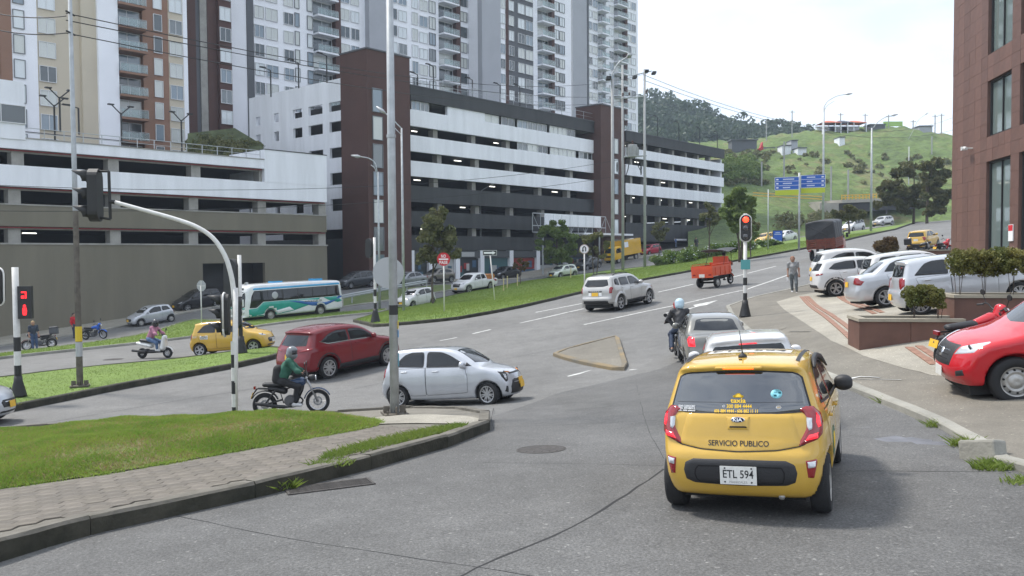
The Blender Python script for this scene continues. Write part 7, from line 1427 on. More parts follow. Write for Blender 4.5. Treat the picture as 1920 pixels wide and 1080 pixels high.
# planters and hedges on the plaza
M_PLT=[mat('planter_stone_%d'%i,c,.55,var=.2,vscale=2) for i,c in enumerate([(.125,.062,.045),(.14,.07,.05)])]; M_COPE=mat('coping',(.30,.27,.21),.8,var=.15,vscale=3)
def planter(label,u0,v0,u1,vtop,depth,head,name='planter'):
    p=ground(u0,v0,.085); M=frame(p.x,p.y,head,flat=True); zt_=hgt(u0,vtop,p); q=M.inverted()
    r=ray(u1,vtop); o_=q@Vector((0,0,CZ)); d_=q.to_3x3()@r; k=(0-o_.y)/d_.y; L_=(o_+d_*k).x
    root=empty(name,M=M,label=label,cat='planter'); n=max(1,round(L_/.9)); w=L_/n
    part('core',root,M_PLT[0],(0.02,L_-.02,.03,depth-.03,-1.2,zt_-.09)); part('coping',root,M_COPE,(-.04,L_+.04,-.05,.16,zt_-.07,zt_),(-.04,.16,.16,depth,zt_-.07,zt_),(.16,L_+.04,depth-.16,depth+.04,zt_-.07,zt_)); part('soil',root,M_SOIL,(.17,L_-.1,.17,depth-.17,zt_-.2,zt_-.06))
    for i in range(n):
        g=G(); g.bx(i*w+.004,(i+1)*w-.004,0,.03,-1.0,zt_-.075); g.obj('stone_panel',M_PLT[i%2],root)
    nd=max(1,round(depth/.9))
    for i in range(nd): g=G(); g.bx(-.01,.02,i*depth/nd+.004,(i+1)*depth/nd-.004,-1.0,zt_-.075); g.obj('stone_panel',M_PLT[i%2],root)
    return root,M,L_,zt_
pl1=planter('low brown stone planter with a small hedge in front of the silver hatchback',1612,657,1806,590,1.1,99)
pl2=planter('taller brown stone planter with a long hedge behind the red pickup',1790,618,2060,546,1.2,99)
def hedge(label,M,x0,x1,y,z0,z1,zs,seed,n,step=.55):
    root=empty('hedge',M=M,label=label,cat='hedge'); x=x0+.15; r=random.Random(seed)
    while x<x1:
        for k in range(3): g=G(); dx=r.uniform(-.14,.14); g.tube([(x+dx*.4,y+r.uniform(-.06,.06),zs-.05),(x+dx,y+r.uniform(-.1,.1),z0+.1)],[.009,.006],5); g.obj('stem',M_BARK,root)
        x+=step
    q=np.random.default_rng(seed); C=[];Rr=[]
    for _ in range(int((x1-x0)*130)): C.append((q.uniform(x0,x1),y+q.uniform(-.28,.28),q.uniform(z0,z1)+.05*math.sin(_*.9))); Rr.append(q.uniform(.08,.13))
    V,F=leaf_cloud(C,Rr,n,.05,seed,1.5,.85); link(bpy.data.objects.new('foliage',np_mesh('foliage',V,F,LM['hedge'],False)),root)
root,M,L_,z_=pl1; s_=at(1740,560,20).y; hedge('small clipped hedge on bare stems in the low planter',M,1.15,L_-.35,.5,z_+.34,z_+.62,z_-.06,81,9000,.5)
root,M,L_,z_=pl2; hedge('long clipped hedge on bare stems in the taller planter',M,.1,L_,.55,z_+.50,z_+.98,z_-.06,82,18000,.6)
# round shrub and low wall beyond the parked cars
p=ground(1663,476,.085); k=p.y/FPX; root=empty('round_shrub',p,'round reddish shrub behind the parked cars','shrub')
V,F=leaf_cloud([(RND.uniform(-14,14)*k,RND.uniform(-10,10)*k,RND.uniform(8,24)*k) for _ in range(14)],[10*k]*14,3200,.13,83,2.4,.9); link(bpy.data.objects.new('foliage',np_mesh('foliage',V,F,LM['red'],False)),root); g=G(); g.tube([(0,0,-.1),(0,0,14*k)],.05,6); g.obj('stem',M_BARK,root)
planter('low brown stone wall with motorcycles behind it beside the clad building',1712,486,1790,466,.7,99)
# ------------------------------------------------------------------ people
M_SKIN=mat('skin',(.34,.19,.13),.55,var=.06,vscale=12); M_HAIRD=mat('hair_dark',(.018,.013,.011),.6); M_SHOE=mat('shoe_dark',(.03,.03,.033),.6); M_SHOEW=mat('shoe_white',(.55,.55,.55),.6)
def cap(p,a,b,ra,rb):
    a=np.array(a);b=np.array(b);ab=b-a;L=ab@ab+1e-9; x,y,z=p; t=np.clip(((x-a[0])*ab[0]+(y-a[1])*ab[1]+(z-a[2])*ab[2])/L,0,1)
    return np.sqrt((x-a[0]-t*ab[0])**2+(y-a[1]-t*ab[1])**2+(z-a[2]-t*ab[2])**2)-(ra+(rb-ra)*t)
def capmesh(name,bones,m,parent,h=.02,k=.05,extra=None):
    A=np.array([b[0] for b in bones]+[b[1] for b in bones]); r=max(max(b[2],b[3]) for b in bones)+.05
    def fn(x,y,z):
        f=None
        for a,b,ra,rb in bones: d=cap((x,y,z),a,b,ra,rb); f=d if f is None else smin(f,d,k)
        return f if extra is None else extra(f,x,y,z)
    P,F=surface_nets(fn,A.min(0)-r,A.max(0)+r,h); me=np_mesh(name,P,F,m); return link(bpy.data.objects.new(name,me),parent)
HAND=None
def hand_mesh():
    """right-handed relaxed grip: palm at origin, fingers towards +x curling down, thumb on +y side"""
    global HAND
    if HAND is None:
        b=[((-.01,0,0),(.075,.0,0),.026,.024),((.0,.022,0),(.07,.028,0),.02,.018),((.0,-.022,0),(.065,-.026,0),.019,.016)]
        for i,(y,l) in enumerate(((.033,.072),(.011,.082),(-.011,.076),(-.032,.058))): b+=[((.075,y,0),(.075+l*.45,y*1.1,-.008),.0105,.0095),((.075+l*.45,y*1.1,-.008),(.075+l*.62,y*1.1,-.042),.0095,.009),((.075+l*.62,y*1.1,-.042),(.075+l*.4,y*1.1,-.066),.009,.0075)]
        b+=[((.01,.03,-.005),(.045,.062,-.018),.015,.012),((.045,.062,-.018),(.075,.066,-.04),.012,.009)]
        def fn(x,y,z):
            f=None
            for a,c,ra,rb in b: d=cap((x,y,z),a,c,ra,rb); f=d if f is None else smin(f,d,.007)
            return f
        HAND=surface_nets(fn,(-.05,-.07,-.1),(.18,.1,.05),.0065)
    return HAND
def person(name_label,M,J,top,bot,shoe=M_SHOE,hair=M_HAIRD,helmet=None,h=.022,sleeve=1.0,visor=True,scale=1.0,long_hair=False,pack=None):
    root=empty('person',M=M@Matrix.Scale(scale,4),label=name_label,cat='person'); v=lambda k:np.array(J[k],float)
    pel,ch,nk,hd=v('pelvis'),v('chest'),v('neck'),v('head'); up=(hd-nk)/np.linalg.norm(hd-nk); bones=[]; fwd=np.array(J.get('face',(1,0,0)),float)
    bones+=[(pel,ch,.12,.135),(ch,nk,.10,.055),(nk,hd-up*.03,.052,.06),(hd-up*.05,hd+up*.035,.082,.092),(hd-up*.085+fwd*.03,hd-up*.02+fwd*.02,.055,.075),(hd+fwd*.09-up*.015,hd+fwd*.098-up*.03,.016,.019)]
    for s,y in(('L',1),('R',-1)):
        sh_,el,ha=v('sh'+s),v('el'+s),v('ha'+s); hp,kn,an_=v('hip'+s),v('kn'+s),v('an'+s); bones+=[(ch*.4+sh_*.6,sh_,.07,.06),(sh_,el,.052,.042),(el,ha,.042,.028),(hp,kn,.088,.058),(kn,an_,.058,.038)]
        sd=np.cross(np.array([0,0,1.]),fwd); bones.append((hd+sd*y*.088-up*.01,hd+sd*y*.092+up*.025,.016,.018))
    body=capmesh('body',bones,M_SKIN,root,h,.035)
    # hands with five separate fingers joined to the same skin mesh
    HP,HF=hand_mesh(); me=body.data; P=np.empty(len(me.vertices)*3); me.vertices.foreach_get('co',P); P=[P.reshape(-1,3)]; F=[np.array([tuple(p.vertices) for p in me.polygons])]; n=len(P[0])
    for s,y in(('L',1),('R',-1)):
        el,ha=v('el'+s),v('ha'+s); X=(ha-el)/np.linalg.norm(ha-el); gd=J.get('grip'+s); X=np.array(gd,float) if gd is not None else X; Yv=np.array([0,-y,0.])  if abs(X[1])<.9 else np.array([1.,0,0]); Yv=Yv-X*(Yv@X); Yv/=np.linalg.norm(Yv); Zv=np.cross(X,Yv)
        if Zv[2]<0 and abs(Zv[2])>.3: Zv=-Zv
        q=ha+HP[:,:1]*X+HP[:,1:2]*Yv+HP[:,2:]*Zv; P.append(q); F.append(HF+n); n+=len(q)
    nm=np_mesh('body',np.vstack(P),np.vstack(F),M_SKIN); body.data=nm
    tb=[(pel+(0,0,.02),ch,.145,.158),(ch,nk-up*.03,.135,.085)]
    for s in 'LR':
        sh_,el,ha=v('sh'+s),v('el'+s),v('ha'+s); tb+=[(ch*.45+sh_*.55,sh_,.085,.078),(sh_,el if sleeve>.5 else sh_*.45+el*.55,.074,.062)]
        if sleeve>.9: tb.append((el,el*.12+ha*.88,.060,.044))
    def fold(f,x,y,z): return f+.005*np.sin(z*34+x*11+3*np.sin(y*15))+.004*np.sin(x*27-z*19)
    capmesh('jacket' if sleeve>.9 else 'shirt',tb,top,root,h,.06,fold)
    lb=[(pel+(0,.03,0),pel-(0,.03,0),.135,.135)]
    for s in 'LR': hp,kn,an_=v('hip'+s),v('kn'+s),v('an'+s); lb+=[(hp,kn,.103,.074),(kn,kn*.12+an_*.88,.072,.054)]
    capmesh('trousers',lb,bot,root,h,.045,fold)
    for s in 'LR':
        an_=v('an'+s); td=np.array(J.get('toe'+s,(1,0,0)),float); capmesh('shoe',[(an_-td*.05-(0,0,.04),an_+td*.13-(0,0,.055),.045,.04),(an_-(0,0,.02),an_+td*.05-(0,0,.035),.045,.042)],shoe,root,.016,.03)
    if helmet:
        def hs(f,x,y,z):
            fx=(x-hd[0])*fwd[0]+(y-hd[1])*fwd[1]; return np.maximum(f,-np.maximum(np.maximum(.02-fx,np.abs(z-hd[2]-.0)-.05),0-fx)) if visor else f
        hm=capmesh('helmet',[(hd-up*.04,hd+up*.03,.135,.145),(hd-up*.07+fwd*.05,hd-up*.07+fwd*.07,.105,.10)],helmet,root,.016,.05,hs)
        capmesh('visor',[(hd+up*.005+fwd*.005,hd+up*.004+fwd*.02,.128,.122)],M_GLASS,hm,.016,.02)
    else:
        def hc(f,x,y,z): fx=(x-hd[0])*fwd[0]+(y-hd[1])*fwd[1]+(z-hd[2])*-.4; return np.maximum(f,fx-.045)
        hb=[(hd+up*.01-fwd*.015,hd+up*.045-fwd*.01,.1,.1)]
        if long_hair: hb.append((hd-fwd*.06,nk-fwd*.07-(0,0,.03),.075,.05))
        capmesh('hair',hb,hair,root,.016,.03,hc)
    if pack is not None: capmesh('backpack',[(ch-fwd*.22+(0,0,-.05),ch-fwd*.24-(0,0,.28),.13,.15)],pack,root,.02,.05)
    return root
def stand(step=.0,arm=.0):
    return dict(pelvis=(0,0,.94),chest=(.02,0,1.24),neck=(.02,0,1.46),head=(.05,0,1.60),shL=(.02,.18,1.40),shR=(.02,-.18,1.40),elL=(-.03+arm,.24,1.13),elR=(-.03-arm,-.24,1.13),haL=(.06+2*arm,.25,.90),haR=(.06-arm,-.25,.90),hipL=(0,.09,.90),hipR=(0,-.09,.90),knL=(.03+step,.10,.49),knR=(.03-step*.7,-.10,.49),anL=(0+step*1.1,.10,.09),anR=(0-step*1.4,-.10,.10+abs(step)*.25))
def ride(lean=.0,hand=(.50,.30,1.02),foot=(.12,.17,.30),seat=.78,headf=0.0):
    return dict(pelvis=(-.22,0,seat+.10),chest=(-.10+lean,0,seat+.42),neck=(-.05+lean*1.4,0,seat+.64),head=(.0+lean*1.5+headf,0,seat+.78),shL=(-.06+lean*1.3,.19,seat+.57),shR=(-.06+lean*1.3,-.19,seat+.57),elL=(.16+lean,.30,seat+.33),elR=(.16+lean,-.30,seat+.33),haL=hand,haR=(hand[0],-hand[1],hand[2]),hipL=(-.18,.10,seat+.08),hipR=(-.18,-.10,seat+.08),knL=(.22,.20,seat-.08),knR=(.22,-.20,seat-.08),anL=foot,anR=(foot[0],-foot[1],foot[2]),gripL=(.5,0,-.1),gripR=(.5,0,-.1))
# ------------------------------------------------------------------ motorcycles
MW={}
def mwheel(root,x,r,w=.085,rimm=None,cast=False):
    k=(r,w,cast)
    if k not in MW:
        Rx=Matrix.Rotation(R(-90),4,'X'); g=G(); hw=w/2; g.lathe([(r-w*1.05,-hw*.7),(r-w*.6,-hw),(r-w*.2,-hw*.8),(r,0),(r-w*.2,hw*.8),(r-w*.6,hw),(r-w*1.05,hw*.7)],32,Rx,close=True); t_=g.mesh('wheel',M_TYRE,True)
        g=G(); ri=r-w*1.0; g.lathe([(ri,-hw*.6),(ri-.02,-hw*.3),(ri-.02,hw*.3),(ri,hw*.6)],32,Rx,close=True); g.lathe([(.045,-.06),(.045,.06)],14,Rx)
        g.lathe([(.115,.052),(.115,.057),(.07,.057),(.07,.052)],24,Rx,close=True)
        for i in range(10 if cast else 18):
            a=2*math.pi*i/(10 if cast else 18); b=a+(.35 if i%2 else -.35)*(0 if cast else 1); g.tube([(.04*math.cos(a),.03*(1 if i%2 else -1),.04*math.sin(a)),(ri*math.cos(b)*.98,0,ri*math.sin(b)*.98)],.012 if cast else .0035,4)
        MW[k]=(t_,g.mesh('rim',rimm or M_RIM))
    t_,rm=MW[k]; o=inst('wheel',t_,root,(x,0,r)); inst('rim',rm,o); return o
def blob(name,bones,m,root,h=.022,k=.05,sx=(1,1,1)):
    bb=[(np.array(a)/sx,np.array(b)/sx,ra,rb) for a,b,ra,rb in bones]; o=capmesh(name,bb,m,root,h,k); me=o.data; P=np.empty(len(me.vertices)*3); me.vertices.foreach_get('co',P); me.vertices.foreach_set('co',(P.reshape(-1,3)*np.array(sx)).ravel()); me.update(); return o
def arc(r,w,a0,a1,x,z,n=12,th=.006):
    g=G(); vs=[]
    for i in range(n+1):
        a=R(a0+(a1-a0)*i/n); c,s=math.cos(a),math.sin(a)
        for y,rr in((-w/2,r-.025),(-w*.3,r),(w*.3,r),(w/2,r-.025)): vs.append((x+rr*c,y,z+rr*s))
    g.add(vs,[(4*i+j,4*i+4+j,4*i+5+j,4*i+1+j) for i in range(n) for j in range(3)]); return g
def moto(M,label,col,box=None,sport=False,ptxt=None,seatm=M_DARKPL,bag=None,h=.022,fend=None):
    root=empty('motorcycle',M=M,label=label,cat='motorcycle'); r=.30; xf,xr=.66,-.64; mwheel(root,xf,r,.08,cast=sport); mwheel(root,xr,r,.10,cast=sport)
    g=G()
    for s in(1,-1): g.tube([(xf,s*.085,r),(xf-.20,s*.085,.78),(xf-.26,s*.085,.94)],[.024,.02,.018],8)
    g.box((xf-.245,0,.90),(.06,.24,.03)); g.obj('fork',M_RIM if not sport else M_POLEB,root,True)
    arc(r+.045,.12,25,165,xf,r).obj('front_fender',fend or col,root,True).modifiers.new('s','SOLIDIFY').thickness=.006
    arc(r+.06,.16,20,150,xr,r).obj('rear_fender',M_DARKPL,root,True).modifiers.new('s','SOLIDIFY').thickness=.006
    g=G(); g.tube([(.38,0,.88),(.30,0,.60),(.18,0,.36),(-.18,0,.32),(-.25,0,.60),(.36,0,.82)],.02,8)
    for s in(1,-1): g.tube([(-.2,s*.09,.40),(xr,s*.09,r)],.02,6); g.tube([(-.25,s*.09,.66),(xr-.15,s*.09,.72)],.016,6); g.tube([(-.33,s*.11,.68),(xr,s*.11,r)],.022,8)
    g.obj('frame',M_POLEB,root)
    g=G(); g.lathe([(.13,-.13),(.14,-.1),(.14,.1),(.13,.13)],16,Matrix.Translation((-.02,0,.36))@Matrix.Rotation(R(90),4,'X')); 
    for k in range(7): g.box((.13+.018*k*.4,0,.44+.028*k),(.17,.19,.012))
    g.box((.15,0,.53),(.12,.14,.2)); g.obj('engine',mat('engine_grey',(.12,.12,.125),.5,metal=.6),root)
    g=G(); pts=cr([(.22,-.06,.46),(.30,-.10,.34),(.12,-.13,.22),(-.25,-.14,.24),(-.85,-.16,.36)],5); g.tube([Vector(p) for p in pts],[.022]*14+[.045]*(len(pts)-14),8); g.obj('exhaust',M_DARKPL,root,True)
    blob('fuel_tank',[((.28,0,.82),(-.02,0,.78),.12,.085)],col,root,h,.04,(1,1.15,1.0))
    blob('seat',[((-.10,0,.78),(-.62,0,.80),.07,.06)],seatm,root,h,.04,(1,1.6,1))
    blob('side_panel',[((-.15,0,.62),(-.5,0,.70),.09,.06)],M_DARKPL,root,h,.04,(1,1.3,1))
    g=G(); g.tube([Vector(p) for p in cr([(.30,.36,1.02),(.40,.24,1.06),(.42,.1,.97),(.42,-.1,.97),(.40,-.24,1.06),(.30,-.36,1.02)],4)],.014,6)
    for s in(1,-1): g.tube([(.31,s*.38,1.02),(.35,s*.26,1.045)],.019,8)
    g.obj('handlebar',M_POLEB,root)
    for s in(1,-1):
        g=G(); g.tube([(.40,s*.26,1.06),(.40,s*.33,1.22)],.007,5); g.lathe([(.055,-.01),(.06,.01)],12,Matrix.Translation((.40,s*.34,1.26))@Matrix.Rotation(R(90),4,'Y')); g.obj('mirror',M_POLEB,root)
    hl=blob('headlamp',[((.52,0,.90),(.55,0,.90),.085,.09)],M_DARKPL,root,.018,.02); g=G(); g.lathe([(.075,0),(.06,.02),(.001,.025)],16,Matrix.Translation((.63,0,.90))@Matrix.Rotation(R(90),4,'Y')); g.obj('lens',M_LENS,hl,True)
    if sport: blob('fairing',[((.50,0,.98),(.38,0,.70),.09,.10)],col,root,h,.04,(1,1.5,1))
    g=G(); g.box((-.86,0,.74),(.05,.14,.07)); g.obj('tail_lamp',M_TAIL,root); o=plate(root,axes((0,-1,0),(.35,0,1),(-.93,0,.55)),ptxt,M_PLY); o.scale=(.7,.9,1)
    g=G(); g.tube([(-.80,0,.72),(-.93,0,.56)],.02,5); g.obj('plate_bracket',M_POLEB,root)
    for s in(1,-1): g=G(); g.tube([(0,s*.10,.30),(0,s*.27,.30)],.016,6); g.obj('footpeg',M_POLEB,root)
    if box: g=G(); g.box((-.80,0,1.05),(.46,.46,.42)); o=g.obj('cargo_box',box,root); o.modifiers.new('b','BEVEL').width=.03; g=G(); g.box((-.80,0,1.19),(.48,.48,.03)); g.obj('box_lid',M_POLEB,o)
    return root
def lean(M,d=0): return M@Matrix.Rotation(R(d),4,'X')
Mg=place(597,774,80,.66,0); moto(Mg,'dark blue motorcycle ridden by the person in the green jacket',paint('moto_blue',(.02,.045,.10)),fend=paint('moto_blue',(.02,.045,.10)))
person('motorcyclist in a green jacket and grey helmet with a black backpack',Mg,ride(.05,(.30,.33,1.07)),mat('jacket_green',(.025,.105,.07),.8,var=.15,vscale=10),mat('trouser_black',(.012,.012,.014),.8),M_SHOEW,helmet=mat('helmet_grey',(.14,.15,.16),.25,coat=.8),pack=mat('pack_black',(.012,.012,.013),.8))
Mt=place(1276,678,5,-.62,0,flat=True); moto(Mt,'motorcycle with two riders beside the grey saloon',P_BLK,h=.03)
person('motorcycle driver in black with a red helmet',Mt,ride(.05,(.30,.33,1.07),foot=(.15,.20,.30)),mat('jacket_black',(.015,.015,.018),.7),mat('jeans_dark',(.03,.04,.07),.85),helmet=mat('helmet_red',(.35,.02,.015),.25,coat=.8))
J=ride(.0,(.05,.17,1.0),foot=(-.25,.24,.34),seat=.86); J={k:tuple(np.array(a,float)-([.34,0,0] if not k.startswith('grip') else 0)) for k,a in J.items()}
person('pillion passenger in a black jacket with a pale blue helmet',Mt,J,mat('jacket_black2',(.02,.02,.023),.6),mat('jeans_blue',(.03,.045,.08),.85),helmet=mat('helmet_pale',(.42,.55,.62),.25,coat=.8))
# scooter
Ms=place(315,671,98,.60,0); sc=empty('scooter',M=Ms,label='white scooter ridden by the person in pink',cat='scooter'); mwheel(sc,.60,.23,.10,cast=True); mwheel(sc,-.60,.23,.12,cast=True)
M_SCW=paint('scooter_white',(.62,.62,.60)); blob('front_shield',[((.48,0,.92),(.42,0,.45),.09,.13)],M_SCW,sc,.025,.05,(1,1.9,1)); blob('seat',[((-.05,0,.74),(-.62,0,.80),.085,.07)],M_DARKPL,sc,.025,.05,(1,1.7,1)); blob('rear_body',[((-.15,0,.55),(-.78,0,.68),.10,.07)],M_SCW,sc,.025,.05,(1,1.9,1)); blob('floorboard',[((.35,0,.30),(-.2,0,.30),.06,.08)],M_DARKPL,sc,.025,.05,(1,2.6,1)); blob('engine',[((-.35,0,.32),(-.7,.0,.28),.11,.08)],M_DARKPL,sc,.025,.05,(1,1.6,1))
arc(.28,.14,10,150,.60,.23).obj('front_fender',M_SCW,sc,True); g=G(); g.tube([(.60,0,.23),(.50,0,.6),(.38,0,1.0)],.03,8); g.obj('steering_column',M_POLEB,sc); g=G(); g.tube([(.30,.34,1.03),(.38,.15,1.02),(.38,-.15,1.02),(.30,-.34,1.03)],.018,6); g.obj('handlebar',M_POLEB,sc); g=G(); g.tube([(-.35,-.18,.3),(-.95,-.2,.38)],[.04,.06],8); g.obj('exhaust',M_DARKPL,sc); g=G(); g.lathe([(.07,0),(.001,.03)],14,Matrix.Translation((.58,0,.86))@Matrix.Rotation(R(80),4,'Y')); g.obj('headlamp',M_LENS,sc)
for s in(1,-1): g=G(); g.tube([(.38,s*.2,1.02),(.40,s*.28,1.2)],.008,5); g.lathe([(.055,-.01),(.055,.01)],10,Matrix.Translation((.40,s*.28,1.24))@Matrix.Rotation(R(90),4,'Y')); g.obj('mirror',M_POLEB,sc)
person('scooter rider in a pink sweater and blue jeans with a black helmet',Ms,ride(.05,(.30,.31,1.05),foot=(.18,.14,.40),seat=.76),mat('sweater_pink',(.38,.17,.24),.85,var=.1),mat('jeans_mid',(.07,.12,.22),.85),M_SHOEW,helmet=mat('helmet_black',(.015,.015,.017),.25,coat=.8),h=.026)
moto(lean(place(178,636,100,0,0),6),'blue sport motorcycle parked by the slim lamp post',paint('sport_blue',(.01,.09,.42)),sport=True,h=.04)
Md=place(75,655,250,0,0); moto(lean(Md,6),'dark motorcycle with a cargo box parked below the wall',paint('moto_maroon',(.10,.015,.02)),box=mat('box_grey',(.07,.07,.08),.6),h=.04)
moto(lean(place(1778,692,80,-.64,0,.09),6),'red sport motorcycle parked between the planter and the red pickup',P_REDP,sport=True,h=.026)
for i,(u,v,hd_,c,bx_,lb) in enumerate(((1728,480,120,P_BLK,mat('box_black',(.03,.03,.032),.6),'motorcycle with a black box behind the low wall'),(1768,478,60,P_REDP,None,'red motorcycle beside the corner of the clad building'))): moto(lean(place(u,v,hd_,0,0,.085),5),lb,c,box=bx_,h=.05,sport=bool(i))
person('man in dark clothes standing beside the parked motorcycle with the box',place(66,657,140),stand(0,0),mat('shirt_navy',(.03,.04,.06),.85),mat('jeans_navy',(.04,.07,.14),.85),sleeve=.6,h=.035,hair=mat('cap_tan',(.35,.25,.12),.8))
person('man in a mauve shirt walking along the long blank wall',place(238,592,60),stand(.16,.08),mat('shirt_mauve',(.25,.20,.23),.85),mat('jeans_teal',(.03,.06,.09),.85),sleeve=.6,h=.035)
person('person in a red top half hidden behind the slim lamp post',place(141,634,100),stand(0,0),mat('shirt_red',(.45,.02,.03),.85),mat('jeans_dark',(.03,.04,.07)),h=.04)
person('woman in a grey top and grey leggings walking on the plaza edge',place(1490,551,200),stand(.13,.05),mat('top_grey',(.26,.26,.26),.85,var=.15,vscale=14),mat('leggings_grey',(.13,.145,.15),.8),M_SHOEW,hair=mat('hair_copper',(.24,.10,.05),.6),sleeve=.3,h=.024,long_hair=True,scale=1.0)
g=G(); g.lathe([(.03,0),(.035,.02),(.035,.16),(.015,.2),(.015,.23)],10); o=g.obj('water_bottle',M_WHITE); Mw=place(1490,551,200); o.matrix_world=Mw@Matrix.Translation((.02,-.27,.62)); tag(o,'white bottle in the hand of the woman in grey','bottle')
for u,v,hd_,t_,b_,lb in((1293,461,200,(.55,.5,.5),(.1,.1,.12),'far pedestrian in a white shirt beside a pink one'),(1298,461,190,(.50,.22,.26),(.05,.05,.06),'far pedestrian in a pink shirt by the side road'),(1307,468,180,(.04,.04,.045),(.05,.05,.06),'far pedestrian in dark clothes by the side road'),(1268,465,260,(.12,.20,.42),(.25,.32,.45),'far worker in blue carrying a white plank')):
    person(lb,place(u,v,hd_,dz=.1),stand(.08,.03),mat('cloth_%d'%u,t_,.85),mat('clothb_%d'%u,b_,.85),h=.05)
p=ground(1268,465,.1); g=G(); g.box((0,0,1.35),(3.6,.06,.28),rz=R(12)); o=g.obj('plank',M_BWHITE); o.location=p; tag(o,'long white plank carried by the far worker in blue','plank')
# ------------------------------------------------------------------ bus
SP['bus']=dict(L=8.8,W=2.35,H=2.80,wb=4.4,ro=2.2,wr=.43,ra=.50,tw=.26,plan=[(0,.93),(.02,.97),(.06,1),(.94,1),(.98,.96),(1,.90)],tum=[(0,.96),(.5,1),(1.5,1),(2.5,.93),(3,.8)],bow=(.30,.08),r=.20,crown=.05,
 sil=[(.15,.42),(.03,.5),(0,.9),(.03,1.6),(.10,2.45),(.22,2.62),(.8,2.70),(4.0,2.76),(7.4,2.76),(7.9,2.74),(8.35,2.62),(8.55,2.35),(8.68,1.8),(8.76,1.3),(8.8,.9),(8.78,.5),(8.6,.38),(4.4,.36),(1,.38)])
sp=SP['bus']; x0=sp['ro']+sp['wb']/2; Mbs=place(600,592,222,-2.2,1.0); bus=empty('bus',M=Mbs,label='white, green and blue bus coming down behind the grass strip',cat='bus')
M_BUSW=paint('bus_white',(.66,.67,.68)); M_BUSG=paint('bus_green',(.02,.30,.24)); M_BUSB=paint('bus_blue',(.02,.11,.36)); M_BUSC=paint('bus_sky',(.05,.32,.60))
me=body_mesh(sp,M_BUSW,.075); link(bpy.data.objects.new('body',me),bus); sh=Shell(me); X=lambda P:[(x-x0,z) for x,z in P]
for sd in 'LR':
    wb_=sh.panel('window_band',X([(.35,1.45),(7.2,1.45),(7.75,1.05),(8.35,1.05),(8.15,1.9),(7.9,2.30),(.45,2.30)]),sd,M_GLASS,bus,.008,.03,.2)
    for xx in(1.6,2.9,4.2,5.5,6.8): sh.line('window_divider',X([(xx,1.46),(xx,2.29)]),sd,.04,M_DARKPL,wb_,.016)
    sh.panel('green_livery',X([(2.2,1.44),(7.2,1.44),(7.7,1.04),(8.40,1.0),(8.40,.42),(6.2,.42),(4.6,.62),(3.4,.9),(2.6,1.1)]),sd,M_BUSG,bus,.007,.02,.2)
    sh.panel('green_livery',X([(.12,1.05),(.7,1.44),(2.0,1.44),(1.4,1.15),(.6,.95)]),sd,M_BUSG,bus,.009,.02,.2)
    sh.panel('blue_swoosh',X([(.1,1.42),(.55,1.43),(.9,1.05),(1.8,.78),(3.0,.85),(4.2,1.15),(5.4,1.43),(4.0,1.30),(2.8,1.15),(1.8,1.05),(.9,1.2),(.4,1.30)]),sd,M_BUSB,bus,.012,.02,.15)
    sh.panel('white_swoosh',X([(2.2,1.28),(4.4,1.40),(3.6,1.22),(2.7,1.12)]),sd,M_BUSW,bus,.015,.02,.15); sh.panel('white_swoosh',X([(4.6,.66),(6.0,.52),(7.8,.5),(6.2,.74),(5.0,.95)]),sd,M_BUSW,bus,.014,.02,.15)
    sh.text('lettering','AUTOLEGAL SA',.2,sd,(2.9-x0,1.22),M_INK,bus,.02,1.6,.01,.14); sh.panel('roof_stripe',X([(.3,2.34),(8.0,2.34),(7.95,2.50),(.35,2.50)]),sd,M_BUSC,bus,.008,.02,.25)
    an=np.linspace(0,6.283,20,endpoint=False); sh.panel('window_emblem',X([(6.2+.27*math.cos(t),1.88+.27*math.sin(t)) for t in an]),sd,M_SIGB,wb_,.016,.02,.1)
sh.panel('windscreen',[(-.98,1.12),(.98,1.12),(.96,1.9),(.86,2.25),(-.86,2.25),(-.96,1.9)],'F',M_GLASS,bus,.01,.03,.15); sh.panel('dashboard_band',[(-.98,.98),(.98,.98),(.98,1.10),(-.98,1.10)],'F',M_BUSG,bus,.009,.02,.15); sh.panel('grille',[(-.45,.62),(.45,.62),(.5,.9),(-.5,.9)],'F',M_DARKPL,bus,.01,.02,.12); sh.panel('destination_board',[(-.7,2.36),(.7,2.36),(.66,2.52),(-.66,2.52)],'F',M_INK,bus,.01,.02,.12)
for s in(1,-1): sh.panel('headlamp',[(s*.58,.6),(s*.96,.66),(s*.98,.86),(s*.6,.84)],'F',M_LENS,bus,.014,.02,.08); g=G(); g.tube([Vector(p) for p in cr([(4.1,s*1.12,2.25),(4.55,s*1.28,2.15),(4.6,s*1.3,1.7)],4)],.035,6); g.box((4.6,s*1.3,1.5),(.14,.24,.5)); g.obj('mirror',M_BUSW,bus); sh.panel('tail_lamp',[(s*.85,.8),(s*1.05,.8),(s*1.05,1.3),(s*.85,1.3)],'B',M_TAIL,bus,.012,.02,.1)
sh.panel('rear_window',[(-.8,1.5),(.8,1.5),(.74,2.2),(-.74,2.2)],'B',M_GLASS,bus,.01,.03,.15); wheels(bus,sp,'steel')
for xx in(1.8,5.4): g=G(); g.bx(xx-x0-.4,xx-x0+.4,-.35,.35,2.7,2.86); g.obj('roof_hatch',M_BUSC,bus)
for k in range(3): g=G(); g.bx(3.2+.2*k,3.3+.2*k,-.3+.25*k,-.1+.25*k,2.7,2.88); g.obj('roof_lamp',M_SIGB,bus)
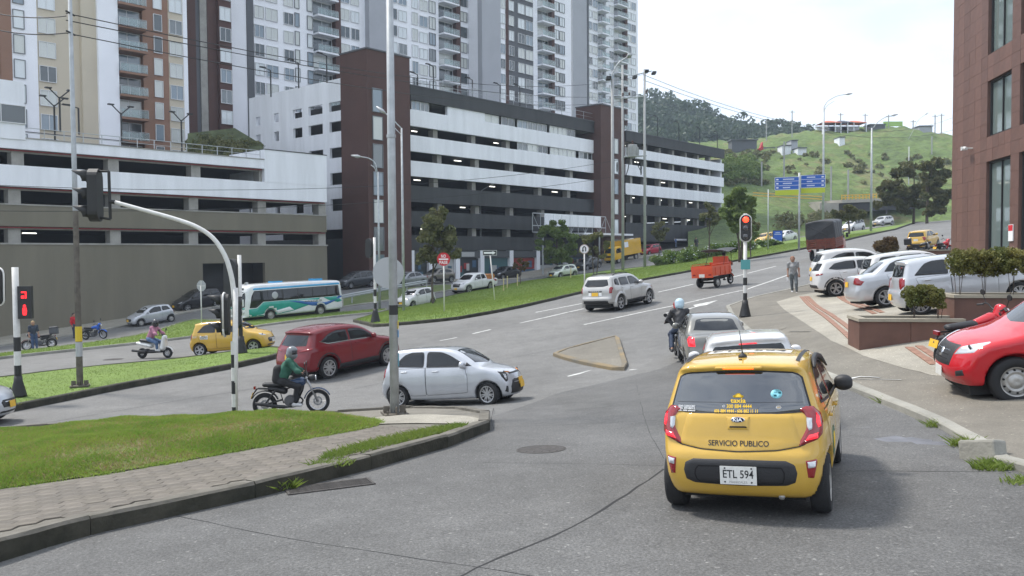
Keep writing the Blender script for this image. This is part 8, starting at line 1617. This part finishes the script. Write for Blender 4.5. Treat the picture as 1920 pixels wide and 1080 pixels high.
# ------------------------------------------------------------------ trucks
M_TARP=mat('tarpaulin',(.03,.031,.034),.55,var=.25,vscale=1.5,bump=.8,bscale=3.0); M_STAKE=mat('stake_wood',(.17,.05,.03),.75,var=.35,vscale=4); M_CABR=paint('cab_red',(.34,.035,.02))
Mk=place(1524,489,29,-1.5,.85); tk=empty('cargo_truck',M=Mk,label='stake-bed truck under a black tarpaulin driving up the avenue',cat='truck')
P,F=surface_nets(lambda x,y,z: smax(smax(np.abs(x+.45)-1.98+.03*np.sin(z*5+y*2),np.abs(y)-1.06+.03*np.sin(x*6+z*3),.12),smax(1.55-z,z-3.02+.10*y*y+.04*np.sin(x*3.1),.15),.15),(-2.6,-1.2,1.4),(1.7,1.2,3.3),.07); link(bpy.data.objects.new('tarpaulin',np_mesh('tarpaulin',P,F,M_TARP)),tk)
g=G(); g.tube([(-2.47,.9,2.75),(-2.5,-.5,1.9)],.03,5); g.tube([(-2.47,-.9,2.75),(-2.5,.5,1.9)],.03,5); g.obj('tarp_fold',M_TARP,tk)
part('bed_floor',tk,M_STAKE,(-2.45,1.55,-1.05,1.05,.92,1.05)); part('chassis',tk,M_UNDER,(-2.3,3.2,-.4,.4,.62,.9))
for k in range(4):
    z=1.08+.15*k
    for nm,b in(('plank',(-2.48,-2.42,-1.06,1.06,z,z+.12)),('plank',(-2.42,1.55,1.0,1.06,z,z+.12)),('plank',(-2.42,1.55,-1.06,-1.0,z,z+.12))): part(nm,tk,M_STAKE,b)
for y in(-.95,-.32,.32,.95): part('stake',tk,M_STAKE,(-2.53,-2.485,y-.05,y+.05,.9,1.7))
SP['cab']=dict(L=1.75,W=2.0,H=2.25,wb=1.0,ro=.4,wr=.1,ra=.05,plan=[(0,1),(.8,1),(1,.9)],tum=[(0,1),(1.4,1),(2.2,.86),(3,.6)],bow=(.15,.0),r=.12,sil=[(.05,.55),(0,.8),(0,2.0),(.1,2.2),(.5,2.25),(1.1,2.22),(1.35,2.1),(1.65,1.35),(1.75,1.1),(1.75,.6),(1.65,.5)])
def cab(root,x,pm,nm='cab',gl=M_GLASS,sc=1.0):
    sp=SP['cab']; me=body_mesh(sp,pm,.06); o=link(bpy.data.objects.new(nm,me),root); s_=Shell(me); 
    for sd in 'LR': s_.panel('window',[(-.65,1.35),(.45,1.32),(.25,1.95),(-.65,1.98)],sd,gl,o,.006,.03,.12)
    s_.panel('windscreen',[(-.8,1.4),(.8,1.4),(.72,2.05),(-.72,2.05)],'F',gl,o,.006,.03,.12); s_.panel('grille',[(-.5,.85),(.5,.85),(.5,1.1),(-.5,1.1)],'F',M_DARKPL,o,.01,.02,.1)
    for s in(1,-1): s_.panel('headlamp',[(s*.6,.82),(s*.9,.82),(s*.9,1.05),(s*.6,1.05)],'F',M_LENS,o,.012,.02,.08); g=G(); g.box((.5,s*1.15,1.6),(.06,.18,.36)); g.obj('mirror',M_DARKPL,o)
    o.location=(x,0,0); return o
cab(tk,2.6,M_CABR); wt=wheel_meshes(.42,.24,'steel')
for x in(-1.5,2.6):
    for s in(1,-1): o=inst('wheel',wt[0],tk,(x,s*.88,.42),(0,0,0 if s>0 else math.pi)); inst('rim',wt[1],o)
for s in(1,-1): g=G(); g.box((-2.5,s*.85,.82),(.05,.22,.1)); g.obj('tail_lamp',M_TAIL,tk)
plate(tk,axes((0,-1,0),(0,0,1),(-2.52,0,.80)),None,M_PLW)
My=place(1163,493,225,1.6,.8); yk=empty('box_truck',M=My,label='yellow box truck coming down behind the tall utility poles',cat='truck'); P_TRY=paint('truck_yellow',(.62,.36,.02)); part('cargo_box',yk,P_TRY,(-3.0,1.15,-1.0,1.0,.85,2.85)); part('box_rail',yk,M_RIM,(-3.02,-2.96,-1.02,1.02,.8,.85)); part('side_panel',yk,M_BWHITE,(-.2,.6,1.0,1.02,1.9,2.6)); part('chassis',yk,M_UNDER,(-2.9,2.5,-.4,.4,.5,.83)); cab(yk,2.0,P_TRY)
for x in(-1.8,2.0):
    for s in(1,-1): o=inst('wheel',wt[0],yk,(x,s*.85,.42),(0,0,0 if s>0 else math.pi)); inst('rim',wt[1],o)
# orange cargo tricycle
M_ORG=paint('cargo_orange',(.62,.075,.02)); Mo=place(1313,540,46,-.75,.52); ot=empty('cargo_tricycle',M=Mo,label='orange cargo tricycle with an open bed and black canopy',cat='tricycle')
part('bed_floor',ot,M_ORG,(-1.25,.45,-.62,.62,.62,.68)); part('side_board',ot,M_ORG,(-1.25,.45,.60,.64,.68,1.15)); part('side_board',ot,M_ORG,(-1.25,.45,-.64,-.60,.68,1.15)); tb=part('tail_board',ot,M_ORG,(-1.29,-1.25,-.64,.64,.55,1.15)); part('front_board',ot,M_ORG,(.45,.49,-.64,.64,.68,1.25)); part('seat_back',ot,M_ORG,(.50,.60,-.45,.45,1.0,1.55))
for z in(.74,.86,.98): part('rib',tb,M_ORG,(-1.31,-1.29,-.56,.56,z-.018,z+.018))
for s in(1,-1):
    for x in(-1.0,-.55,-.1,.3): part('rib',ot,M_ORG,(x-.02,x+.02,s*.655-.015,s*.655+.015,.66,1.05))
    g=G(); g.tube([(-1.22,s*.6,1.05),(-1.22,s*.6,1.22),(.4,s*.6,1.22),(.45,s*.6,1.05)],.018,6); g.obj('bed_rail',M_ORG,ot)
    g=G(); g.tube([(-.1,s*.55,1.05),(.3,s*.5,1.85)],.016,6); g.tube([(1.1,s*.3,1.0),(.8,s*.5,1.85)],.016,6); g.obj('canopy_post',M_POLEB,ot); g=G(); g.box((-1.3,s*.48,.70),(.03,.16,.07)); g.obj('tail_lamp',M_TAIL,ot)
P,F=surface_nets(lambda x,y,z: smax(np.abs(z-1.90+.16*y*y+.06*np.sin(x*4))-.02,smax(np.abs(x-.45)-.85,np.abs(y)-.62,.1),.02),(-.5,-.75,1.6),(1.4,.75,2.1),.03); link(bpy.data.objects.new('canopy',np_mesh('canopy',P,F,M_TARP)),ot)
wt2=wheel_meshes(.27,.13,'steel')
for s in(1,-1): o=inst('wheel',wt2[0],ot,(-.75,s*.52,.27),(0,0,0 if s>0 else math.pi)); inst('rim',wt2[1],o)
mwheel(ot,1.35,.28,.10,cast=True); g=G(); g.tube([(-.75,-.5,.27),(-.75,.5,.27)],.05,8); g.box((-.3,0,.45),(1.6,.35,.14)); g.tube([(.5,0,.5),(1.0,0,.55),(1.15,0,.9)],.05,8); g.tube([(1.35,0,.28),(1.12,0,1.0)],.04,8); g.box((.75,0,.6),(.5,.35,.35)); g.obj('chassis',M_UNDER,ot); g=G(); g.tube([(1.0,.38,1.1),(1.1,0,1.05),(1.0,-.38,1.1)],.016,6); g.obj('handlebar',M_POLEB,ot); blob('seat',[((.55,0,.82),(.85,0,.82),.09,.08)],M_DARKPL,ot,.03,.04,(1,2,1)); arc(.34,.14,20,160,1.35,.28).obj('front_fender',M_ORG,ot,True); plate(ot,axes((0,-1,0),(0,0,1),(-1.31,0,.66)),None,M_PLW)
person('driver of the orange cargo tricycle',Mo@Matrix.Translation((.9,0,.02)),ride(.0,(.18,.34,1.06),seat=.82),mat('shirt_rust',(.30,.09,.05),.85),mat('trouser_black',(.012,.012,.014)),h=.035)
for i,(x,y) in enumerate(((.05,.15),(-.2,-.25))): P,F=surface_nets(lambda a,b,c: np.sqrt((a/.2)**2+(b/.18)**2+(c/.14)**2)*.15-.15+.01*np.sin(a*30)*np.sin(b*25),(-.25,-.25,-.2),(.25,.25,.2),.04); o=link(bpy.data.objects.new('sack',np_mesh('sack',P,F,mat('sack_white',(.5,.5,.48),.8)))); o.matrix_world=Mo@Matrix.Translation((x,y,.80)); tag(o,('left','right')[i]+' pale sack lying in the orange tricycle bed','sack','sacks in the tricycle bed')

# ------------------------------------------------------------------ thin haze in the valley air
g=G(); g.bx(-900,900,-200,900,-16,140); hz_=g.obj('haze',None) if False else None
me=bpy.data.meshes.new('haze'); me.from_pydata(g.v,[],g.f); hz_=link(bpy.data.objects.new('haze',me)); hz_['kind']='stuff'; tag(hz_,'thin pale haze filling the valley air','haze')
hm_=bpy.data.materials.new('haze'); hm_.use_nodes=True; nt_h=hm_.node_tree; nt_h.nodes.remove(nt_h.nodes['Principled BSDF']); pv_=nt_h.nodes.new('ShaderNodeVolumePrincipled'); pv_.inputs['Color'].default_value=(.72,.84,1,1); pv_.inputs['Density'].default_value=.0004; pv_.inputs['Anisotropy'].default_value=.2
nt_h.links.new(pv_.outputs[0],nt_h.nodes['Material Output'].inputs['Volume']); me.materials.append(hm_)
